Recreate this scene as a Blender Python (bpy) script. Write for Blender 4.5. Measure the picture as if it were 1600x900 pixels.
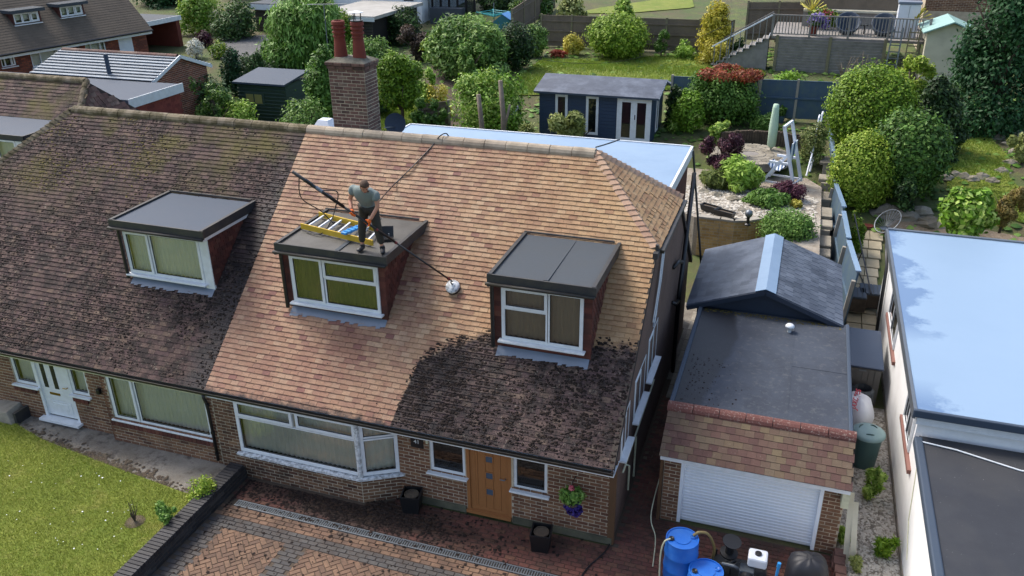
import bpy, math, random
import numpy as np
from mathutils import Matrix, Vector
for o in list(bpy.data.objects): bpy.data.objects.remove(o)
SC = bpy.context.scene; COL = SC.collection
random.seed(7); RNG = np.random.default_rng(11)
# ---------------------------------------------------------------- camera
FPX, CAM = 1323.75, np.array([11.0797, -12.2440, 11.5616])
YAW, PITCH, ROLL = -0.33339, 0.44324, -0.01136
def _rot():
    f = np.array([math.sin(YAW)*math.cos(PITCH), math.cos(YAW)*math.cos(PITCH), -math.sin(PITCH)])
    r = np.array([math.cos(YAW), -math.sin(YAW), 0.]); u = np.cross(r, f)
    c, s = math.cos(ROLL), math.sin(ROLL)
    return np.array([c*r+s*u, -s*r+c*u, f])
RC = _rot()
cd = bpy.data.cameras.new('camera'); co = bpy.data.objects.new('camera', cd); COL.objects.link(co)
cd.sensor_width = 36; cd.lens = FPX/1600*36; cd.clip_end = 600; cd.clip_start = .1
m = Matrix.Identity(4)
for i in range(3):
    m[i][0], m[i][1], m[i][2], m[i][3] = RC[0][i], RC[1][i], -RC[2][i], CAM[i]
co.matrix_world = m; SC.camera = co
# ---------------------------------------------------------------- sky, sun, exposure
SUN = Vector((-.72, .30, 1.0)).normalized()
W_ = bpy.data.worlds.new('World'); SC.world = W_; W_.use_nodes = True
nt = W_.node_tree; sky = nt.nodes.new('ShaderNodeTexSky'); sky.sky_type = 'NISHITA'; sky.sun_disc = False
sky.sun_elevation = math.asin(SUN.z); sky.sun_rotation = math.atan2(SUN.x, SUN.y)
sky.air_density = 1.0; sky.dust_density = 3.5; sky.ozone_density = 1.0
nt.links.new(sky.outputs[0], nt.nodes['Background'].inputs[0]); nt.nodes['Background'].inputs[1].default_value = .15
sd = bpy.data.lights.new('sun', 'SUN'); sd.energy = 1.5; sd.angle = math.radians(18); sd.color = (1, .97, .92)
so = bpy.data.objects.new('sun', sd); COL.objects.link(so)
so.rotation_euler = SUN.to_track_quat('Z', 'Y').to_euler()
SC.view_settings.view_transform = 'Standard'; SC.view_settings.look = 'None'; SC.view_settings.exposure = 1.0; SC.view_settings.gamma = 1
# ---------------------------------------------------------------- surveying: where a sight line meets a plane of the site
def _ray(x, y): return RC.T @ np.array([(x-800)/FPX, (450-y)/FPX, 1.])
def onY(x, y, Y): d = _ray(x, y); return CAM+d*(Y-CAM[1])/d[1]
def onX(x, y, X): d = _ray(x, y); return CAM+d*(X-CAM[0])/d[0]
def onZ(x, y, Z): d = _ray(x, y); return CAM+d*(Z-CAM[2])/d[2]
def pix(P):
    q = RC @ (np.asarray(P, float)-CAM); return 800+FPX*q[0]/q[2], 450-FPX*q[1]/q[2], q[2]
TY = [-60, 11, 15, 17, 21, 25, 28, 35, 50, 130]; TZ = [0, 0, .3, .6, 2.0, 2.4, 2.9, 3.2, 4.2, 9]
def T(y): return float(np.interp(y, TY, TZ))
def onT(x, y):                                    # the point of the hillside seen at x, y
    d = _ray(x, y); t = 8.
    for _ in range(4000):
        P = CAM+d*t
        if P[2] <= T(P[1]): break
        t += .02
    return P
# ---------------------------------------------------------------- helpers
def prop(o, label=None, cat=None, group=None, kind=None):
    if label: o['label'] = label
    if cat: o['category'] = cat
    if group: o['group'] = group
    if kind: o['kind'] = kind
    return o
def thing(name, label, cat, loc=(0, 0, 0), rz=0, group=None):
    o = bpy.data.objects.new(name, None); COL.objects.link(o); o.empty_display_size = .2
    o.location = loc; o.rotation_euler = (0, 0, rz); return prop(o, label, cat, group)
def copytree(o, parent=None):
    c = o.copy(); COL.objects.link(c); c.parent = parent
    for ch in list(o.children): copytree(ch, c)
    return c
class MB:
    def __init__(s): s.v = []; s.f = []; s.t = []; s.n = 0
    def add(s, V, F, t=0.):
        s.v += [tuple(p) for p in V]; s.f += [tuple(i+s.n for i in q) for q in F]; s.t += [t]*len(F); s.n += len(V); return s
    BF = [(0, 3, 2, 1), (4, 5, 6, 7), (0, 1, 5, 4), (1, 2, 6, 5), (2, 3, 7, 6), (3, 0, 4, 7)]
    def box(s, a, b, t=0.):
        (x0, y0, z0), (x1, y1, z1) = a, b
        x0, x1 = min(x0, x1), max(x0, x1); y0, y1 = min(y0, y1), max(y0, y1); z0, z1 = min(z0, z1), max(z0, z1)
        return s.add([(x0, y0, z0), (x1, y0, z0), (x1, y1, z0), (x0, y1, z0), (x0, y0, z1), (x1, y0, z1), (x1, y1, z1), (x0, y1, z1)], MB.BF, t)
    def obox(s, M, t=0.):
        return s.add([M @ Vector(c) for c in UB], MB.BF, t)
    def beam(s, a, b, w, h, up=(0, 0, 1), t=0.): return s.obox(beamM(a, b, w, h, up), t)
    def quad(s, a, b, c, d, t=0.): return s.add([a, b, c, d], [(0, 1, 2, 3)], t)
    def prism(s, poly, ax, lo, hi, t=0.):           # poly in the two other axes, extruded along ax
        n = len(poly); V = []
        for h in (lo, hi):
            for (a, b) in poly:
                p = [a, b]; p.insert(ax, h); V.append(tuple(p))
        F = [tuple(range(n))[::-1], tuple(range(n, 2*n))]+[(i, (i+1) % n, n+(i+1) % n, n+i) for i in range(n)]
        return s.add(V, F, t)
    def tube(s, pts, r, n=8, t=0., caps=True):
        pts = [Vector(p) for p in pts]; k = len(pts); rr = r if isinstance(r, (list, tuple)) else [r]*k; V = []; u = None
        for i, p in enumerate(pts):
            d = (pts[min(i+1, k-1)]-pts[max(i-1, 0)]).normalized()
            if u is None: u = d.orthogonal().normalized()
            u = (u-d*u.dot(d)); u = u.normalized() if u.length > 1e-6 else d.orthogonal().normalized(); w = d.cross(u)
            V += [p+(u*math.cos(2*math.pi*j/n)+w*math.sin(2*math.pi*j/n))*rr[i] for j in range(n)]
        F = [(i*n+j, i*n+(j+1) % n, (i+1)*n+(j+1) % n, (i+1)*n+j) for i in range(k-1) for j in range(n)]
        if caps: F += [tuple(range(n))[::-1], tuple(range((k-1)*n, k*n))]
        return s.add(V, F, t)
    def lathe(s, prof, c=(0, 0, 0), n=20, t=0., cap=True):
        V = [(c[0]+r*math.cos(2*math.pi*j/n), c[1]+r*math.sin(2*math.pi*j/n), c[2]+z) for (r, z) in prof for j in range(n)]; k = len(prof)
        F = [(i*n+j, i*n+(j+1) % n, (i+1)*n+(j+1) % n, (i+1)*n+j) for i in range(k-1) for j in range(n)]
        if cap: F += [tuple(range(n))[::-1], tuple(range((k-1)*n, k*n))]
        return s.add(V, F, t)
    def build(s, name, mat, parent=None, smooth=False, bev=0, **kw):
        me = bpy.data.meshes.new(name); me.from_pydata(s.v, [], s.f); me.materials.append(mat)
        at = me.attributes.new('tint', 'FLOAT', 'FACE'); at.data.foreach_set('value', np.array(s.t, np.float32))
        if smooth: me.polygons.foreach_set('use_smooth', [True]*len(me.polygons))
        o = bpy.data.objects.new(name, me); COL.objects.link(o); o.parent = parent
        if bev:
            b = o.modifiers.new('bevel', 'BEVEL'); b.width = bev; b.segments = 2; b.limit_method = 'ANGLE'
        return prop(o, **kw)
UB = [(-.5, -.5, -.5), (.5, -.5, -.5), (.5, .5, -.5), (-.5, .5, -.5), (-.5, -.5, .5), (.5, -.5, .5), (.5, .5, .5), (-.5, .5, .5)]
def beamM(a, b, w, h, up=(0, 0, 1)):               # unit box stretched from a to b: x = length, y = w, z = h
    a, b, up = Vector(a), Vector(b), Vector(up); d = b-a; L = d.length; d.normalize()
    z = (up-d*up.dot(d)); z = z.normalized() if z.length > 1e-5 else d.orthogonal().normalized(); y = z.cross(d)
    M = Matrix((d*L, y*w, z*h)).transposed().to_4x4(); M.translation = (a+b)/2; return M
def axM(c, ux, uy, uz):                            # unit box with axes ux, uy, uz (full lengths)
    M = Matrix((Vector(ux), Vector(uy), Vector(uz))).transposed().to_4x4(); M.translation = Vector(c); return M
CH = ([(-.5, -.5, -.5), (.5, -.5, -.5), (.5, .5, -.5), (-.5, .5, -.5), (-.5, -.5, .3), (.5, -.5, .3), (.5, .5, .3), (-.5, .5, .3), (-.485, -.45, .5), (.485, -.45, .5), (.485, .45, .5), (-.485, .45, .5)],
      [(0, 1, 5, 4), (1, 2, 6, 5), (2, 3, 7, 6), (3, 0, 4, 7), (4, 5, 9, 8), (5, 6, 10, 9), (6, 7, 11, 10), (7, 4, 8, 11), (8, 9, 10, 11)])
BX = (UB, MB.BF)
_unit = {}
def unit(name, geo, mat):
    k = (name, mat.name)
    if k not in _unit:
        me = bpy.data.meshes.new(name); me.from_pydata(geo[0], [], geo[1]); me.materials.append(mat)
        me.attributes.new('tint', 'FLOAT', 'FACE'); _unit[k] = me
    return _unit[k]
def pieces(parent, name, Ms, mat, geo=BX, limit=300, rest=None):
    """each matrix places one unit piece; the pieces showing largest become objects, those past the limit one stuff part"""
    root = parent
    while root.parent: root = root.parent
    bpy.context.view_layer.update() if False else None
    RM = Matrix.LocRotScale(root.location, root.rotation_euler, None)
    sc = []
    for i, M in enumerate(Ms):
        x, y, d = pix(RM @ M.translation); sc.append((0 if (-12 < x < 1612 and -12 < y < 912 and d > 0) else 1e4)+abs(d))
    order = sorted(range(len(Ms)), key=lambda i: sc[i]); big = order[:limit]
    me = unit(name, geo, mat)
    for i in big:
        o = bpy.data.objects.new(name, me); COL.objects.link(o); o.parent = parent; o.matrix_local = Ms[i]
    if len(order) > limit:
        mb = MB()
        for i in order[limit:]: mb.add([Ms[i] @ Vector(c) for c in geo[0]], geo[1], random.random())
        mb.build(rest or name+'_field', mat, parent, kind='stuff')
# ---------------------------------------------------------------- materials
def hexc(h): 
    v = [int(h[i:i+2], 16)/255 for i in (1, 3, 5)]; return tuple(((c+.055)/1.055)**2.4 if c > .04045 else c/12.92 for c in v)
def rgb(c): return hexc(c) if isinstance(c, str) else tuple(c)
class NT:
    def __init__(s, name):
        s.m = bpy.data.materials.new(name); s.m.use_nodes = True; s.t = s.m.node_tree; s.b = s.t.nodes['Principled BSDF']
    def n(s, typ, **kw):
        nd = s.t.nodes.new(typ)
        for k, v in kw.items(): setattr(nd, k, v)
        return nd
    def L(s, a, b): s.t.links.new(a, b)
    def pos(s):
        if not hasattr(s, '_p'): s._p = s.n('ShaderNodeNewGeometry').outputs['Position']
        return s._p
    def noise(s, scale, detail=4, rough=.6, vec=None, stretch=None):
        nd = s.n('ShaderNodeTexNoise'); nd.inputs['Scale'].default_value = scale; nd.inputs['Detail'].default_value = detail; nd.inputs['Roughness'].default_value = rough
        v = vec or s.pos()
        if stretch:
            mp = s.n('ShaderNodeMapping'); mp.inputs['Scale'].default_value = stretch; s.L(v, mp.inputs[0]); v = mp.outputs[0]
        s.L(v, nd.inputs['Vector']); return nd.outputs['Fac']
    def math(s, op, a, b=None, c=None, clamp=False):
        nd = s.n('ShaderNodeMath', operation=op, use_clamp=clamp)
        for i, x in enumerate((a, b, c)):
            if x is None: continue
            if isinstance(x, (int, float)): nd.inputs[i].default_value = x
            else: s.L(x, nd.inputs[i])
        return nd.outputs[0]
    def ramp(s, fac, stops, interp='LINEAR'):
        nd = s.n('ShaderNodeValToRGB'); cr = nd.color_ramp; cr.interpolation = interp
        while len(cr.elements) < len(stops): cr.elements.new(.5)
        for e, (p, c) in zip(cr.elements, stops):
            e.position = p; c = rgb(c) if not isinstance(c, (int, float)) else (c, c, c); e.color = (*c, 1)
        s.L(fac, nd.inputs[0]); return nd.outputs[0]
    def mix(s, fac, a, b, blend='MIX'):
        nd = s.n('ShaderNodeMix', data_type='RGBA', blend_type=blend)
        for i, x in ((0, fac), (6, a), (7, b)):
            if isinstance(x, (int, float)) and i == 0: nd.inputs[0].default_value = x
            elif isinstance(x, (str, tuple, list)): nd.inputs[i].default_value = (*rgb(x), 1)
            elif isinstance(x, (int, float)): nd.inputs[i].default_value = (x, x, x, 1)
            else: s.L(x, nd.inputs[i])
        return nd.outputs[2]
    def tint(s):
        a = s.n('ShaderNodeAttribute', attribute_name='tint').outputs['Fac']; r = s.n('ShaderNodeObjectInfo').outputs['Random']
        return s.math('FRACT', s.math('ADD', a, r))
    def sep(s):
        if not hasattr(s, '_s'):
            nd = s.n('ShaderNodeSeparateXYZ'); s.L(s.pos(), nd.inputs[0]); s._s = nd.outputs
        return s._s
    def out(s, col=None, rough=None, bump=None, bstr=.3, bdist=.02, metal=None, spec=None):
        b = s.b
        if col is not None: 
            if isinstance(col, (str, tuple)): b.inputs['Base Color'].default_value = (*rgb(col), 1)
            else: s.L(col, b.inputs['Base Color'])
        if rough is not None:
            if isinstance(rough, (int, float)): b.inputs['Roughness'].default_value = rough
            else: s.L(rough, b.inputs['Roughness'])
        if metal is not None: b.inputs['Metallic'].default_value = metal
        if spec is not None: b.inputs['Specular IOR Level'].default_value = spec
        if bump is not None:
            nd = s.n('ShaderNodeBump'); nd.inputs['Strength'].default_value = bstr; nd.inputs['Distance'].default_value = bdist
            s.L(bump, nd.inputs['Height']); s.L(nd.outputs[0], b.inputs['Normal'])
        return s.m
def plain(name, c, rough=.6, var=.25, scale=6., dirt=None, dscale=1.5, damt=.5, bump=.15, metal=None, spec=None, streak=None):
    """a painted or weathered surface: base colour, fine variation, dirt patches with their own shape"""
    k = NT(name); c = rgb(c); n1 = k.noise(scale, 6, .7, stretch=streak)
    col = k.mix(n1, tuple(x*(1-var) for x in c), tuple(min(1, x*(1+var)) for x in c))
    if dirt:
        n2 = k.noise(dscale, 5, .65); f = k.ramp(n2, [(.42, 0.), (.68, 1.)]); col = k.mix(k.math('MULTIPLY', f, damt), col, dirt)
    return k.out(col, rough, k.noise(scale*6, 4) if bump else None, bump, .01, metal, spec)
def tinted(name, stops, rough=.8, var=.22, scale=9., dirt=None, dscale=2., damt=.5, bump=.35, spec=.3, dl=(.45, .65), bscale=60, streak=None):
    """pieces that differ one from another: the colour ramp is picked per piece"""
    k = NT(name); col = k.ramp(k.tint(), stops, 'CONSTANT' if len(stops) > 6 else 'LINEAR'); n1 = k.noise(scale, 6, .7, stretch=streak)
    col = k.mix(1., col, k.ramp(n1, [(.25, 1-var), (.75, 1.)]), 'MULTIPLY')
    if dirt:
        f = k.ramp(k.noise(dscale, 6, .7), [(dl[0], 0.), (dl[1], 1.)]); col = k.mix(k.math('MULTIPLY', f, damt), col, dirt)
    return k.out(col, rough, k.noise(bscale, 5, .7), bump, .012, spec=spec)
# ---- shared materials
def tile_mat(name, dirty):
    k = NT(name); t = k.tint(); X, Y, Z = k.sep()
    clean = k.ramp(t, [(0, '#a48266'), (.16, '#ab8a6c'), (.34, '#9d795d'), (.5, '#a68566'), (.66, '#98755d'), (.78, '#b09274'), (.9, '#8f6c57'), (.965, '#7d554a')], 'CONSTANT')
    zone = k.noise(1.1, 5, .65, stretch=(1.5, .45, .45))
    clean = k.mix(k.ramp(zone, [(.48, 0.), (.6, .7)]), clean, k.mix(.55, clean, '#7d5146'))
    clean = k.mix(k.math('MULTIPLY', k.ramp(k.math('MULTIPLY', X, .1), [(.4, 0.), (.78, 1.)]), .4), clean, '#b89560')
    n1 = k.noise(7, 7, .75)
    clean = k.mix(1., clean, k.ramp(n1, [(.25, .68), (.7, 1.05)]), 'MULTIPLY')
    clean = k.mix(k.ramp(k.noise(1.3, 5, .7), [(.5, 0.), (.7, .3)]), clean, '#6d4a38')
    old = k.ramp(t, [(0, '#56433c'), (.2, '#604c44'), (.4, '#4d3a36'), (.55, '#5a4641'), (.7, '#513d3b'), (.82, '#675447'), (.92, '#443330')], 'CONSTANT')
    clean = k.mix(k.math('MULTIPLY', k.ramp(k.math('ADD', k.math('ADD', k.math('MULTIPLY', X, .09), k.math('MULTIPLY', Y, .16)), k.math('MULTIPLY', zone, .3)), [(.25, 1.), (.75, 0.)]), .38), clean, '#8a5f52')
    old = k.mix(1., old, k.ramp(n1, [(.2, .55), (.75, 1.1)]), 'MULTIPLY')
    old = k.mix(k.ramp(k.noise(3.2, 6, .75), [(.45, 0.), (.58, .88)]), old, '#1f1815')
    old = k.mix(k.ramp(k.noise(16, 5, .7), [(.6, 0.), (.7, .65)]), old, '#a09682')
    if dirty:
        moss = k.math('MULTIPLY', k.ramp(k.noise(.8, 4, .6), [(.45, 0.), (.62, 1.)]), k.ramp(k.math('MULTIPLY', Y, .2), [(.5, 0.), (.85, .75)]))
        old = k.mix(k.math('MULTIPLY', moss, k.ramp(X, [(0, 1.), (1, 0.)])), old, '#5c5428')
        band = k.math('ADD', X, k.math('MULTIPLY', k.math('SUBTRACT', k.noise(2.2, 5, .7), .5), 1.1))
        wet = k.ramp(k.math('ADD', k.math('MULTIPLY', band, .5), 1), [(.6, 0.), (.9, .8)])
        wet = k.math('MULTIPLY', wet, k.ramp(k.math('MULTIPLY', Y, .2), [(.6, 1.), (.9, .25)]))
        col = k.mix(wet, old, '#1b1718'); rough = k.math('SUBTRACT', .85, k.math('MULTIPLY', wet, .3))
    else:
        top = k.ramp(k.math('MULTIPLY', k.math('SUBTRACT', X, 4.), .2), [(.06, 0.), (.10, .5), (.2, .68), (.37, .81), (.92, .88)])
        d = k.math('SUBTRACT', k.math('MULTIPLY', top, 2.), Y)
        d = k.math('ADD', d, k.math('MULTIPLY', k.math('SUBTRACT', k.noise(4.5, 6, .7), .5), .55))
        mk = k.ramp(k.math('ADD', k.math('MULTIPLY', d, .5), .5), [(.47, 0.), (.54, 1.)])
        wetl = k.math('MULTIPLY', mk, k.ramp(k.math('MULTIPLY', k.math('SUBTRACT', X, 4.), .2), [(.12, .75), (.5, .1)]))
        col = k.mix(mk, clean, old); col = k.mix(k.math('MULTIPLY', wetl, k.ramp(k.noise(5, 5, .7), [(.35, 1.), (.6, .45)])), col, '#151213'); rough = .72
    return k.out(col, rough, k.noise(55, 6, .75), .5, .012, spec=.35)
M = {}
M['tile_clean'] = tile_mat('clean_roof_tile', False); M['tile_old'] = tile_mat('weathered_roof_tile', True)
M['ridge_clean'] = tinted('ridge_tile_pale', [(0, '#a99a86'), (.5, '#b8a992'), (1, '#9c8b78')], dirt='#6e6252', damt=.6, scale=5)
M['ridge_old'] = tinted('ridge_tile_mossy', [(0, '#7d7160'), (.5, '#85785f'), (1, '#6f6354')], dirt='#453d22', damt=.85, dscale=3.5, dl=(.4, .55))
M['bonnet'] = tinted('bonnet_tile', [(0, '#b0907a'), (.5, '#b89a80'), (1, '#a58470')], dirt='#7a5844', damt=.4)
M['hung'] = tinted('hung_tile', [(0, '#5a332c'), (.4, '#6b3d33'), (.7, '#4c2c28'), (1, '#744a3c')], dirt='#2b1d1a', damt=.6)
M['brick_brown'] = tinted('brown_brick', [(0, '#76533f'), (.25, '#856148'), (.5, '#684536'), (.75, '#8d6a4e'), (1, '#5a3c32')], dirt='#3a2c24', damt=.4)
M['brick_dirty'] = tinted('dark_brown_brick', [(0, '#6d4d3a'), (.25, '#7d5c44'), (.5, '#5c3e30'), (.75, '#86664c'), (1, '#4c352b')], dirt='#241b17', damt=.65)
M['brick_red'] = tinted('red_brick', [(0, '#8a4a38'), (.3, '#97553f'), (.6, '#7a3f32'), (1, '#6a3a30')], dirt='#4a2e26', damt=.4)
M['brick_chimney'] = tinted('chimney_brick', [(0, '#6d5048'), (.3, '#7c5d52'), (.6, '#5d443e'), (.85, '#8b7466'), (1, '#4e3b36')], dirt='#37302a', damt=.6, dscale=3)
M['brick_tan'] = tinted('tan_brick', [(0, '#b8965f'), (.5, '#c5a670'), (1, '#a88652')], dirt='#7d6a4a', damt=.4)
M['brick_black'] = tinted('dark_coping_brick', [(0, '#2e2e31'), (.4, '#3b3a3c'), (.8, '#29282b'), (1, '#484645')], dirt='#1d1c1c', damt=.5, rough=.6)
M['mortar'] = plain('mortar', '#b8aa92', .95, .2, 20, '#5a5044', 2, .5)
M['mortar_dark'] = plain('dark_mortar', '#4d443b', .95, .2, 20)
M['deck'] = plain('roof_deck', '#2e2622', .95)
M['upvc'] = plain('white_plastic', '#d9dcdd', .35, .04, 3, '#8f9084', 6, .22, 0)
M['upvc_dirty'] = plain('moss_spattered_white_plastic', '#d5d8d8', .4, .05, 3, '#26231e', 14, .75, 0)
M['cream'] = plain('cream_paint', '#c6c6a8', .5, .08, 4, '#7d7c62', 4, .5)
M['fascia'] = plain('black_felt_edge', '#2a2b2e', .6, .25, 6, '#4a4637', 3, .5)
M['felt'] = plain('grey_roofing_felt', '#3a4147', .8, .16, 14, '#3c4043', 1.6, .5, .35)
M['felt_blue'] = plain('slate_blue_roofing_felt', '#344150', .72, .12, 14, '#3d4450', 1.4, .4, .3)
M['felt_wet'] = plain('damp_roofing_felt', '#4f4d48', .6, .3, 5, '#38342e', 1.2, .7, .4)
M['lead'] = plain('lead_flashing', '#6d7784', .45, .2, 6, '#5c636c', 3, .5)
M['black'] = plain('black_plastic', '#17181a', .4, .2, 5)
M['steel'] = plain('grey_metal', '#71777c', .45, .15, 8, metal=.6)
M['pebble'] = plain('brown_pebbledash', '#6e584c', .95, .3, 40, '#4c3c34', 1.2, .5, .8)
M['pot'] = tinted('terracotta_pot', [(0, '#7c3a2e'), (1, '#6e342c')], dirt='#5a302a', damt=.5)
M['gutter'] = plain('dark_gutter', '#221f1c', .5, .3, 8, '#3c3524', 5, .6)
M['oak'] = plain('oak_door', '#96643a', .45, .2, 3, streak=(14, 14, 1), bump=.2)
M['curtain'] = plain('net_curtain', '#e0dace', .9, .25, 6, streak=(5, 5, .4))
M['blind'] = plain('cream_vertical_blind', '#dcd4c2', .9, .12, 4)
M['blind_green'] = plain('olive_vertical_blind', '#453e2b', .9, .15, 4)
M['blind_brown'] = plain('tan_vertical_blind', '#9a8870', .9, .15, 4)
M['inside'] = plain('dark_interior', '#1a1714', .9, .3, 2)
def glass_mat(name, tint=(.9, .95, .95), f0=.10):
    k = NT(name); k.t.nodes.remove(k.b); o = k.t.nodes['Material Output']
    tr = k.n('ShaderNodeBsdfTransparent'); tr.inputs[0].default_value = (*tint, 1); gl = k.n('ShaderNodeBsdfGlossy'); gl.inputs['Roughness'].default_value = .03
    fr = k.n('ShaderNodeFresnel'); fr.inputs[0].default_value = 1.5; f = k.math('ADD', k.math('MULTIPLY', fr.outputs[0], 1.2), f0, clamp=True)
    mx = k.n('ShaderNodeMixShader'); k.L(f, mx.inputs[0]); k.L(tr.outputs[0], mx.inputs[1]); k.L(gl.outputs[0], mx.inputs[2]); k.L(mx.outputs[0], o.inputs[0]); return k.m
M['glass'] = glass_mat('window_glass'); M['glass_dark'] = glass_mat('dark_window_glass', (.5, .53, .55), .06)

# ---- wall faces in their own axes: u along, v up, d outward
class Fr:
    def __init__(s, O, U, N): s.O, s.U, s.N = Vector(O), Vector(U).normalized(), Vector(N).normalized()
    def p(s, u, v, d=0): return s.O+s.U*u+Vector((0, 0, v))+s.N*d
    def box(s, mb, u0, v0, d0, u1, v1, d1, t=0.):
        return mb.add([s.p(*c) for c in ((u0, v0, d1), (u1, v0, d1), (u1, v0, d0), (u0, v0, d0), (u0, v1, d1), (u1, v1, d1), (u1, v1, d0), (u0, v1, d0))], MB.BF, t)
    def M(s, u0, v0, d0, u1, v1, d1): return axM(s.p((u0+u1)/2, (v0+v1)/2, (d0+d1)/2), s.U*(u1-u0), Vector((0, 0, v1-v0)), s.N*(d1-d0))
def brick_face(fr, L, H, holes=(), bl=.235, bh=.0815, joint=.016, v0=0., top=None, back=.09, flip=False):
    """backing boxes (mortar) and a matrix for every brick of a face with openings; top(u) may slope"""
    mb = MB(); us = sorted({0, L, *[h[0] for h in holes], *[h[2] for h in holes]}); vs = sorted({v0, H, *[h[1] for h in holes], *[h[3] for h in holes]})
    us = [u for u in us if 0 <= u <= L]; vs = [v for v in vs if v0 <= v <= H]
    for a, b in zip(us, us[1:]):
        for c, d in zip(vs, vs[1:]):
            um, vm = (a+b)/2, (c+d)/2
            if any(h[0] < um < h[2] and h[1] < vm < h[3] for h in holes): continue
            fr.box(mb, a, c, -back, b, d, 0)
    Ms = []; r = 0; v = v0
    while v+bh*.6 < H:
        v1 = min(v+bh, H); seg = [(0, L)]
        for h in holes:
            if h[1] < (v+v1)/2 < h[3]:
                ns = []
                for a, b in seg:
                    if h[2] <= a or h[0] >= b: ns.append((a, b)); continue
                    if h[0] > a: ns.append((a, h[0]))
                    if h[2] < b: ns.append((h[2], b))
                seg = ns
        for a, b in seg:
            u = math.floor(a/bl)*bl-(bl/2 if r % 2 else 0)
            while u < b:
                x0, x1 = max(u, a), min(u+bl, b)
                if x1-x0 > .045: Ms.append(fr.M(x0+joint/2, v+joint/2, -.02, x1-joint/2, v1-joint/2, .007+random.uniform(-.002, .003)))
                u += bl
        v += bh; r += 1
    return mb, Ms
def win(parent, fr, u0, v0, u1, v1, lights, frame='upvc', fw=.055, d=-.03, curtain=None, sill=True, glass='glass', sillmat=None, sill_out=.09, name='window', depth=.16, folds=True):
    """lights: (fu0, fv0, fu1, fv1, opening) in fractions of the opening"""
    W, H = u1-u0, v1-v0; mb = MB()
    fr.box(mb, u0, v0, d-.06, u1, v0+fw, d+.005); fr.box(mb, u0, v1-fw, d-.06, u1, v1, d+.005)
    fr.box(mb, u0, v0+fw, d-.06, u0+fw, v1-fw, d+.005); fr.box(mb, u1-fw, v0+fw, d-.06, u1, v1-fw, d+.005)
    w = mb.build(name, M[frame], parent)
    for (a, b, c, e, op) in lights:
        x0, x1 = u0+fw*.6+(W-1.2*fw)*a, u0+fw*.6+(W-1.2*fw)*c; y0, y1 = v0+fw*.6+(H-1.2*fw)*b, v0+fw*.6+(H-1.2*fw)*e
        q = fw*(.95 if op else .55); dd = d+(.018 if op else -.004); mb = MB()
        fr.box(mb, x0, y0, d-.045, x1, y0+q, dd); fr.box(mb, x0, y1-q, d-.045, x1, y1, dd); fr.box(mb, x0, y0+q, d-.045, x0+q, y1-q, dd); fr.box(mb, x1-q, y0+q, d-.045, x1, y1-q, dd)
        mb.build('sash', M[frame], w)
        g = MB(); g.quad(fr.p(x0+q, y0+q, dd-.022), fr.p(x1-q, y0+q, dd-.022), fr.p(x1-q, y1-q, dd-.022), fr.p(x0+q, y1-q, dd-.022)); g.build('pane', M[glass], w)
        s = MB()
        for (p0, p1, r0, r1) in ((x0+q, x1-q, y0+q, y0+q+.012), (x0+q, x1-q, y1-q-.012, y1-q), (x0+q, x0+q+.012, y0+q+.012, y1-q-.012), (x1-q-.012, x1-q, y0+q+.012, y1-q-.012)): fr.box(s, p0, r0, dd-.021, p1, r1, dd-.012)
        s.build('seal', M['black'], w)
    if sill:
        mb = MB(); fr.box(mb, u0-.06, v0-.045, d-.05, u1+.06, v0-.004, sill_out); mb.build('sill', M[sillmat or frame], w, bev=.008)
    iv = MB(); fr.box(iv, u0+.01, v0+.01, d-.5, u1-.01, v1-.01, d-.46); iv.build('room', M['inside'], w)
    if curtain:
        mb = MB(); n = int(W/.11) if folds else 1; n = max(n, 1); st = W/n
        for i in range(n*2):
            a, b = u0+.02+i*(W-.04)/(2*n), u0+.02+(i+1)*(W-.04)/(2*n); da, db = (d-depth+(.035 if i % 2 else -.0), d-depth+(-.0 if i % 2 else .035))
            mb.quad(fr.p(a, v0+.03, da), fr.p(b, v0+.03, db), fr.p(b, v1-.02, db), fr.p(a, v1-.02, da))
        mb.build('curtain' if 'curtain' in curtain else 'blind', M[curtain], w)
    return w

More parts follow.
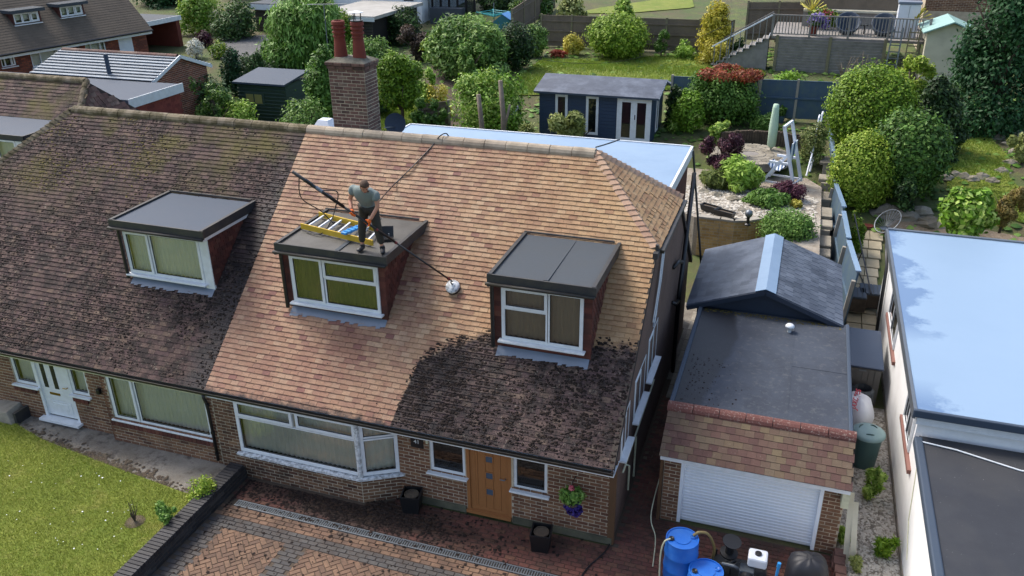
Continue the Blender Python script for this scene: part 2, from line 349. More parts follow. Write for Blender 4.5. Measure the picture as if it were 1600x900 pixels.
# ---- the semi-detached pair
YR, ZR, ZE, YH, WX, XR = 5.02, 6.38, 2.08, 3.39, 8.74, 7.04
SLO = (ZR-ZE)/YR; TH = math.atan(SLO); SL = math.hypot(YR, ZR-ZE); ZH = ZE+SLO*YH
SD = Vector((0, math.cos(TH), math.sin(TH))); SN = Vector((0, -math.sin(TH), math.cos(TH)))
TW, TG = .1815, .11
def roof_z(y): return ZE+SLO*y
DORM = {'left': (-3.02, -.70, 1.65), 'mid': (1.22, 3.56, 1.57), 'right': (5.93, 7.88, 1.45)}
def tileM(c, ux, up, nrm, w, g, jit=1.):
    tilt = random.gauss(0, .012)*jit
    return axM(c+nrm*(.017+random.uniform(0, .004)*jit)-up*.012+up*random.uniform(-.004, .004)*jit, ux*w*.975+nrm*tilt*w, up*g*1.28-nrm*.024, nrm*.017)
def house(sx, name, label, tmat, rmat, bmat):
    """sx = 1: right half, -1: left half"""
    h = thing(name, label, 'house', (sx*WX/2, YR, 0)); off = Vector((-sx*WX/2, -YR, 0)); O = Matrix.Translation(off)
    mb = MB(); e = .02
    A = [(0, e, ZE-.02), (sx*WX, e, ZE-.02), (sx*WX, YH, ZH-.03), (sx*XR, YR, ZR-.03), (0, YR, ZR-.03)]; B = [(x, 2*YR-y, z) for x, y, z in A]
    Hh = [A[2], B[2], A[3]]
    V = [Vector(p)+off for p in A+B]; n = 5
    F = [(0, 1, 2, 3, 4), (9, 8, 7, 6, 5), (2, 7, 3)]
    if sx < 0: F = [f[::-1] for f in F]
    V2 = [v-Vector((0, 0, .12)) for v in V]; k = len(V)
    F2 = [tuple(i+k for i in f[::-1]) for f in F]
    mb.add(V+V2, F+F2+[(0, 1, 1+k, k), (1, 2, 2+k, 1+k), (7, 6, 6+k, 7+k), (2, 7, 7+k, 2+k)])
    roof = mb.build('roof', M['deck'], h)
    Ms = []; rows = int(SL/TG)
    for i in range(rows):
        v = (i+.5)*TG; y, z = v*math.cos(TH), ZE+v*math.sin(TH); lim = WX if y < YH else WX-(WX-XR)*(y-YH)/(YR-YH)-.03
        x = -(TW*.5 if i % 2 else 0)
        while x < lim-.02:
            xa = max(x, 0.); w = min(x+TW, lim)-xa; cx = sx*(xa+w/2)
            if not any(a+.11 < cx < b-.11 and yf-.02 < y < 3.28 for a, b, yf in DORM.values()) and w > .05:
                Ms.append(O @ tileM(Vector((cx, y, z)), Vector((1, 0, 0)), SD, SN, w, TG))
            x += TW
    pieces(roof, 'tile', Ms, tmat, BX, 300)
    hu = Vector((-sx*(WX-XR), 0, ZR-ZH)); HL = hu.length; hu.normalize(); hn = hu.cross(Vector((0, -sx, 0))).normalized(); hn = hn if hn.z > 0 else -hn; Hs = []
    for i in range(int(HL/TG)):
        v = (i+.5)*TG; c = Vector((sx*WX, YR, ZH))+hu*v; hw = (YR-YH)*(1-v/HL)-.03; y = -hw+(TW*.5 if i % 2 else 0)
        while y < hw:
            w = min(TW, hw-y)
            if w > .05: Hs.append(O @ tileM(c+Vector((0, y+w/2, 0)), Vector((0, 1, 0)), hu, hn, w, TG))
            y += TW
    if sx > 0: pieces(roof, 'hip_tile', Hs, tmat, BX, 300)
    else:
        mb = MB(); [mb.obox(m_, random.random()) for m_ in Hs]; mb.build('hip_tile_field', tmat, roof, kind='stuff')
    # bonnet tiles along both hips, half-round ridge tiles
    seg = [(math.cos(a), math.sin(a)) for a in np.linspace(-.25, math.pi+.25, 9)]
    def cap(mbn, a, b, r0, r1, up, mat, name, sides=None):
        a, b = Vector(a)+off, Vector(b)+off; d = (b-a).normalized(); up = (up-d*up.dot(d)).normalized(); s = d.cross(up); V = []; 
        for p, r in ((a, r0), (b, r1)):
            for q in (1, .8): V += [p+s*c*r*q*1.05+up*(sn*r*q-.02) for c, sn in seg]
        n = len(seg); F = []
        for i in range(n-1): F += [(i, i+1, 2*n+i+1, 2*n+i), (i, n+i, n+i+1, i+1), (2*n+i, 2*n+i+1, 3*n+i+1, 3*n+i), (n+i, 3*n+i, 3*n+i+1, n+i+1)]
        mb = MB().add(V, F); return mb.build(name, mat, roof, smooth=False)
    nh = int(HL/TG)
    for ysign in (-1, 1):
        lo = Vector((sx*WX, YR+ysign*(YR-YH), ZH)); hi = Vector((sx*XR, YR, ZR)); mid = (SN+hn).normalized() if ysign < 0 else (Vector((0, -SN.y, SN.z))+hn).normalized()
        for i in range(nh):
            a, b = lo.lerp(hi, i/nh), lo.lerp(hi, min(1, (i+1.35)/nh)); up = mid*1
            V = []
            dl = (Vector((-sx, 0, 0)) if 1 else 0); side1 = (Vector((-sx*.17, 0, 0))); side2 = Vector((0, -ysign*.17, 0))
            th = up*.05; D = (b-a)
            pts = [a+side1*1.1+SN*.022 if ysign < 0 else a+side1*1.1+Vector((0, -SN.y, SN.z))*.022, a+side1*.5+up*.075, a+up*.1, a+side2*.5+up*.075, a+side2*1.1+hn*.022]
            top = [p+off for p in pts]; bot = [p+D*.85-up*.03+off for p in pts]; low = [p-up*.018+off for p in pts]
            F = [(j, j+1, 6+j, 5+j) for j in range(4)]+[(j+1, j, 10+j, 11+j) for j in range(4)]
            MB().add(top+bot+low, F).build('bonnet_tile', M['bonnet'] if sx > 0 else rmat, roof)
    nr = 14
    for i in range(nr):
        x0, x1 = sx*XR*i/nr, sx*XR*(i+1)/nr
        q = Vector((0, random.uniform(-.006, .006), random.uniform(-.004, .006)))
        o = cap(None, Vector((x0+sx*.006, YR, ZR-.03))+q, Vector((x1-sx*.006, YR, ZR-.03))+q, .135, .135, Vector((0, 0, 1)), rmat, 'ridge_tile')
    e0 = MB(); e0.box(Vector((sx*XR-sx*.02, YR-.1, ZR-.12))+off, Vector((sx*XR+sx*.012, YR+.1, ZR+.04))+off); e0.build('ridge_end', M['mortar'], roof)
    return h, roof, off
RH, RROOF, ROFF = house(1, 'semi_detached_house', 'right half of the brick house with its tan roof tiles mostly washed clean', M['tile_clean'], M['ridge_clean'], M['brick_brown'])
LH, LROOF, LOFF = house(-1, 'semi_detached_house', 'left half of the brick house under unwashed dark mossy roof tiles', M['tile_old'], M['ridge_old'], M['brick_brown'])
def moss(parent, off, n, region, seed, mat, smin=.02, smax=.06):
    rg = np.random.default_rng(seed); mb = MB(); c = 0
    ico = [(0, 0, 1), (.9, 0, .3), (.28, .85, .35), (-.73, .53, .3), (-.73, -.53, .35), (.28, -.85, .3), (.6, .3, -.3), (-.3, .5, -.3), (-.5, -.4, -.3), (.4, -.5, -.3)]
    fc = [(0, 1, 2), (0, 2, 3), (0, 3, 4), (0, 4, 5), (0, 5, 1), (1, 6, 2), (2, 6, 7), (2, 7, 3), (3, 8, 4), (3, 7, 8), (4, 8, 5), (5, 9, 1), (5, 8, 9), (1, 9, 6)]
    while c < n:
        x, v = region(rg)
        if x is None: continue
        v = round(v/TG)*TG+rg.normal(.006, .016)+(abs(rg.normal(0, .03)) if rg.random() < .3 else 0); y = v*math.cos(TH)
        if y < 0 or any(a-.05 < x < b+.05 and yf-.1 < y < 3.3 for a, b, yf in DORM.values()): c += 1; continue
        s = smin+(smax-smin)*rg.random()**2*1.25; P = Vector((x, y, ZE+v*math.sin(TH)))+SN*.031+off; a = rg.normal(0, .7); ca, sa = math.cos(a), math.sin(a); el = rg.uniform(.7, 1.45)
        mb.add([P+Vector((1, 0, 0))*(p[0]*ca-p[1]*sa)*s*el+SD*(p[0]*sa+p[1]*ca)*s*.8+SN*p[2]*s*.27*rg.uniform(.7, 1.3) for p in ico], fc, rg.random()); c += 1
    return mb.build('moss', mat, parent, smooth=True, kind='stuff')
M['moss_dark'] = tinted('dark_moss', [(0, '#1e1714'), (.4, '#2b211c'), (.7, '#241c18'), (1, '#3a2d25')], bump=.6, rough=.95)
M['moss_green'] = tinted('yellow_green_moss', [(0, '#4a4420'), (.5, '#5d5428'), (1, '#6f6436')], bump=.6, rough=.95)
def reg_left(rg):
    x = -rg.uniform(0, 8.7); v = SL*rg.beta(1.1, 1.5)
    y = v*math.cos(TH); lim = WX if y < YH else WX-(WX-XR)*(y-YH)/(YR-YH)
    cl = math.sin(x*2.1+v*1.7)+math.sin(x*.9-v*2.3+1)+math.sin(x*5+v*.6)*.5
    return (x, v) if -x < lim-.1 and cl > rg.uniform(-1.2, 1.4) else (None, 0)
moss(LROOF, LOFF, 14000, reg_left, 3, M['moss_dark'], .008, .034)
def reg_green(rg):
    x = -rg.uniform(3, 8.2); v = SL*rg.uniform(.62, .99); y = v*math.cos(TH); lim = WX if y < YH else WX-(WX-XR)*(y-YH)/(YR-YH)
    return (x, v) if -x < lim-.1 and math.sin(x*2.3+v)+math.sin(v*3-x) > rg.uniform(-.4, 1.2) else (None, 0)
moss(LROOF, LOFF, 1500, reg_green, 5, M['moss_green'], .012, .034)
def reg_right(rg):
    x = rg.uniform(4.35, 8.72); top = np.interp(x, [4.3, 4.5, 5, 5.9, 8.6], [.3, 1.05, 1.37, 1.62, 1.76]); y = rg.uniform(-.0, top+.08)
    p = 1 if x < 5.9 else (.4 if x < 7.2 else .6)
    return (x, y/math.cos(TH)) if rg.random() < p*max(.08, .55+.35*math.sin(x*9+y*7+2*math.sin(y*6))+.35*math.sin(x*17-y*13)) else (None, 0)
moss(RROOF, ROFF, 8500, reg_right, 4, M['moss_dark'], .008, .033)
moss(RROOF, ROFF, 60, lambda rg: (rg.uniform(.1, 4.4), rg.uniform(.1, 3.)), 6, M['moss_dark'], .008, .02)

# ---- gutters, fascias, verge boards, downpipes
def eaves(h, off, sx, fmat, f2):
    x0, x1 = (0.0, WX) if sx > 0 else (-WX, 0.0)
    g = MB(); pr = [(-.02, 0), (-.025, -.05), (-.05, -.075), (-.085, -.075), (-.11, -.05), (-.115, 0), (-.105, 0), (-.1, -.045), (-.08, -.065), (-.055, -.065), (-.035, -.045), (-.03, 0)]
    g.prism([(a+off.y, b+2.05+off.z) for a, b in pr], 0, x0+off.x, x1+off.x); g.build('gutter', M['gutter'], h)
    f = MB(); f.box(Vector((x0, -.018, 1.9))+off, Vector((x1, .004, 2.045))+off); f.build('fascia', fmat, h)
    s = MB(); s.box(Vector((x0, .0, 1.885))+off, Vector((x1, .5, 1.9))+off); s.build('soffit', f2, h)
    # rear gutter line and verge
    v = MB(); xs = x1+.0 if sx > 0 else x0
    v.beam(Vector((xs-sx*.03, .0, ZE-.1))+off, Vector((xs-sx*.03, YH, ZH-.1))+off, .03, .13); v.build('verge_board', M['pebble'], h)
    t = MB(); t.beam(Vector((xs-sx*.05, -.02, ZE+.012))+off, Vector((xs-sx*.05, YH, ZH+.012))+off, .1, .02); t.build('verge_mortar', M['mortar_dark'], h)
eaves(RH, ROFF, 1, M['upvc'], M['upvc']); eaves(LH, LOFF, -1, M['cream'], M['cream'])
dp = MB(); q = ROFF-Vector((0, 0, 0))
dp.tube([Vector(p)+LOFF for p in ((-.03, -.07, 1.98), (-.03, -.07, 1.9), (.0, -.06, 1.78), (.02, -.06, 1.6), (.03, -.06, .3))], .034, 10); dp.build('downpipe', M['black'], LH, smooth=True)
for z in (1.7, 1.0, .45): dpb = MB(); dpb.lathe([(.045, 0), (.045, .05)], Vector((.025, -.06, z))+LOFF, 10); dpb.build('pipe_bracket', M['black'], LH)
# ---- walls, windows and doors of the pair
def bricks(h, fr, L, H, holes, mat, mort='mortar', limit=150, name='front_wall', **kw):
    mb, Ms = brick_face(fr, L, H, holes, **kw); w = mb.build(name, M[mort], h); pieces(w, 'brick', Ms, M[mat], CH, limit, 'brick_field'); return w
X1 = Vector((1, 0, 0)); YN = Vector((0, -1, 0))
V3 = lambda *a: Vector(a)
# right: door wall
f = Fr(V3(4.22, .38, 0)+ROFF, X1, YN); hs = [(.70, .88, 1.46, 1.9), (1.48, .0, 2.43, 1.9), (2.47, .86, 3.16, 1.9)]
bricks(RH, f, 4.46, 1.96, hs, 'brick_brown', limit=170)
pl = MB(); f.box(pl, 0, 0, 0, 1.46, .16, .03); M['plinth'] = plain('mossy_render', '#5d5a48', .95, .3, 8, '#35352a', 2.5, .7, .5); pl.build('plinth', M['plinth'], RH); pl = MB(); f.box(pl, 2.45, 0, 0, 4.47, .16, .03); pl.build('plinth', M['plinth'], RH)
win(RH, f, .70, .88, 1.46, 1.9, [(0, 0, 1, 1, False)], glass='glass_dark', sill_out=.1)
win(RH, f, 2.47, .86, 3.16, 1.9, [(0, 0, 1, 1, False)], glass='glass_dark', sill_out=.1)
d = MB(); f.box(d, 1.48, .12, -.09, 2.43, 1.9, -.05); door = d.build('door', M['oak'], RH)
fm = MB(); f.box(fm, 1.48, .12, -.05, 1.55, 1.9, .0); f.box(fm, 2.36, .12, -.05, 2.43, 1.9, .0); f.box(fm, 1.48, .06, -.06, 2.43, .12, .07); fm.build('door_frame', M['oak'], door)
for i in range(5):
    p_ = MB(); a = 1.553+i*.1614; f.box(p_, a+.004, .2, -.05, a+.1574, 1.88, -.036); p_.build('plank', M['oak'], door)
r = MB(); f.box(r, 1.553, .125, -.05, 2.357, .2, -.028); f.box(r, 1.553, .2, -.036, 1.66, 1.88, -.03); f.box(r, 2.25, .2, -.036, 2.357, 1.88, -.03); r.build('rail', M['oak'], door)
for z in (.52, .92, 1.32, 1.68):
    g = MB(); q = [(1.87, z), (2.05, z+.18)]; f.box(g, 1.87, z, -.036, 2.05, z+.02, -.022); f.box(g, 1.87, z+.16, -.036, 2.05, z+.18, -.022); f.box(g, 1.87, z+.02, -.036, 1.89, z+.16, -.022); f.box(g, 2.03, z+.02, -.036, 2.05, z+.16, -.022); g.build('light_frame', M['oak'], door)
    g = MB(); f.box(g, 1.89, z+.02, -.036, 2.03, z+.16, -.03); g.build('pane', plain('frosted_pane', '#4c5866', .15, .1), door)
hd = MB(); hd.tube([f.p(2.3, 1.02, -.03), f.p(2.3, 1.02, .03), f.p(2.2, 1.02, .03)], .012, 8); hd.build('handle', M['steel'], door)
# bay: low wall, splayed return, window above
YB = -.02
f = Fr(V3(.13, YB, 0)+ROFF, X1, YN); bricks(RH, f, 3.4, .62, [], 'brick_dirty', 'mortar', 110, 'bay_wall')
f2 = Fr(V3(.13, YB, .62)+ROFF, X1, YN); bricks(RH, f2, .53, 1.28, [], 'brick_dirty', 'mortar', 40, 'bay_pier')
ra = V3(3.53, YB, 0); rb = V3(4.24, .38, 0); ru = (rb-ra).normalized(); rn = V3(ru.y, -ru.x, 0); rl = (rb-ra).length
f3 = Fr(ra+ROFF, ru, rn); bricks(RH, f3, rl, .62, [], 'brick_dirty', 'mortar', 40, 'bay_return')
f = Fr(V3(0, YB, 0)+ROFF, X1, YN)
win(RH, f, .66, .68, 3.53, 1.99, [(0, .70, .485, 1, True), (.515, .70, 1, 1, True), (0, 0, 1, .68, False)], curtain='blind', frame='upvc', sill=False, fw=.065, d=0, name='bay_window')
w2 = win(RH, Fr(ra+ROFF, ru, rn), .05, .68, rl-.02, 1.99, [(0, 0, 1, .68, False), (0, .70, 1, 1, False)], curtain='blind', sill=False, fw=.065, d=0, name='bay_side_window')
s = MB(); P = [(.6, YB-.1), (3.57, YB-.1), (4.33, .33), (4.33, .38), (4.2, .42), (3.5, .1), (.6, .1)]; s.prism([(x+ROFF.x, y+ROFF.y) for x, y in P], 2, .615, .66); s.build('bay_sill', M['upvc_dirty'], RH)
pst = MB(); pst.tube([ra+ROFF+V3(0, 0, .66), ra+ROFF+V3(0, 0, 1.99)], .055, 8); pst.build('corner_post', M['upvc_dirty'], RH)
# number plate and bell
sg = thing('house_number_sign', 'small black wall plaque reading 41 beside the front door window', 'sign', (4.66, .365, 1.38)); sg.rotation_euler = (0, 0, 0)
b = MB(); b.box((-.14, -.012, 0), (.14, .01, .28)); b.build('plaque', M['black'], sg, bev=.02)
def text(body, size, mat, parent, loc, rot, name='lettering', ext=.002, sx=1.):
    cu = bpy.data.curves.new(name, 'FONT'); cu.body = body; cu.size = size; cu.extrude = ext; cu.align_x = 'CENTER'; cu.align_y = 'CENTER'
    t = bpy.data.objects.new(name+'_c', cu); COL.objects.link(t); dg = bpy.context.evaluated_depsgraph_get()
    me = bpy.data.meshes.new_from_object(t.evaluated_get(dg)); bpy.data.objects.remove(t); me.materials.clear(); me.materials.append(mat)
    o = bpy.data.objects.new(name, me); COL.objects.link(o); o.parent = parent; o.location = loc; o.rotation_euler = rot; o.scale = (sx, 1, 1); return o
text('41', .13, M['upvc'], sg, (.0, -.0145, .15), (math.pi/2, 0, 0), 'numerals')
bl = MB(); bl.box((4.855, .36, 1.52), (4.9, .378, 1.6)); prop(bl.build('door_bell', M['cream']), 'tiny cream door bell on brick right of the number plaque', 'door bell')
# left: window wall and door wall
f = Fr(V3(-2.85, 0, 0)+LOFF, X1, YN); bricks(LH, f, 2.96, 1.9, [(.15, .78, 2.78, 1.9)], 'brick_brown', limit=130, name='window_wall')
wl = win(LH, f, .15, .78, 2.78, 1.96, [(0, 0, .26, 1, True), (.27, 0, 1, 1, False)], curtain='curtain', sill=True, sill_out=.04, fw=.06, name='front_window')
Ms = [f.M(.08+i*.11, .62, -.02, .08+i*.11+.098, .735, .055) for i in range(25)]; pieces(wl, 'sill_brick', Ms, M['hung'], BX)
f = Fr(V3(-8.7, .16, 0)+LOFF, X1, YN); bricks(LH, f, 5.85, 1.9, [(3.06, 1.08, 3.72, 1.9), (3.72, .28, 4.75, 1.9), (4.75, 1.1, 5.25, 1.9)], 'brick_brown', limit=130, name='door_wall')
win(LH, f, 3.06, 1.08, 3.72, 1.9, [(0, 0, 1, 1, False)], curtain='curtain', name='sidelight'); win(LH, f, 4.75, 1.1, 5.25, 1.9, [(0, 0, 1, 1, False)], curtain='curtain', name='sidelight')
for a, b_, z in ((3.0, 3.72, 1.03), (4.76, 5.3, 1.05)):
    pieces(LH, 'sill_brick', [f.M(a+i*.11, z-.13, -.02, a+i*.11+.098, z-.02, .05) for i in range(int((b_-a)/.11))], M['hung'], BX)
d = MB(); f.box(d, 3.79, .34, -.08, 4.68, 1.9, -.04); dl = d.build('door', M['upvc'], LH)
q = MB(); f.box(q, 3.72, .28, -.06, 3.79, 1.9, .0); f.box(q, 4.68, .28, -.06, 4.75, 1.9, .0); f.box(q, 3.65, .24, -.06, 4.82, .3, .16); q.build('door_frame', M['upvc'], dl)
for a in (3.9, 4.2): q = MB(); f.box(q, a, 1.1, -.039, a+.12, 1.86, -.034); q.build('pane', plain('dark_door_pane', '#20262a', .1, .1), dl)
for a, b_, c_, e_ in ((3.9, .45, 4.56, .75), (4.0, .5, 4.46, .7)): q = MB(); f.box(q, a, b_, -.04, c_, e_, -.03 if a < 3.95 else -.02); q.build('panel', M['upvc'], dl, bev=.01)
M['brass'] = plain('brass', '#9a7a30', .3, .1, 5, metal=.8)
q = MB(); f.box(q, 4.0, .92, -.04, 4.3, .98, -.028); q.build('letter_plate', M['brass'], dl); q = MB(); q.tube([f.p(4.6, 1.2, -.03), f.p(4.6, 1.2, .02), f.p(4.5, 1.2, .02)], .012, 8); q.build('handle', M['brass'], dl)
c_ = MB(); c_.box(V3(-2.85, .0, 0)+LOFF, V3(-2.79, .2, 1.9)+LOFF); c_.build('wall_return', M['brick_brown'], LH)
lm = MB(); lm.box((-3.15, .07, 1.28), (-3.05, .155, 1.42)); prop(lm.build('wall_lantern', M['black'], bev=.02), 'small black lantern fixed to bricks between left door and window', 'lamp')
# gable ends, rear walls
def gable(h, off, sx):
    x0, x1 = (8.55, 8.68) if sx > 0 else (-8.68, -8.55); y0 = .39 if sx > 0 else .17
    P = [(y0, 0), (9.6, 0), (9.6, 2.2), (2*YR-YH, ZH-.13), (YH, ZH-.13), (y0, roof_z(y0)-.14)]
    g = MB(); g.prism([(a+off.y, b) for a, b in P], 0, x0+off.x, x1+off.x); gw = g.build('gable_wall', M['pebble'], h)
    r = MB(); a, b = sorted((0, sx*8.55)); r.box(V3(a, 9.5, 0)+off, V3(b, 9.6, 2.2)+off); r.build('rear_wall', M['pebble'], h); return gw
GW = gable(RH, ROFF, 1); gable(LH, LOFF, -1)
cb = MB(); cb.box(V3(8.6, .36, 0)+ROFF, V3(8.73, .44, 1.95)+ROFF); cb.build('corner_board', plain('brown_board', '#5a4028', .8, .25, 5, streak=(8, 8, 1)), RH)
f = Fr(V3(8.68, 0, 0)+ROFF, V3(0, 1, 0), V3(1, 0, 0))
for a, b_, z0, z1 in ((.86, 1.6, 1.68, 2.55), (2.05, 3.2, 1.76, 2.7), (3.45, 4.55, 1.9, 2.9)): win(RH, f, a, z0, b_, z1, [(0, 0, .5, 1, True), (.5, 0, 1, 1, False)], sill_out=.13, d=.0, fw=.05)
pp = MB(); pp.tube([f.p(.9, 1.35, .06), f.p(4.2, 1.5, .06)], .02, 6); pp.tube([f.p(1.6, .4, .06), f.p(1.6, 1.0, .06), f.p(1.6, 1.02, -.02)], .022, 6); pp.tube([f.p(2.2, .3, .06), f.p(2.2, 1.3, .06)], .022, 6); pp.build('waste_pipe', M['cream'], RH)
sp = MB(); sp.tube([f.p(7.2, 0, .1), f.p(7.2, 2.3, .1), f.p(7.3, 2.9, .12), f.p(9.2, 4.8, .0)], .055, 10); sp.tube([f.p(6.6, 2.3, .02), f.p(6.7, 2.2, .1), f.p(7.2, 2.1, .1)], .045, 8); sp.tube([f.p(6.3, 3.35, .02), f.p(6.6, 3.4, .1), f.p(7.3, 3.1, .1)], .045, 8); sp.build('soil_pipe', M['black'], RH, smooth=True)
rp = MB(); rp.tube([Vector(onY(1083, 236, 10.3))+ROFF, Vector(onY(1093, 378, 9.9))+ROFF, Vector(onY(1098, 450, 9.7))+ROFF], .03, 8); rp.build('rainwater_pipe', M['black'], RH)
for k in range(7):
    cbl = MB(); y = 3.7+k*.04; cbl.tube([f.p(4.2+.05*k, 4.7, .05), f.p(3.9+.05*k, 4.0+.05*math.sin(k), .06), f.p(3.5+.06*k, 3.2+.1*math.cos(k*2), .05)], .012, 5); cbl.build('cable', M['lead' if k % 2 else 'upvc'], RH)
vt = MB(); vt.box(f.p(3.2, 4.86, .0), f.p(3.5, 4.98, .1)); vt.box(f.p(3.35, 4.98, .02), f.p(3.42, 5.1, .08)); vt.build('verge_vent', M['fascia'], RH)
vf = MB(); vf.beam(V3(WX+.0, YH+.1, ZH-.1)+ROFF, V3(WX+.0, 2*YR-YH, ZH-.1)+ROFF, .03, .14); vf.build('hip_fascia', M['lead'], RH); vg = MB(); vg.beam(V3(WX+.07, YH+.1, ZH-.07)+ROFF, V3(WX+.07, 2*YR-YH, ZH-.07)+ROFF, .1, .07); vg.build('hip_gutter', M['gutter'], RH)
# rear flat-roofed extension of the upper floor
M['grp'] = plain('pale_blue_grey_fibreglass', '#7a90a6', .22, .08, 2.5, '#6c839b', .7, .6, 0)
b = MB(); b.box(V3(.1, 6.35, 5.03)+ROFF, V3(8.4, 10.4, 5.15)+ROFF); rf = b.build('flat_roof', M['grp'], RH, bev=.02)
b = MB(); b.box(V3(8.4, 6.55, 4.9)+ROFF, V3(8.46, 10.45, 5.17)+ROFF); b.build('fascia', M['upvc'], rf); b = MB(); b.box(V3(.05, 6.6, 4.9)+ROFF, V3(.1, 10.45, 5.17)+ROFF); b.build('fascia', M['upvc'], rf); b = MB(); b.box(V3(.05, 10.4, 4.9)+ROFF, V3(8.46, 10.45, 5.17)+ROFF); b.build('fascia', M['upvc'], rf)
b = MB(); b.box(V3(8.1, 6.5, 4.9)+ROFF, V3(8.44, 6.55, 5.14)+ROFF); b.build('kerb', M['fascia'], rf)
b = MB(); b.box(V3(.2, 6.7, 0)+ROFF, V3(8.36, 10.35, 5.03)+ROFF); b.build('extension_wall', M['hung'], RH)
ld = MB(); ld.box(V3(8.2, 6.5, 4.83)+ROFF, V3(8.62, 6.75, 4.88)+ROFF); ld.build('lead_flashing', M['lead'], RH)
# chimney
def chimney():
    x0, x1, y0, y1, z0, z1 = .42, 1.36, 5.5, 6.12, 5.2, 7.72
    mb = MB(); mb.box(V3(x0, y0, z0)+ROFF, V3(x1, y1, z1)+ROFF); ch = mb.build('chimney', M['mortar'], RH); Ms = []
    for fr, L in ((Fr(V3(x0, y0, z0)+ROFF, X1, YN), x1-x0), (Fr(V3(x1, y0, z0)+ROFF, V3(0, 1, 0), X1), y1-y0), (Fr(V3(x0, y1, z0)+ROFF, V3(0, -1, 0), -X1), y1-y0)): Ms += brick_face(fr, L, z1-z0, (), bl=.235)[1]
    for k, (z, o) in enumerate(((7.72, .03), (7.8, .06))):
        c = MB(); c.box(V3(x0-o+.01, y0-o+.01, z)+ROFF, V3(x1+o-.01, y1+o-.01, z+.08)+ROFF); c.build('corbel', M['mortar_dark'], ch)
        for fr, L in ((Fr(V3(x0-o, y0-o, z)+ROFF, X1, YN), x1-x0+2*o), (Fr(V3(x1+o, y0-o, z)+ROFF, V3(0, 1, 0), X1), y1-y0+2*o)): Ms += brick_face(fr, L, .08, ())[1]
    pieces(ch, 'brick', Ms, M['brick_chimney'], CH, 300, 'brick_field')
    fl = MB(); fl.add([V3(a, b, 7.88)+ROFF for a, b in ((x0-.05, y0-.05), (x1+.05, y0-.05), (x1+.05, y1+.05), (x0-.05, y1+.05))]+[V3(a, b, 7.97)+ROFF for a, b in ((x0+.15, y0+.12), (x1-.15, y0+.12), (x1-.15, y1-.12), (x0+.15, y1-.12))], [(0, 1, 5, 4), (1, 2, 6, 5), (2, 3, 7, 6), (3, 0, 4, 7), (4, 5, 6, 7)]); fl.build('flaunching', plain('mossy_mortar_cap', '#6e695c', .95, .3, 8, '#33321f', 5, .8, .6), ch)
    for i, x in enumerate((.62, 1.11)):
        pr = [(.165, 0), (.15, .2), (.128, .45), (.125, .5), (.145, .51), (.145, .54), (.125, .545), (.125, .58), (.155, .6), (.155, .635), (.13, .64), (.13, .68), (.158, .7), (.158, .735), (.132, .74), (.132, .775), (.16, .79), (.155, .86), (.125, .88), (.1, .88), (.1, .6)]
        pt = MB(); pt.lathe(pr, V3(x, 5.8, 7.9)+ROFF, 20, cap=False); p_ = pt.build('chimney_pot', M['pot'], ch, smooth=False)
    cw = MB(); c = V3(1.11, 5.8, 8.78)+ROFF; cw.lathe([(.15, 0), (.15, .02)], c, 16); [cw.tube([c+V3(.1*math.cos(a), .1*math.sin(a), 0), c+V3(.1*math.cos(a), .1*math.sin(a), .19)], .012, 6) for a in (.3, 2.4, 4.5)]; cw.build('cowl_legs', M['black'], ch); cw = MB(); cw.lathe([(.17, .19), (.17, .2), (.02, .23)], c, 20); cw.build('cowl_cap', M['upvc'], ch)
chimney()
sat = thing('satellite_dish', 'dark grey satellite dish beside the base of the brick chimney', 'satellite dish', (1.72, 6.3, 5.6)); dsh = MB(); pr = [(0, 0), (.1, .01), (.2, .04), (.26, .07)]; dsh.lathe(pr, (0, 0, 0), 20, cap=False); o = dsh.build('dish', M['felt_blue'], sat, smooth=True); o.rotation_euler = (1.35, 0, .35); o.location = (-.05, 0, .7); a = MB(); a.tube([(0, .05, 0), (0, .05, .7)], .02, 6); a.tube([(-.05, -.02, .62), (-.15, -.42, .7)], .012, 6); a.build('arm', M['steel'], sat)
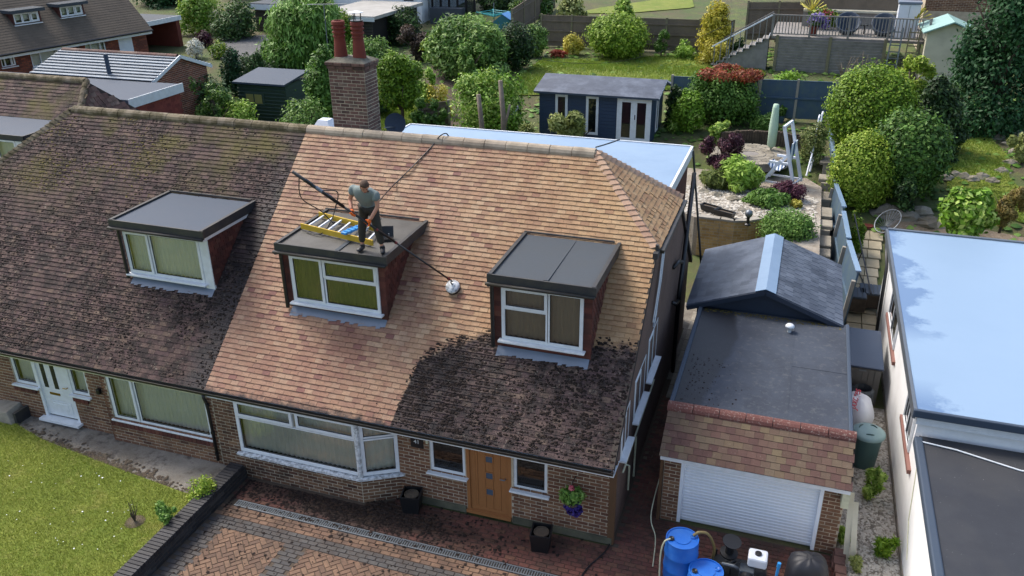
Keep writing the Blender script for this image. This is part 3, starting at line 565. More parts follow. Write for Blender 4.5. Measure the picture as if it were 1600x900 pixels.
# ---- dormers
def dormer(h, off, key, rx, felt, lights, curtain, z0f, pil, whitefront=False):
    x0, x1, yf = DORM[key]; zb = roof_z(yf); zt = 4.85; yb = (zt-ZE)/SLO
    g = MB(); g.prism([(yf+off.y+.55, roof_z(yf+.55)-.1), (yb+off.y, zt-.02), (yf+off.y+.55, zt-.02)], 0, x0+.04+off.x, x1-.04+off.x); d = g.build('dormer', M['inside'], h)
    for a_, b_ in ((x0, x0+.04), (x1-.04, x1)): g = MB(); g.prism([(yf+off.y+.03, zb-.12), (yb+off.y, zt-.02), (yf+off.y+.03, zt-.02)], 0, a_+off.x, b_+off.x); g.build('cheek', M['hung'], d)
    g = MB(); g.box(V3(x0+.04, yf+.03, zb-.1)+off, V3(x1-.04, yf+.06, z0f[2]+.02)+off); g.box(V3(x0+.04, yf+.03, z0f[2]+.02)+off, V3(z0f[0]+.02, yf+.06, zt)+off); g.box(V3(z0f[1]-.02, yf+.03, z0f[2]+.02)+off, V3(x1-.04, yf+.06, zt)+off); g.box(V3(z0f[0]+.02, yf+.03, z0f[3]-.02)+off, V3(z0f[1]-.02, yf+.06, zt)+off); g.build('front_panel', M['hung'], d)
    ry = (5.0-ZE)/SLO; r = MB(); r.prism([(yf-.2+off.y, 4.85), (yf-.2+off.y, 4.985), (ry+.05+off.y, 5.0), (ry-.12+off.y, 4.85)], 0, rx[0]+off.x, rx[1]+off.x); r.build('flat_roof', M[felt], d)
    k = MB(); 
    for a, b in ((rx[0]-.03, rx[0]+.04), (rx[1]-.04, rx[1]+.03)): k = MB(); k.prism([(yf-.22+off.y, 4.84), (yf-.22+off.y, 5.03), (ry+.02+off.y, 5.045), (ry-.14+off.y, 4.84)], 0, a+off.x, b+off.x); k.build('roof_kerb', M['fascia'], d)
    k = MB(); k.box(V3(rx[0]-.05, yf-.235, 4.83)+off, V3(rx[1]+.05, yf-.2, 5.02)+off); k.build('front_fascia', M['fascia'], d); k = MB(); k.tube([V3(rx[0]-.07, yf-.26, 4.83)+off, V3(rx[1]+.03, yf-.26, 4.83)+off], .035, 8); k.build('gutter', M['gutter'], d, smooth=True)
    k = MB(); k.prism([(yf-.15+off.y, 4.74), (yf-.15+off.y, 4.84), (ry-.16+off.y, 4.84), (ry-.3+off.y, 4.74)], 0, x1+off.x, x1+.05+off.x); k.build('side_fascia', M['upvc'], d)
    fl = MB(); fl.box(V3(x0+.02, ry-.02, 4.99)+off, V3(x1-.02, ry+.05, 5.06)+off); fl.build('rear_flashing', M['fascia'], d)
    f = Fr(V3(0, yf, 0)+off, X1, YN); a, b, c, e = z0f
    if whitefront:
        q = MB(); f.box(q, b, zb+.02, -.05, x1+.01, 4.84, .0); q.build('front_trim', M['upvc'], d)
    w = win(d, f, a, c, b, e, lights, curtain=curtain, d=.01, fw=.06, sill_out=.11, sillmat='upvc')
    for ch in list(w.children): ch.parent = d
    Ms = []                                                   # hung tiles on the right cheek and beside the window
    z = zb+.05; i = 0
    while z < 4.74:
        ye = (z-ZE)/SLO-.06; y = yf+.02-(.09 if i % 2 else 0)
        while y < ye:
            l = min(.17, ye-y, y+.17-yf-.02)
            if l > .03: ys = max(y, yf+.02); Ms.append(axM(V3(x1+.013, ys+l/2, z+.06)+off, (0, l*.97, 0), (-.012, 0, .125), (.014, 0, 0)))
            y += .17
        z += .11; i += 1
    z = zb+.05; i = 0
    while z < 4.74 and not whitefront:
        for (s0, s1) in ((x0, a-.0), (b+.0, x1+.02)):
            if s1-s0 > .06: Ms.append(axM(V3((s0+s1)/2, yf+.03, z+.06)+off, ((s1-s0)*.98, 0, 0), (0, .012, .125), (0, .02, 0)))
        z += .11
    pieces(d, 'hung_tile', Ms, M['hung'], BX, 300)
    if pil: k = MB(); k.tube([V3(x0+.02, yf-.24, 4.8)+off, V3(x0+.02, yf-.06, 4.72)+off, V3(x0+.02, yf-.06, zb+.05)+off], .04, 8); k.build('downpipe', M['black'], d)
    # lead apron dressed over the tiles, with scalloped lower edge
    ap = MB(); p0, p1 = V3(x0+.1, yf, zb)+SN*.04+off, V3(x1, yf, zb)+SN*.04+off; n = 22; W = x1-x0-.1
    for j in range(n):
        l = .15+random.uniform(-.035, .035); A = p0+X1*(W*j/n); B = p0+X1*(W*(j+1)/n)
        ap.add([A+SD*.05, B+SD*.05, B-SD*l*.9, A-SD*l], [(0, 3, 2, 1)]); ap.add([A+SD*.05-SN*.02, B+SD*.05-SN*.02, B-SD*l*.9-SN*.02, A-SD*l-SN*.02], [(0, 1, 2, 3)])
    ap.build('lead_apron', M['lead'], d); return d
D1 = dormer(RH, ROFF, 'mid', (1.28, 3.73), 'felt_wet', [(0, 0, .37, 1, True), (.38, .60, 1, 1, True), (.38, 0, 1, .60, False)], 'blind_green', (1.39, 3.44, 3.62, 4.72), True)
D2 = dormer(RH, ROFF, 'right', (5.97, 7.97), 'felt', [(0, .60, .57, 1, True), (0, 0, .57, .60, False), (.58, 0, 1, 1, False)], 'blind_brown', (6.12, 7.74, 3.56, 4.72), True)
D3 = dormer(LH, LOFF, 'left', (-3.0, -.62), 'felt_blue', [(0, 0, .33, 1, True), (.34, 0, 1, 1, False)], 'curtain', (-2.95, -.92, 3.66, 4.72), True, True)
for (x, y0, dd, o) in ((7.0, 1.3, D2, ROFF), (2.6, 1.4, D1, ROFF)):
    s = MB(); s.box(V3(x, y0, 4.99)+o, V3(x+.09, 3.3, 5.008)+o); s.build('felt_lap', M['felt'], dd)
# ================================================================ ground, drive, lawn
def noisy_ground(name, base, c2, c3=None, sc=.6, rough=.95, bump=.6):
    k = NT(name); col = k.mix(k.ramp(k.noise(sc, 6, .7), [(.38, 0.), (.62, 1.)]), base, c2)
    if c3: col = k.mix(k.ramp(k.noise(sc*3.1, 6, .7), [(.52, 0.), (.68, .8)]), col, c3)
    col = k.mix(1., col, k.ramp(k.noise(25, 5, .7), [(.2, .7), (.8, 1.1)]), 'MULTIPLY')
    return k.out(col, rough, k.noise(35, 6, .75), bump, .03)
M['soil'] = noisy_ground('soil', '#5a4d3e', '#4a4034', '#6d6350'); M['garden'] = noisy_ground('weedy_garden_ground', '#4a5a2a', '#5a5238', '#66702f', .45)
M['concrete'] = noisy_ground('worn_concrete', '#8b8478', '#756d60', '#3f3630', 1.1)
M['turf'] = noisy_ground('lawn_turf', '#6a7a26', '#7d8632', '#8a8646', .5)
M['gravel_bed'] = noisy_ground('gravel_bed', '#a8a092', '#94897a', '#7a6f5c', 1.5)
M['asphalt'] = noisy_ground('asphalt', '#5d5d5c', '#6a6967', None, .4)
# the hillside: one sheet to the horizon, falling and rising with the gardens
ys = [-60, -20, -8, -4, 0, 5, 11, 12.5, 14, 15, 16, 17, 18, 19.5, 21, 23, 25, 26.5, 28, 31, 35, 42, 50, 80, 130, 300]
xs = list(np.linspace(-200, 200, 41)); gm = MB()
V = [(x, y, (T(y) if y < 130 else 9+(y-130)*.02)-.03) for y in ys for x in xs]; n = len(xs)
gm.add(V, [(j*n+i, j*n+i+1, (j+1)*n+i+1, (j+1)*n+i) for j in range(len(ys)-1) for i in range(n-1)]); gm.build('ground', M['garden'], smooth=True, kind='structure')
def sheet(name, poly, z, mat, thick=.05, kind='structure', **kw):
    m = MB(); m.prism([(p[0], p[1]) for p in poly], 2, z-thick, z); return m.build(name, mat, kind=kind, **kw)
dr = sheet('driveway', [(.5, -9), (13.0, -9), (13.0, 1.4), (9.5, 1.4), (9.5, 7), (8.6, 9.5), (8.6, .3), (.5, .3)], -.008, plain('joint_sand', '#4b4034', .95, .3, 12), .03)
# paving blocks
def paver_mat(name, stops, wet):
    k = NT(name); col = k.ramp(k.tint(), stops); X, Y, Z = k.sep()
    col = k.mix(1., col, k.ramp(k.noise(9, 6, .7), [(.25, .72), (.75, 1.)]), 'MULTIPLY')
    # washed-down silt and damp along the house wall
    dx = k.math('ADD', k.math('MULTIPLY', k.math('ABSOLUTE', k.math('SUBTRACT', X, 3.7)), .28), k.math('MULTIPLY', k.math('ABSOLUTE', k.math('ADD', Y, .25)), 1.15))
    dn = k.math('ADD', dx, k.math('MULTIPLY', k.math('SUBTRACT', k.noise(2.4, 6, .7), .5), 1.3)); fm = k.ramp(dn, [(.45, .95), (1.0, 0.)])
    col = k.mix(fm, col, '#1c1613')
    sp = k.math('MULTIPLY', k.ramp(k.noise(1.1, 6, .75), [(.42, 0.), (.62, .8)]), k.ramp(k.math('ADD', k.math('MULTIPLY', Y, .3), 1.), [(.1, .35), (.9, 1.)]))
    col = k.mix(sp, col, '#3a2c22'); rough = k.ramp(fm, [(0, .8), (1, .4)])
    return k.out(col, rough, k.noise(50, 5, .7), .35, .01)
M['paver_tan'] = paver_mat('tan_paving_block', [(0, '#7a5c48'), (.4, '#85674f'), (.7, '#6e5240'), (1, '#68503f')], 0)
M['paver_grey'] = paver_mat('grey_paving_block', [(0, '#484745'), (.5, '#54514e'), (1, '#3f3d3d')], 0)
M['paver_red'] = paver_mat('red_paving_block', [(0, '#683d33'), (.4, '#744638'), (.7, '#5a332c'), (1, '#77503c')], 0)
def block(x, y, l, w, ang, z=0): 
    c, s = math.cos(ang), math.sin(ang); l -= .012; w -= .012; t = random.uniform(-.003, .003)
    return axM((x, y, z-.02+t), (c*l, s*l, random.uniform(-.003, .003)), (-s*w, c*w, 0), (0, 0, .05))
def kind_of(x, y):
    if y > -.72: return 'grey' if y > .12 and x > 4.9 and x < 8.8 and False else 'red'
    if y > -.98: return None
    if y > -1.26: return 'tan'
    if y > -1.58: return 'grey'
    if x < 1.2: return 'grey'
    if 2.66 < x < 3.12 or 5.7 < x < 6.1: return 'grey'
    if x > 7.6: return 'red'
    return 'tan'
PV = {'tan': [], 'grey': [], 'red': []}; bl_, bw_ = .21, .105
def clear(x, y):
    if x < .8 or x > 12.9 or y < -4.3: return False
    if y > -.02-.1 and x < 3.55: return False
    if y > .36 and x < 8.75: return False
    if y > (x-3.53)*.56-.05 and x < 4.3 and y > -.1: return False
    if x > 9.42 and y > 1.35: return False
    return y < 6
FIELDS = [(1.2, 2.66, -4.3, -1.58), (3.12, 5.7, -4.3, -1.58), (6.1, 7.6, -4.3, -1.58)]; CUT = MB()
def clip(poly, ax, lim, sg):
    out = []
    for i in range(len(poly)):
        a, b = poly[i], poly[(i+1) % len(poly)]; ia, ib = sg*(a[ax]-lim) >= 0, sg*(b[ax]-lim) >= 0
        if ia: out.append(a)
        if ia != ib: t = (lim-a[ax])/(b[ax]-a[ax]); out.append((a[0]+(b[0]-a[0])*t, a[1]+(b[1]-a[1])*t))
    return out
c45 = math.sqrt(.5)
for i in range(-60, 60):                                 # 45 degree herringbone in the tan panels, cut at the grey borders
    for j in range(-60, 60):
        if (i-j) % 4: continue
        for h in (0, 1):
            px_, py_ = ((i+1)*bw_, (j+.5)*bw_) if h == 0 else ((i-.5)*bw_, (j+1)*bw_)
            x, y, an = 3.2+(px_-py_)*c45, -2.6+(px_+py_)*c45, math.pi/4 if h == 0 else 3*math.pi/4
            ca, sa = math.cos(an), math.sin(an); l2, w2 = bl_/2-.006, bw_/2-.006
            q = [(x+ca*u_-sa*v_, y+sa*u_+ca*v_) for u_, v_ in ((-l2, -w2), (l2, -w2), (l2, w2), (-l2, w2))]
            for (fx0, fx1, fy0, fy1) in FIELDS:
                if all(fx0 <= a[0] <= fx1 and fy0 <= a[1] <= fy1 for a in q): PV['tan'].append(block(x, y, bl_, bw_, an)); continue
                r_ = q
                for ax_, lim, sg in ((0, fx0+.004, 1), (0, fx1-.004, -1), (1, fy0, 1), (1, fy1-.004, -1)):
                    r_ = clip(r_, ax_, lim, sg) if len(r_) > 2 else []
                if len(r_) > 2: CUT.prism(r_, 2, -.045, .004, random.random())
CUT.build('cut_block_field', M['paver_tan'], dr, kind='stuff')
y = -4.2; r = 0
while y < 6:
    x = .74-(bl_/2 if r % 2 else 0)
    while x < 12.9:
        k_ = kind_of(x+bl_/2, y+bw_/2)
        if k_ and clear(x+bl_/2, y+bw_/2) and not (k_ == 'tan' and y+bw_/2 < -1.58): PV[k_].append(block(x+bl_/2, y+bw_/2, bl_, bw_, 0))
        x += bl_
    y += bw_; r += 1
for k_, lim in (('tan', 130), ('grey', 85), ('red', 85)): pieces(dr, 'paving_block', PV[k_], M['paver_'+k_], CH, lim, 'paving_block_field')
# linear drain
ld_ = thing('drain_channel', 'long grey slotted drain channel set across the block paving', 'drain', (4.0, -.85, 0))
m = MB(); m.box((-3.0, -.09, -.02), (4.2, -.065, .018)); m.build('edge_rail', M['steel'], ld_); m = MB(); m.box((-3.0, .065, -.02), (4.2, .09, .018)); m.build('edge_rail', M['steel'], ld_)
m = MB(); m.box((-3.0, -.065, -.03), (4.2, .065, -.012)); m.build('channel_bed', M['black'], ld_)
m = MB(); [m.box((-3.0+i*.05, -.065, -.01), (-3.0+i*.05+.022, .065, .014)) for i in range(144)]; m.build('grate_bars', M['steel'], ld_, kind='stuff')
# moss and silt dropped on the drive
def lumps(name, n, place, mat, smin, smax, seed, **kw):
    rg = np.random.default_rng(seed); mb = MB()
    for _ in range(n):
        x, y, z = place(rg); s = rg.uniform(smin, smax)*rg.uniform(.6, 1.4); k = 6; a0 = rg.uniform(0, 6)
        V = [(x, y, z+s*.55)]+[(x+math.cos(a0+i*6.283/k)*s*rg.uniform(.7, 1.3), y+math.sin(a0+i*6.283/k)*s*rg.uniform(.7, 1.3), z+s*rg.uniform(-.1, .2)) for i in range(k)]
        mb.add(V, [(0, 1+i, 1+(i+1) % k) for i in range(k)], rg.random())
    return mb.build(name, mat, smooth=True, kind='stuff', **kw)
lumps('moss_debris', 1700, lambda r: ((lambda x, y: (x, min(y, (-.14 if x < 3.6 else .3)), 0.01))(min(max(r.normal(3.2, 1.7), .85), 8.6), r.normal(-.35, .32))), M['moss_dark'], .012, .035, 21, label='dark washed-off moss scattered on the paving below the bay', cat='moss')
lumps('moss_debris', 330, lambda r: (r.uniform(.9, 8.5), r.uniform(-3.4, -.9), 0.008), M['moss_dark'], .012, .03, 22, label='sparse dark moss crumbs on the tan and grey paving blocks', cat='moss')
# left lawn, path, dark boundary wall
LZ = .2
sheet('lawn_base', [(-30, -20), (.44, -20), (.44, -1.12), (-.16, -1.1), (-2.2, -.85), (-4.4, -.55), (-6.5, .02), (-30, 4)], LZ, M['turf'], .3)
sheet('garden_path', [(-30, 4), (-6.5, .02), (-4.4, -.55), (-2.2, -.85), (-.16, -1.1), (.44, -1.12), (.44, .0), (-2.8, .0), (-2.8, .16), (-30, 6)], LZ-.03, M['concrete'], .3)
def blades(n, place, h, w, seed, tilt=.5):
    rg = np.random.default_rng(seed); P = place(rg, n); a = rg.uniform(0, 2*np.pi, n); hh = h*rg.uniform(.5, 1.3, n); t = rg.normal(0, tilt, (n, 2))
    d = np.stack([np.cos(a), np.sin(a), 0*a], 1)*w*.5; top = P+np.stack([t[:, 0]*hh, t[:, 1]*hh, hh], 1)
    V = np.stack([P-d, P+d, top], 1).reshape(-1, 3); return V, rg.random(n)
def tri_mesh(name, V, k, tint, mat, parent=None, smooth=False, **kw):
    n = len(V)//k; me = bpy.data.meshes.new(name); me.vertices.add(len(V)); me.vertices.foreach_set('co', V.astype(np.float32).ravel())
    me.loops.add(len(V)); me.loops.foreach_set('vertex_index', np.arange(len(V), dtype=np.int32)); me.polygons.add(n); me.polygons.foreach_set('loop_start', np.arange(0, len(V), k, dtype=np.int32)); me.polygons.foreach_set('loop_total', np.full(n, k, np.int32))
    at = me.attributes.new('tint', 'FLOAT', 'FACE'); at.data.foreach_set('value', np.asarray(tint, np.float32)); me.materials.append(mat); me.update()
    o = bpy.data.objects.new(name, me); COL.objects.link(o); o.parent = parent; return prop(o, **kw)
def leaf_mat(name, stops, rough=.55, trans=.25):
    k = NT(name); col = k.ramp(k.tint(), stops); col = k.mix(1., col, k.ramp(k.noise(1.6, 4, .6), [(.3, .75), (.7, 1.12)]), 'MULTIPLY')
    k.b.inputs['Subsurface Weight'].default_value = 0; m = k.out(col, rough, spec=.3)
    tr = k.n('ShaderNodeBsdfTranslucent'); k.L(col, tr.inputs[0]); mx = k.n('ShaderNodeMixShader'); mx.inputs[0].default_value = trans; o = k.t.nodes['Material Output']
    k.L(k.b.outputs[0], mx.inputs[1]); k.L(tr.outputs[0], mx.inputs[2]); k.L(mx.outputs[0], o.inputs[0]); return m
M['grass'] = leaf_mat('grass_blades', [(0, '#66781e'), (.4, '#7f8c2c'), (.75, '#949a3e'), (1, '#aca75e')])
M['grass_far'] = leaf_mat('far_grass_blades', [(0, '#6c8628'), (.5, '#869c38'), (1, '#a2ac52')])
def lawn_pts(rg, n):
    P = np.stack([rg.uniform(-8.5, .42, n), rg.uniform(-4.6, .4, n)], 1); b = np.interp(P[:, 0], [-8.5, -6.5, -4.4, -2.2, -.16, .44], [.6, .02, -.55, -.85, -1.1, -1.12])
    P = P[P[:, 1] < b+rg.normal(0, .03, n)]; return np.concatenate([P, np.full((len(P), 1), LZ)], 1)
rg0 = np.random.default_rng(5); Pl = lawn_pts(rg0, 210000)
V, t = blades(len(Pl), lambda r, n: Pl, .034, .008, 6); tri_mesh('lawn_grass', V, 3, t, M['grass'], label='short mown yellow-green grass of the left front lawn', cat='grass', kind='stuff')
lumps('soil_clods', 420, lambda r: ((lambda x: (x, float(np.interp(x, [-8.5, -6.5, -4.4, -2.2, -.16, .44], [.6, .02, -.55, -.85, -1.1, -1.12]))+abs(r.normal(0, .14)), LZ-.02))(min(r.normal(-2.4, 1.3), .3))), M['soil'], .015, .05, 32, label='dark soil clods along the edge of the left path', cat='soil')
dz = lumps('daisies', 60, lambda r: (r.uniform(-7, .2), r.uniform(-3.2, -1.2), LZ+.05), M['upvc'], .008, .014, 31, label='tiny white daisies dotted over the left front lawn', cat='daisies')
bw = thing('boundary_wall', 'low dark brick wall with header coping between lawn and drive', 'wall', (.57, -2.0, 0))
for (fr, L) in ((Fr((.15, -2.6, 0), (0, 1, 0), (1, 0, 0)), 4.55), ):
    mb, Ms = brick_face(fr, L, .3, ()); w_ = mb.build('wall_face', M['mortar_dark'], bw); pieces(w_, 'brick', Ms, M['brick_black'], CH, 120)
m = MB(); m.box((-.15, -2.6, 0), (.06, 1.95, .3)); m.build('wall_core', M['mortar_dark'], bw)
pieces(bw, 'coping_brick', [axM((0, -2.56+i*.088, .345), (.335, 0, 0), (0, .078, 0), (0, 0, .085+random.uniform(-.004, .004))) for i in range(51)], M['brick_black'], CH)
# planters
def planter(x, y, label, rz):
    t_ = thing('planter', label, 'planter', (x, y, 0), rz, 'square black planters along the house front'); s, h = .2, .42
    m = MB(); m.add([(-s*.8, -s*.8, 0), (s*.8, -s*.8, 0), (s*.8, s*.8, 0), (-s*.8, s*.8, 0), (-s, -s, h), (s, -s, h), (s, s, h), (-s, s, h), (-s*.85, -s*.85, h), (s*.85, -s*.85, h), (s*.85, s*.85, h), (-s*.85, s*.85, h), (-s*.85, -s*.85, h-.06), (s*.85, -s*.85, h-.06), (s*.85, s*.85, h-.06), (-s*.85, s*.85, h-.06)], [(3, 2, 1, 0), (0, 1, 5, 4), (1, 2, 6, 5), (2, 3, 7, 6), (3, 0, 4, 7), (4, 5, 9, 8), (5, 6, 10, 9), (6, 7, 11, 10), (7, 4, 8, 11), (8, 9, 13, 12), (9, 10, 14, 13), (10, 11, 15, 14), (11, 8, 12, 15)]); m.build('box', M['black'], t_)
    m = MB(); m.lathe([(.15, h-.058), (.15, h-.03), (.13, h-.03), (.13, h-.045), (.0, h-.04)], (0, 0, 0), 20, cap=False); m.build('soil_disc', M['soil'], t_)
planter(4.58, .12, 'dark square planter standing in the corner beside the bay', .2); planter(7.42, -.12, 'black square planter with round insert right of the oak door', .12)
# ================================================================ garage
ga = thing('garage', 'flat-roofed brick garage with white roller door and tiled front edge', 'garage', (11.1, 4.0, 0)); gO = V3(-11.1, -4.0, 0)
f = Fr(V3(9.45, 1.42, 0)+gO, X1, YN); bricks(ga, f, 3.32, 1.83, [(.33, 0, 2.95, 1.75)], 'brick_brown', limit=130)
dm = MB(); f.box(dm, .33, .0, -.12, 2.95, 1.9, -.1); gd = dm.build('roller_door', M['upvc'], ga)
M['slat'] = plain('white_painted_slat', '#e4e8ec', .4, .04, 2)
sl_ = [axM(f.p(1.64, .03+i*.072+.036, -.085), X1*2.5, V3(0, -.03, .07), V3(0, -.02, 0)) for i in range(25)]; pieces(gd, 'slat', sl_, M['slat'], CH)
m = MB(); f.box(m, .33, 0, -.1, .395, 1.8, .0); m.build('guide_rail', M['slat'], gd); m = MB(); f.box(m, 2.885, 0, -.1, 2.95, 1.8, .0); m.build('guide_rail', M['slat'], gd)
m = MB(); f.box(m, -.05, 1.64, .25, 3.36, 1.76, .28); m.build('fascia', M['upvc'], ga); m = MB(); f.box(m, -.05, 1.64, 0, 3.36, 1.655, .25); m.build('soffit', M['upvc'], ga)
m = MB(); f.box(m, 3.24, 1.3, -.05, 3.37, 1.72, .25); m.build('corbel_board', M['cream'], ga)
e0, e1 = V3(9.38, 1.1, 1.78), V3(9.38, 1.98, 2.28); gu = (e1-e0); gl = gu.length; gu.normalize(); gn = X1.cross(gu)
m = MB(); m.add([p+gO for p in (V3(9.38, 1.1, 1.75), V3(12.82, 1.1, 1.75), V3(12.82, 1.98, 2.25), V3(9.38, 1.98, 2.25), V3(9.38, 1.98, 1.8), V3(12.82, 1.98, 1.8))], [(0, 1, 2, 3), (0, 3, 4), (1, 5, 2), (3, 2, 5, 4)]); gr = m.build('tiled_edge', M['deck'], ga)
M['tile_garage'] = tinted('mixed_garage_tile', [(0, '#563e38'), (.3, '#61483f'), (.55, '#685a48'), (.8, '#573f38'), (1, '#6e6049')], dirt='#80796a', damt=.6, dscale=22, dl=(.6, .7), scale=7)
Ms = []; rows = 7; g_ = gl/rows*.97
for i in range(rows):
    x = 9.38-(.0875 if i % 2 else 0)
    while x < 12.8:
        a, b_ = max(x, 9.38), min(x+.175, 12.82)
        if b_-a > .04: Ms.append(Matrix.Translation(gO) @ tileM(e0+gu*(g_*(i+.5))+X1*((a+b_)/2-9.38), X1, gu, gn, b_-a, g_))
        x += .175
pieces(gr, 'tile', Ms, M['tile_garage'], BX, 300)
M['ridge_red'] = tinted('lichen_spotted_red_ridge', [(0, '#65403a'), (1, '#704840')], dirt='#a69c8e', dscale=26, damt=.65, dl=(.55, .66))
def halfround(mb, a, b, r, up=V3(0, 0, 1), th=.02, n=9):
    a, b = Vector(a), Vector(b); d = (b-a).normalized(); s = d.cross(up).normalized(); seg = [(math.cos(q), math.sin(q)) for q in np.linspace(-.2, math.pi+.2, n)]
    V = [p+s*c*rr+up*sn*rr for p in (a, b) for rr in (r, r-th) for c, sn in seg]; F = []
    for i in range(n-1): F += [(i, i+1, 2*n+i+1, 2*n+i), (i, n+i, n+i+1, i+1), (2*n+i, 2*n+i+1, 3*n+i+1, 3*n+i)]
    return mb.add(V, F)
for i in range(7):
    m = MB(); halfround(m, V3(9.36+i*.497, 2.03, 2.27)+gO, V3(9.36+i*.497+.485, 2.03, 2.27)+gO, .13); m.build('ridge_tile', M['ridge_red'], gr)
def feltmat():
    k = NT('garage_roof_felt'); X, Y, Z = k.sep(); c = k.mix(k.noise(40, 5, .7), '#363b44', '#484f59'); c = k.mix(k.ramp(k.noise(.9, 5, .7), [(.4, 0.), (.6, .6)]), c, '#30343c'); c = k.mix(k.ramp(k.noise(7, 6, .75), [(.52, 0.), (.7, .6)]), c, '#5c5e5e')
    # damp patch along the left side, drying from the right
    q = k.math('ADD', k.math('ADD', X, k.math('MULTIPLY', k.math('SUBTRACT', k.noise(2, 5, .7), .5), .3)), k.math('MULTIPLY', k.math('ABSOLUTE', k.math('SUBTRACT', Y, 5.2)), .16)); wet = k.ramp(k.math('MULTIPLY', k.math('SUBTRACT', q, 9.), .5), [(.68, .8), (.73, 0.)])
    return k.out(k.mix(wet, c, '#171a1f'), k.math('SUBTRACT', .75, k.math('MULTIPLY', wet, .3)), k.noise(60, 4), .4, .006, spec=.3)
M['felt_garage'] = feltmat()
m = MB(); m.box(V3(9.42, 2.08, 2.18)+gO, V3(12.74, 6.62, 2.3)+gO); gf = m.build('flat_roof', M['felt_garage'], ga)
for a, b_ in (((9.36, 2.1, 2.2), (9.45, 6.62, 2.35)), ((12.7, 2.1, 2.2), (12.78, 6.62, 2.34))): m = MB(); m.box(V3(*a)+gO, V3(*b_)+gO); m.build('kerb', M['felt_blue'], gf, bev=.02)
for x in (10.5, 11.56): m = MB(); m.box(V3(x, 2.1, 2.298)+gO, V3(x+.04, 6.6, 2.307)+gO); m.build('felt_lap', M['felt_garage'], gf)
m = MB(); m.box(V3(11.6, 4.32, 2.298)+gO, V3(12.7, 4.36, 2.306)+gO); m.build('felt_lap', M['felt_garage'], gf)
m = MB(); m.lathe([(.045, 0), (.045, .12), (.1, .12), (.105, .15), (.07, .19), (.0, .2)], V3(11.48, 5.9, 2.3)+gO, 16, cap=False); m.build('roof_vent', M['upvc'], gf, smooth=True)
m = MB(); m.box(V3(9.46, 2.0, 0)+gO, V3(9.56, 6.6, 2.18)+gO); m.box(V3(9.46, 1.5, 0)+gO, V3(9.56, 2.0, 1.75)+gO); m.build('side_wall', M['brick_dirty'], ga); m = MB(); m.box(V3(12.6, 2.0, 0)+gO, V3(12.7, 6.6, 2.18)+gO); m.box(V3(12.6, 1.5, 0)+gO, V3(12.7, 2.0, 1.75)+gO); m.build('side_wall', M['brick_dirty'], ga)
m = MB(); m.box(V3(9.38, 1.36, 0)+gO, V3(9.44, 1.46, 1.7)+gO); m.build('corner_post', bpy.data.materials['brown_board'], ga)
lumps('roof_moss', 420, lambda r: ((lambda y: (r.uniform(9.5, 12.65), y, 2.302))(6.55-abs(r.normal(0, .09)))), M['moss_green'], .008, .022, 71, label='yellowish moss line where the garage roof meets the workshop gable', cat='moss')
lumps('roof_debris', 150, lambda r: (9.55+abs(r.normal(0, .5)), r.uniform(2.2, 4.2), 2.302), M['moss_dark'], .006, .018, 72, label='dark moss crumbs on the left side of the garage felt roof', cat='moss')
# dark blue gabled workshop behind it
ws = thing('workshop', 'dark blue timber workshop with shingled gable roof behind the garage', 'shed', (10.85, 8.35, 0)); wO = V3(-10.85, -8.35, 0)
M['navy'] = plain('navy_timber_paint', '#26303f', .6, .15, 5, '#1c2430', 2, .4); M['shingle'] = tinted('grey_felt_shingle', [(0, '#464c57'), (.4, '#515864'), (.7, '#3f4550'), (1, '#5d646f')], dirt='#6c7480', damt=.6, dscale=1.4, rough=.42, streak=(1, 6, 6))
m = MB(); m.prism([(9.3-10.85, 0), (12.45-10.85, 0), (12.45-10.85, 2.36), (0, 2.88), (9.3-10.85, 2.36)], 1, -1.66, 1.66); m.build('wall', M['navy'], ws)
for s in (-1, 1):
    a, b_ = V3(s*1.78, 0, 2.32), V3(0, 0, 2.97); up = (b_-a); S_ = up.length; up.normalize(); nn = V3(s*up.z, 0, -s*up.x); nn = nn if nn.z > 0 else -nn
    m = MB(); m.add([p+V3(0, y, 0) for y in (-1.85, 1.8) for p in (a, b_, b_-nn*.06, a-nn*.06)], [(0, 1, 5, 4), (3, 7, 6, 2), (0, 4, 7, 3), (0, 3, 2, 1), (4, 5, 6, 7)]); rf = m.build('roof', M['felt_blue'], ws); Ms = []
    for i in range(9):
        y = -1.83-(.13 if i % 2 else 0)
        while y < 1.78:
            c0, c1 = max(y, -1.83), min(y+.26, 1.79)
            if c1-c0 > .05: Ms.append(axM(a+up*(S_*(i+.5)/9)+V3(0, (c0+c1)/2, 0)+nn*.012, V3(0, c1-c0-.006, 0), up*(S_/9*1.12)-nn*.008, nn*.012))
            y += .26
    pieces(rf, 'shingle', Ms, M['shingle'], BX)
    m = MB(); m.add([V3(0, y, 2.985)+q for y in (-1.86, 1.82) for q in (V3(0, 0, .03), a*0-up*.24+nn*.03, a*0-up*.24+nn*.018, V3(0, 0, .015))], [(0, 1, 5, 4), (0, 3, 2, 1), (4, 5, 6, 7), (1, 2, 6, 5)]); m.build('ridge_capping', M['grp'], rf)
    m = MB(); m.beam(a+V3(0, -1.86, -.06), b_+V3(0, -1.86, -.05), .025, .11); m.build('bargeboard', M['navy'], ws)
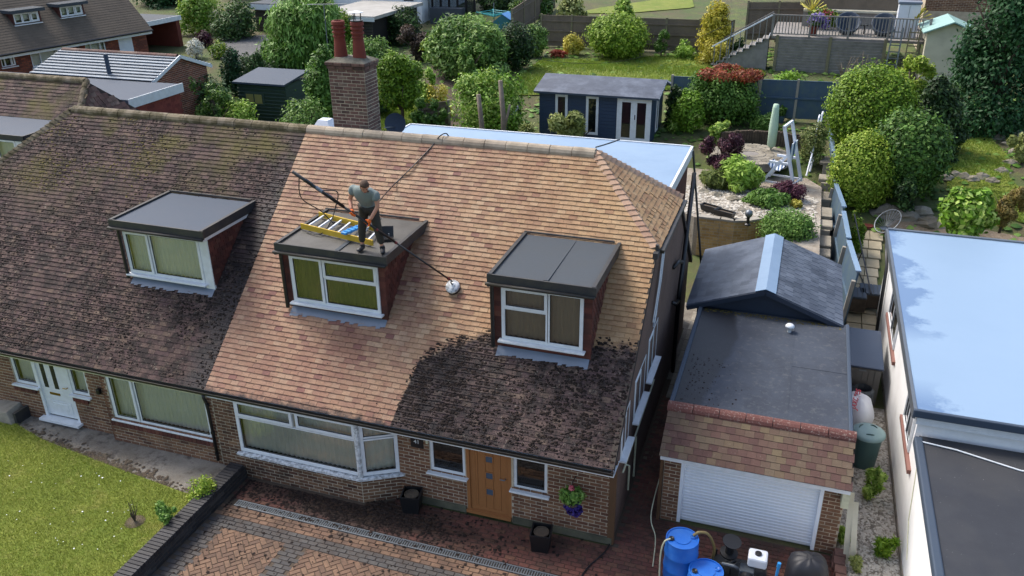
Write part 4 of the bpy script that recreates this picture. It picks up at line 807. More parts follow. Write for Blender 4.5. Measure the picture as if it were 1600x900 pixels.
# ================================================================ neighbour on the right
nb = thing('white_rendered_building', 'white rendered neighbour building with glossy blue-grey flat roof at right edge', 'building', (16.5, 6, 0)); nO = V3(-16.5, -6, 0)
M['render_white'] = plain('white_masonry_paint', '#ececea', .75, .03, 3, '#b4b0a4', 1.2, .25, .3)
m = MB(); m.box(V3(13.95, 2.95, 0)+nO, V3(22, 12.2, 2.45)+nO); m.build('wall', M['render_white'], nb)
m = MB(); m.box(V3(13.95, -4, 0)+nO, V3(22, 2.95, 1.9)+nO); m.build('wall', M['render_white'], nb)
m = MB(); m.box(V3(13.93, -4, 0)+nO, V3(13.95, 12.2, .12)+nO); m.build('plinth', M['concrete'], nb)
def poolroof():
    k = NT('glossy_pale_roof_coating'); n = k.noise(.35, 5, .6); X, Y, Z = k.sep()
    q = k.math('ADD', k.math('SUBTRACT', X, 13.9), k.math('MULTIPLY', k.math('SUBTRACT', k.noise(.9, 5, .6), .5), 2.6)); wet = k.ramp(q, [(.18, .8), (.42, 0.)])
    wet = k.math('MULTIPLY', wet, k.ramp(k.math('MULTIPLY', Y, .1), [(.3, 1.), (.4, 0.), (.55, 0.), (.65, 1.)]))
    c = k.mix(wet, k.mix(n, '#7f96ac', '#8ba1b6'), '#566f90'); return k.out(c, k.ramp(wet, [(0, .26), (1, .08)]), k.noise(6, 3), .04, .01)
M['coat'] = poolroof()
m = MB(); m.box(V3(13.85, 2.8, 2.5)+nO, V3(22, 12.4, 2.64)+nO); br_ = m.build('flat_roof', M['coat'], nb, bev=.03)
m = MB(); m.box(V3(13.8, 2.78, 2.44)+nO, V3(13.86, 12.42, 2.66)+nO); m.build('edge_trim', M['steel'], br_); m = MB(); m.box(V3(13.8, 2.72, 2.5)+nO, V3(22, 2.8, 2.66)+nO); m.build('front_edge', M['felt_blue'], br_, bev=.02); m = MB(); m.box(V3(13.9, 2.83, 2.3)+nO, V3(22, 2.9, 2.5)+nO); m.build('fascia', M['upvc'], br_)
m = MB(); m.box(V3(13.86, 12.36, 2.6)+nO, V3(22, 12.46, 2.68)+nO); m.build('rear_edge', M['steel'], br_)
def darkfelt():
    k = NT('dark_mineral_felt'); c = k.mix(k.noise(1.2, 6, .7), '#1e2025', '#31343a'); c = k.mix(k.ramp(k.noise(.5, 4), [(.45, 0.), (.6, .5)]), c, '#3a3a3a'); c = k.mix(k.ramp(k.noise(30, 3), [(.72, 0.), (.75, .6)]), c, '#a0a09c'); return k.out(c, .75, k.noise(70, 4), .4, .006)
m = MB(); m.box(V3(14.0, -4, 1.95)+nO, V3(22, 2.82, 2.06)+nO); lr = m.build('lower_flat_roof', darkfelt(), nb); m = MB(); m.box(V3(13.9, -4, 1.92)+nO, V3(14.05, 2.75, 2.1)+nO); m.build('lower_edge', M['felt_blue'], lr, bev=.03)
m = MB(); m.tube([V3(14.0, 2.6, 2.08)+nO, V3(14.6, 2.5, 2.09)+nO, V3(15.6, 2.2, 2.08)+nO, V3(18, 2.1, 2.08)+nO], .015, 6); m.build('cable', M['upvc'], lr)
f = Fr(V3(13.95, 0, 0)+nO, V3(0, 1, 0), V3(-1, 0, 0))
for a, b_, z in ((6.95, 9.65, 1.28), (2.52, 4.5, 1.38)):
    w_ = win(nb, f, a+.55, z+.1, b_-.1, 2.35, [(0, 0, .5, 1, True), (.5, 0, 1, 1, False)], sill=False, d=.03); s = MB(); f.box(s, a, z-.02, 0, b_, z+.07, .07); s.build('red_sill', plain('red_sill_paint', '#7d574d', .7, .1), w_)
m = MB(); m.tube([f.p(11.9, 2.4, .12), f.p(11.6, 2.2, .1), f.p(11.2, 2.0, .08), f.p(10.6, .1, .08)], .045, 10); m.build('downpipe', M['black'], nb, smooth=True)
m = MB(); m.tube([f.p(2.1, 1.9, .01), f.p(1.7, .9, .012), f.p(1.1, .5, .012)], .008, 5); m.build('cable', M['cream'], nb)
# ================================================================ planting
LM = {}
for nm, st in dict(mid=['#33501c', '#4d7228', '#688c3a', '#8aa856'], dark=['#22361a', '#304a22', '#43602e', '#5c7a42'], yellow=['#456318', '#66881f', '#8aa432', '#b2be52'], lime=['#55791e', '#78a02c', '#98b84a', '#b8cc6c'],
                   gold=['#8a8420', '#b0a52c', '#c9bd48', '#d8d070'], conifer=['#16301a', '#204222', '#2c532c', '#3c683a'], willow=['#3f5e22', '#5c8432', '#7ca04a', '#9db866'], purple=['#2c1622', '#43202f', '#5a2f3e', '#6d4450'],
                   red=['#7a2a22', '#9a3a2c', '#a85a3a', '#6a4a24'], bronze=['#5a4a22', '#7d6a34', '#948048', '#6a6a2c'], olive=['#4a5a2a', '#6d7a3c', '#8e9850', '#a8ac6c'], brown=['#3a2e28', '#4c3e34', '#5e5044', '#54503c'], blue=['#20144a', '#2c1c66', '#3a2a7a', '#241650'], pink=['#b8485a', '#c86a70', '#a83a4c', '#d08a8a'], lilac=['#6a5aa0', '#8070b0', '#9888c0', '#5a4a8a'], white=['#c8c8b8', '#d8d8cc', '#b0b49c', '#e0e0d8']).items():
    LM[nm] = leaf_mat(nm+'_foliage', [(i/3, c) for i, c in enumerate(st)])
M['bark'] = plain('bark', '#4f4438', .95, .35, 12, '#302820', 5, .6, .8, streak=(6, 6, 1)); M['bark_grey'] = plain('grey_bark', '#857868', .95, .3, 12, '#5a4e40', 5, .6, .8, streak=(6, 6, 1))
def foliage(name, mat, parent, n, blobs, leaf, seed, shell=.55, droop=0., aspect=1.6, **kw):
    """leaf faces spread through a set of ellipsoid clumps (cx, cy, cz, rx, ry, rz)"""
    rg = np.random.default_rng(seed); B = np.array(blobs, float); vol = (B[:, 3]*B[:, 4]*B[:, 5])**(2/3); vol /= vol.sum()
    k = rg.choice(len(B), n, p=vol); d = rg.normal(size=(n, 3)); d /= np.linalg.norm(d, axis=1)[:, None]
    r = shell+(1-shell)*rg.random(n)**.6; r *= 1+.10*rg.normal(size=n); P = B[k, :3]+d*r[:, None]*B[k, 3:]
    nrm = d+rg.normal(scale=.55, size=(n, 3)); nrm[:, 2] += .35; nrm /= np.linalg.norm(nrm, axis=1)[:, None]
    a = rg.normal(size=(n, 3)); a[:, 2] -= droop*3; a -= nrm*(a*nrm).sum(1)[:, None]; a /= np.linalg.norm(a, axis=1)[:, None]; b = np.cross(nrm, a)
    s = leaf*rg.uniform(.6, 1.35, n)[:, None]
    V = np.stack([P-a*s*aspect*.5, P+b*s*.42, P+a*s*aspect*.5, P-b*s*.42], 1).reshape(-1, 3)
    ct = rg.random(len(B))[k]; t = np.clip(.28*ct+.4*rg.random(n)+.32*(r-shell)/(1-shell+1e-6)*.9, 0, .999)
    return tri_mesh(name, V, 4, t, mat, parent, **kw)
_sd = [100]
def plant(name, label, cat, x0, x1, yt, yb, mat, Y=None, zb=None, dens=.55, leaf=None, lumps_=16, form='dome', trunk=True, group=None, deep=None, top=None, droop=0., aspect=1.6, bark='bark', rough=.3):
    _sd[0] += 1; rg = np.random.default_rng(_sd[0]); xm = (x0+x1)/2
    if Y is None: P = onT(xm, yb); Y = P[1]; z0 = T(Y)
    else: z0 = T(Y) if zb is None else zb
    c = onY(xm, (yt+yb)/2, Y); zt = onY(xm, yt, Y)[2]; w = abs(onY(x1, yb, Y)[0]-onY(x0, yb, Y)[0]); H = max(zt-z0, .25); R = w/2*1.1; D = (deep or R*.85)
    t = thing(name, label, cat, (c[0], Y+D*.5, z0), 0, group); n = int(np.clip(dens*(x1-x0)*(yb-yt)*2.4, 700, 26000)); leaf = (leaf or float(np.clip(w*.035, .05, .16)))*(.66 if trunk else .8)
    bl = []; vis = zt-onY(xm, yb, Y)[2]; 
    for i in range(lumps_):
        a = rg.uniform(0, 6.283); 
        if form == 'dome': v = rg.uniform(.06, .95); q = math.sqrt(max(0, 1-v*v*.95))*rg.uniform(.45, .85); s = rg.uniform(.26, .42)
        elif form == 'clip': v = rg.uniform(.1, .9); q = math.sqrt(max(0, 1-(2*v-1)**2*.8))*.68; s = .3
        elif form == 'box': v = rg.uniform(.1, .85); q = rg.uniform(.5, .72); s = rg.uniform(.28, .36)
        elif form == 'column': v = rg.uniform(.05, .95); q = (.75-.45*v**2)*rg.uniform(.5, .9); s = rg.uniform(.25, .38)
        elif form == 'tree': v = rg.uniform(.38, .93); q = math.sin(math.pi*min(1, (v-.25)/.8))*rg.uniform(.3, .8); s = rg.uniform(.26, .44)
        else: v = rg.uniform(.15, .9); q = rg.uniform(.1, .85)*(.5+.6*v); s = rg.uniform(.18, .34)
        bl.append((R*q*math.cos(a), D*q*math.sin(a), H*v*.92, R*s*rg.uniform(.8, 1.2), D*s*rg.uniform(.8, 1.2), max(H*.13, min(R*s, H*.3)*rg.uniform(.7, 1.1))))
    if form == 'clip': bl += [(0, 0, H*.5, R*.97, D*.97, H*.5)]*6
    if form in ('dome', 'box'): bl.append((0, 0, H*.42, R*.82, D*.82, H*.5)); bl.append((0, 0, H*.5, R*.88, D*.88, H*.38))
    if form in ('column',): bl += [(0, 0, H*.3, R*.75, D*.75, H*.3), (0, 0, H*.62, R*.55, D*.55, H*.33)]
    if form == 'tree': bl += [(0, 0, H*.66, R*.62, D*.62, H*.26)]
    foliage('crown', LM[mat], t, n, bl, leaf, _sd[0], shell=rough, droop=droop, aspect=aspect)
    if top: foliage('new_growth', LM[top], t, n//4, [(b[0]*.9, b[1]*.9, H*.86, b[3], b[4], H*.1) for b in bl[:8]], leaf, _sd[0]+999)
    if trunk:
        m = MB(); tr_ = max(.03, R*.07); m.tube([(0, 0, -.05), (.04*R, 0, H*.3), (-.05*R, .03, H*.62)], [tr_, tr_*.8, tr_*.35], 7)
        for i in range(5): a = i*1.26+rg.uniform(-.4, .4); z = H*rg.uniform(.15, .45); m.tube([(0, 0, z), (R*.35*math.cos(a), D*.35*math.sin(a), z+H*.2), (R*.6*math.cos(a), D*.6*math.sin(a), z+H*.33)], [tr_*.55, tr_*.35, tr_*.12], 5)
        m.build('trunk', M[bark], t, smooth=True)
    return t
P_ = plant
# right garden
P_('clipped_shrub', 'large boxy clipped green shrub behind the white deck chair frame', 'shrub', 1299, 1427, 108, 228, 'yellow', Y=21.5, zb=2.1, dens=.8, form='clip', lumps_=16, leaf=.11, rough=.75)
P_('golden_shrub', 'bright yellow-green bush behind the leaning blue fence panels', 'shrub', 1300, 1394, 214, 345, 'yellow', Y=18.4, zb=.95, dens=.8, form='clip', lumps_=16, leaf=.10, rough=.72)
P_('glossy_shrub', 'rounded glossy mid-green bush between boxy shrub and lawn terrace', 'shrub', 1364, 1481, 184, 290, 'mid', Y=18.9, zb=1.5, dens=.75, form='clip', lumps_=16, leaf=.15, rough=.7)
P_('dark_conifer', 'tall dense dark green conifer hedge at the top right corner', 'conifer', 1482, 1680, -70, 215, 'conifer', Y=25, zb=2.2, dens=.42, form='column', lumps_=40, leaf=.16, droop=.3)
P_('leafy_shrub', 'dark leafy shrub between clipped shrub and tall conifer', 'shrub', 1425, 1515, 118, 215, 'dark', Y=22.5, zb=2.0, dens=.7, form='dome', leaf=.15)
P_('climbing_shrub', 'yellow-green climber sprawling in front of the pale shed', 'shrub', 1382, 1472, 78, 135, 'yellow', Y=27, dens=.7, form='loose', leaf=.13)
P_('red_tipped_shrub', 'tall green shrub with red new leaves on top beside the blue fence', 'shrub', 1072, 1188, 106, 210, 'mid', Y=23.6, dens=.7, top='red', form='box', leaf=.12)
P_('pale_green_shrub', 'pale green layered shrub between the blue summer house and red-tipped shrub', 'shrub', 1046, 1102, 140, 202, 'lime', Y=22.8, dens=.7, form='dome', leaf=.12)
P_('purple_maple', 'feathery purple maple beside the gravel path', 'small tree', 1094, 1168, 206, 272, 'purple', Y=19.3, zb=1.75, dens=.6, form='loose', leaf=.09, lumps_=14)
P_('dwarf_purple_maple', 'small dome of purple maple in front of the white chair frame', 'shrub', 1202, 1258, 285, 328, 'purple', Y=17.0, zb=1.65, dens=.7, form='dome', leaf=.08)
P_('fern_clump', 'bright green ferny clump below the purple maple', 'plant', 1122, 1190, 252, 305, 'lime', Y=17.6, zb=1.65, dens=.6, form='dome', leaf=.10, trunk=False, aspect=3.5)
P_('straw_grass_clump', 'straw-coloured grass clump at the gravel edge', 'plant', 1092, 1140, 268, 308, 'olive', Y=17.6, zb=1.65, dens=.6, form='dome', leaf=.10, trunk=False, aspect=4)
P_('lavender_bush', 'low green bush with narrow leaves above the tan wall', 'shrub', 1162, 1232, 304, 346, 'mid', Y=16.2, zb=1.6, dens=.7, form='dome', leaf=.09, trunk=False, aspect=2.6)
P_('evergreen_mound', 'dense rounded evergreen bush beside the workshop ridge', 'shrub', 1186, 1272, 334, 405, 'mid', Y=13.6, zb=1.1, dens=.8, form='clip', leaf=.085)
P_('yellow_sedum', 'small yellow flowering plant beside the block wall', 'plant', 1232, 1254, 320, 336, 'gold', Y=16.4, zb=1.62, dens=1.2, form='dome', leaf=.06, trunk=False)
P_('fence_foot_fern', 'green fern at the foot of the blue fence', 'plant', 1176, 1214, 180, 212, 'mid', Y=23.4, dens=.8, form='dome', leaf=.10, trunk=False, aspect=2.8)
P_('grey_green_bush', 'soft grey-green bush beside the white handrail', 'shrub', 1250, 1296, 190, 240, 'olive', Y=20.5, zb=1.9, dens=.7, form='dome', leaf=.09)
P_('hosta', 'broad-leaved green hosta on the stone terrace', 'plant', 1468, 1562, 298, 372, 'lime', Y=15.8, zb=1.35, dens=.28, form='dome', leaf=.2, trunk=False, aspect=1.3)
P_('bronze_shrub', 'bronze and golden fine-leaved shrub right of the hosta', 'shrub', 1540, 1610, 285, 362, 'bronze', Y=16.4, zb=1.4, dens=.7, form='loose', leaf=.08)
P_('shade_shrub', 'small dark shrub below the golden bush beside the fence', 'shrub', 1322, 1368, 330, 372, 'yellow', Y=15.6, zb=.4, dens=.6, form='loose', leaf=.09)
P_('potted_seedling_bush', 'low leafy clump against the garage flank gravel', 'plant', 1342, 1392, 735, 775, 'lime', Y=3.2, zb=0, dens=.25, form='loose', leaf=.06, trunk=False, aspect=3)
P_('verge_weed', 'tuft of long grass on white gravel by the neighbour wall', 'plant', 1366, 1400, 842, 880, 'yellow', Y=1.55, zb=0, dens=.25, form='loose', leaf=.07, trunk=False, aspect=4)
P_('corner_weed', 'small green weed beside the leaning boards', 'plant', 1302, 1332, 830, 862, 'lime', Y=1.7, zb=0, dens=.3, form='loose', leaf=.05, trunk=False, aspect=3)
P_('kerb_weed', 'pale leafy weed growing in gravel at the bottom edge', 'plant', 1325, 1352, 872, 902, 'olive', Y=1.0, zb=0, dens=.3, form='loose', leaf=.05, trunk=False, aspect=3)
P_('wall_plant', 'pale green leafy plant against the dark boundary wall', 'plant', 232, 270, 792, 838, 'mid', Y=-2.15, zb=LZ, dens=.35, form='loose', leaf=.05, trunk=False)
P_('wall_corner_plant', 'low yellow-green plant at the top of the boundary wall', 'plant', 288, 328, 752, 786, 'yellow', Y=-1.25, zb=LZ, dens=.4, form='dome', leaf=.045, trunk=False)
# middle garden and lawn
P_('round_bush', 'big round clipped bush on the back lawn before the fence', 'shrub', 918, 1004, 24, 93, 'yellow', Y=33, dens=.85, form='clip', leaf=.14, lumps_=14, rough=.7)
P_('golden_conifer', 'golden topiary conifer standing before the back fence', 'conifer', 1083, 1150, -6, 70, 'gold', Y=33.5, dens=.8, form='column', leaf=.14)
P_('yellow_groundcover', 'low bright yellow shrub under the golden conifer', 'shrub', 1092, 1143, 64, 90, 'gold', Y=32.8, dens=.9, form='dome', leaf=.11, trunk=False)
P_('variegated_bush', 'small pale yellow bush at the fence left of the round bush', 'shrub', 876, 910, 50, 84, 'gold', Y=33.5, dens=.9, form='dome', leaf=.11)
P_('red_flower_plant', 'small red flowering plant in the bed before the fence', 'plant', 858, 884, 78, 96, 'red', Y=33, dens=.9, form='dome', leaf=.09, trunk=False)
P_('fence_rose', 'thin green shrub against the fence right of the round bush', 'shrub', 1018, 1048, 44, 86, 'mid', Y=34, dens=.5, form='loose', leaf=.11)
P_('fence_border', 'low flowering border plants along the fence foot', 'plant', 1044, 1092, 66, 88, 'lime', Y=33.8, dens=.6, form='loose', leaf=.1, trunk=False)
P_('clipped_laurel', 'dark domed hedge at the left end of the back lawn', 'shrub', 772, 828, 36, 112, 'dark', Y=29.5, dens=.7, form='clip', leaf=.14)
P_('hedge_shrub', 'dark rounded shrub touching the fence left of the lawn', 'shrub', 818, 854, 32, 88, 'mid', Y=32.5, dens=.7, form='dome', leaf=.14)
P_('willow_shrub', 'large feathery pale green willow shrub in the middle garden', 'tree', 664, 782, 22, 135, 'willow', Y=27, dens=.6, form='dome', leaf=.16, lumps_=24, aspect=2.6)
P_('light_green_tree', 'light green leafy tree behind the blue-grey flat roof', 'tree', 690, 812, 104, 215, 'lime', Y=19.6, dens=.5, form='dome', leaf=.14, lumps_=22)
P_('pruned_apple_tree', 'small yellow-green tree with leaning trunk beside the chimney', 'tree', 582, 652, 76, 198, 'yellow', Y=20.6, dens=.55, form='tree', leaf=.14, lumps_=16)
P_('slim_bright_shrub', 'bright green slim shrub between chimney and willow shrub', 'shrub', 640, 682, 100, 160, 'lime', Y=22.5, dens=.5, form='loose', leaf=.13)
P_('yellow_leaf_bush', 'golden leaved bush on top of the short fence panel', 'shrub', 655, 700, 132, 152, 'gold', Y=22.4, dens=.8, form='dome', leaf=.11)
P_('pale_arching_shrub', 'pale spiky arching shrub in front of the blue summer house', 'shrub', 846, 940, 172, 222, 'olive', Y=19.3, zb=1.4, dens=.5, form='loose', leaf=.12, aspect=3)
P_('spiky_plant', 'small spiky plant beside the grey garden gate', 'plant', 808, 830, 192, 212, 'olive', Y=18, zb=1.2, dens=.6, form='loose', leaf=.16, trunk=False, aspect=5)
P_('purple_brown_shrub', 'brownish purple shrub behind the small yellow-green tree', 'shrub', 612, 672, 40, 100, 'brown', Y=30, dens=.6, form='loose', leaf=.15)
P_('garage_side_shrub', 'dark green shrub against the white house wall', 'shrub', 590, 652, 10, 62, 'dark', Y=34, dens=.6, form='dome', leaf=.16)
P_('weeping_birch', 'tall weeping green tree standing left of the chimney pots', 'tree', 408, 516, -14, 165, 'willow', Y=28, zb=2.6, dens=.55, form='dome', leaf=.17, lumps_=26, droop=.8, aspect=2.8)
P_('tree_undergrowth', 'yellow-green bush behind the left chimney pot', 'shrub', 500, 548, 10, 90, 'yellow', Y=31, dens=.5, form='dome', leaf=.16)
P_('chimney_side_shrub', 'broad-leaved shrub just left of the chimney stack', 'shrub', 470, 524, 70, 195, 'mid', Y=20, dens=.6, form='dome', leaf=.15)
P_('ridge_laurel', 'pale tipped bush above the mossy ridge beside the green shed', 'shrub', 420, 500, 148, 196, 'mid', Y=17.5, zb=1.0, dens=.6, form='dome', leaf=.13)
P_('hedge_laurel', 'dark glossy hedge beside the red hung wall', 'hedge', 276, 346, 112, 186, 'dark', Y=19, zb=1.4, dens=.7, form='box', leaf=.15)
P_('cypress', 'narrow dark cypress right of the grey tiled gable', 'conifer', 334, 374, 72, 135, 'conifer', Y=23, dens=.7, form='column', leaf=.13)
P_('cypress', 'second narrow cypress nearer the green shed', 'conifer', 378, 412, 82, 135, 'dark', Y=24, dens=.7, form='column', leaf=.13)
P_('bright_hedge_shrub', 'bright green shrub between dark hedge and green shed', 'shrub', 290, 350, 118, 160, 'mid', Y=17.4, zb=1.6, dens=.5, form='loose', leaf=.14)
P_('grassy_shrub', 'pale green shrub at the left foot of the green shed', 'shrub', 340, 392, 152, 190, 'lime', Y=18, zb=1.2, dens=.6, form='dome', leaf=.13)
P_('rounded_garden_tree', 'large light green tree at the top left by the road', 'tree', 268, 330, -20, 48, 'lime', Y=34, zb=2.9, dens=.55, form='dome', leaf=.2)
P_('broad_shrub', 'broad green shrub right of the tree at the road', 'shrub', 318, 388, 4, 58, 'dark', Y=33, zb=2.8, dens=.6, form='dome', leaf=.19)
P_('copper_shrub', 'small purple-brown shrub beside the pale driveway wall', 'shrub', 300, 326, 46, 66, 'purple', Y=31, dens=.8, form='dome', leaf=.13)
P_('white_hydrangea', 'white flowering bush beside the driveway', 'shrub', 284, 312, 62, 76, 'white', Y=28, dens=1., form='dome', leaf=.13)
P_('driveway_shrub', 'yellowish shrub by the tarmac driveway', 'shrub', 322, 352, 64, 84, 'yellow', Y=28.5, dens=.7, form='dome', leaf=.14)
for i, (a, b, c, d, m_, y) in enumerate(((740, 800, -18, 26, 'dark', 44), (796, 862, -14, 24, 'mid', 43), (868, 912, -10, 20, 'olive', 40), (956, 990, -4, 20, 'lime', 41))):
    P_('distant_tree', ['dark tree behind the rotary clothes line', 'green tree at the upper left end of the long fence', 'olive shrub behind the fence near the top edge', 'lime bush above the fence behind the round bush'][i], 'tree', a, b, c, d, m_, Y=y, dens=.6, form='dome', leaf=.22)
P_('dark_tree_mass', 'dark shaded tree behind the upper left house roof', 'tree', 196, 285, -40, 24, 'conifer', Y=42, zb=3.2, dens=.6, form='dome', leaf=.25)
P_('deck_foot_shrub', 'yellow-green low hedge on top of the blue fence', 'shrub', 1200, 1262, 110, 128, 'lime', Y=26.5, dens=.8, form='dome', leaf=.12, trunk=False)
P_('dark_corner_shrub', 'dark shrub at the foot of the wooden steps', 'shrub', 1142, 1165, 58, 84, 'dark', Y=34, dens=.8, form='dome', leaf=.13)
# cut trunks in the light green tree
for i, (x, y0, y1) in enumerate(((752, 148, 206), (786, 126, 208))):
    t_ = thing('cut_trunk', ['thinner bare grey cut trunk left of the taller one', 'taller bare grey cut trunk with side branch behind the flat roof'][i], 'trunk', tuple(onY(x, y1, 18.6)*[1, 1, 0]+[0, 0, T(18.6)])); zt = onY(x, y0, 18.6)[2]-T(18.6); m = MB()
    m.tube([(0, 0, -.1), (.03, 0, zt*.6), (-.08, 0, zt)], [.13, .11, .09], 8); m.tube([(.02, 0, zt*.45), (.3, 0, zt*.75)], [.07, .05], 6) if i else None; m.build('stem', M['bark_grey'], t_, smooth=True)
# leafless twigs
for i, x in enumerate((1318, 1348)):
    b = onY(x, 112, 31); t_ = thing('bare_shrub', ['left leafless shrub in front of the grey lap panels', 'right leafless shrub in front of the grey lap panels'][i], 'shrub', (b[0], 31, T(31))); m = MB(); rg = np.random.default_rng(i)
    for k in range(12): a = rg.uniform(0, 6.28); q = rg.uniform(.3, .6); m.tube([(0, 0, 0), (q*.4*math.cos(a), q*.3*math.sin(a), .5), (q*1.2*math.cos(a), q*math.sin(a), rg.uniform(.8, 1.4))], [.025, .015, .006], 5)
    m.build('twigs', M['bark_grey'], t_)
b = onZ(211, 815, LZ); t_ = thing('bare_rose_stem', 'bare thorny rose stems in a soil patch on the front lawn', 'plant', (b[0], b[1], LZ)); m = MB()
for k in range(9): a = k*.7; m.tube([(0, 0, 0), (.05*math.cos(a), .05*math.sin(a), .2), (.14*math.cos(a*1.7), .14*math.sin(a*1.3), .35+.03*(k % 4))], [.012, .008, .004], 5)
m.build('stems', M['bark'], t_); m = MB(); m.lathe([(.2, .004), (.12, .02), (0, .025)], (0, 0, 0), 14, cap=False); m.build('soil_patch', M['soil'], t_, smooth=True)
# hanging basket
b = thing('hanging_basket', 'hanging basket of purple petunias on the brick right of the door', 'hanging basket', (7.95, .12, 1.05)); foliage('leaves', LM['mid'], b, 900, [(0, 0, .15, .24, .2, .16), (-.1, 0, .1, .16, .14, .12), (.1, -.02, .2, .14, .12, .12)], .05, 901); foliage('purple_flowers', LM['blue'], b, 420, [(.06, -.08, -.1, .16, .1, .14), (-.04, -.1, -.04, .1, .08, .08), (.12, -.06, -.02, .08, .08, .1)], .06, 902, aspect=1.1); foliage('pink_flowers', LM['pink'], b, 60, [(.0, -.05, .36, .05, .05, .05)], .05, 903, aspect=1.1)
m = MB(); m.lathe([(.02, -.12), (.1, -.1), (.17, 0), (.18, .05)], (0, 0, 0), 14, cap=False); m.build('bowl', M['bark'], b); m = MB(); m.tube([(0, .24, .42), (0, 0, .46)], .01, 6); [m.tube([(0, 0, .46), (.16*math.cos(a), .16*math.sin(a), .05)], .004, 4) for a in (0, 2.1, 4.2)]; m.build('bracket', M['black'], b)
# lawns and beds of the hillside
def slope_sheet(name, pts, mat, lift=.02, n=7):
    P = [onT(*p) for p in pts]; ymin, ymax = min(p[1] for p in P), max(p[1] for p in P); m = MB(); ys_ = sorted(set(list(np.linspace(ymin, ymax, n*3))+[y for y in TY if ymin < y < ymax])); rows = []
    for y in ys_:
        xs_ = []
        for i in range(len(P)):
            a, b = P[i], P[(i+1) % len(P)]
            if (a[1]-y)*(b[1]-y) <= 0 and abs(a[1]-b[1]) > 1e-9: xs_.append(a[0]+(b[0]-a[0])*(y-a[1])/(b[1]-a[1]))
        if len(xs_) >= 2: rows.append((min(xs_), max(xs_), y))
    for (a0, a1, ya), (b0, b1, yb) in zip(rows, rows[1:]): m.add([(a0, ya, T(ya)+lift), (a1, ya, T(ya)+lift), (b1, yb, T(yb)+lift), (b0, yb, T(yb)+lift)], [(0, 1, 2, 3)])
    return m.build(name, mat, smooth=True, kind='structure'), rows
def turf(name, label, rows, n, h, seed, mat='grass_far'):
    rg = np.random.default_rng(seed); A = np.array([(b[2]-a[2])*(a[1]-a[0]+b[1]-b[0]) for a, b in zip(rows, rows[1:])]); A /= A.sum(); k = rg.choice(len(A), n, p=A); u = rg.random(n); v = rg.random(n); R_ = np.array(rows)
    x0 = R_[k, 0]*(1-u)+R_[k+1, 0]*u; x1 = R_[k, 1]*(1-u)+R_[k+1, 1]*u; y = R_[k, 2]*(1-u)+R_[k+1, 2]*u; P = np.stack([x0+(x1-x0)*v, y, np.interp(y, TY, TZ)+.02], 1)
    V, t = blades(n, lambda r, q: P, h, h*.5, seed); tri_mesh(name, V, 3, t, M[mat], label=label, cat='grass', kind='stuff')
_, rw = slope_sheet('back_lawn', [(795, 150), (820, 112), (850, 92), (920, 93), (1140, 84), (1180, 100), (1200, 118), (1060, 140), (960, 146)], M['turf']); turf('back_lawn_grass', 'short grass of the broad back lawn below the long fence', rw, 26000, .1, 41)
_, rw = slope_sheet('side_lawn', [(585, 205), (590, 170), (640, 150), (668, 175), (660, 206)], M['turf']); turf('side_lawn_grass', 'grass under the small tree beside the chimney', rw, 7000, .09, 42)
_, rw = slope_sheet('terrace_lawn', [(1480, 300), (1470, 225), (1545, 215), (1580, 250), (1575, 278), (1600, 300), (1600, 350), (1540, 330)], M['turf']); turf('terrace_lawn_grass', 'grass of the terraced lawn at the right edge', rw, 9000, .07, 43)
slope_sheet('upper_lawn', [(890, 22), (940, 12), (1080, -8), (1085, 12), (990, 20)], M['turf']); slope_sheet('shrub_bed', [(660, 150), (700, 40), (780, 60), (760, 200), (690, 215)], M['soil'], .03)
slope_sheet('tarmac_drive', [(330, 90), (330, 72), (370, 58), (420, 55), (420, 90), (380, 100)], M['asphalt'], .04)

for i, (a, b, c, d, m_, y, fm, lab) in enumerate(((345, 420, 92, 150, 'dark', 25, 'dome', 'dark leafy mass between the cypresses and the weeping tree'), (520, 600, 58, 112, 'mid', 28, 'dome', 'mid-green shrub mass directly behind the chimney'), (640, 700, 150, 205, 'mid', 20, 'loose', 'mid-green bush in front of the short fence panel'), (1036, 1074, 132, 200, 'dark', 23.2, 'column', 'dark narrow shrub at the right corner of the summer house'), (560, 604, 120, 200, 'dark', 22, 'dome', 'dark shrub behind the satellite dish'), (705, 760, 60, 120, 'mid', 25.6, 'loose', 'mid-green growth at the front of the willow shrub'), (1100, 1150, 190, 226, 'lime', 21.8, 'loose', 'light green low plants left of the log edging'), (1395, 1445, 270, 318, 'dark', 18, 'loose', 'dark undergrowth below the glossy shrub'), (1440, 1500, 200, 240, 'dark', 21.5, 'dome', 'dark low shrub at the left end of the terrace lawn'), (1575, 1640, 190, 260, 'olive', 22, 'loose', 'olive shrub at the right edge below the conifer'), (655, 705, 60, 110, 'yellow', 29, 'loose', 'yellow-green shrub between brown shrub and willow shrub'))):
    P_('filler_shrub' if False else 'garden_shrub', lab, 'shrub', a, b, c, d, m_, Y=y, dens=.55, form=fm, leaf=.14)
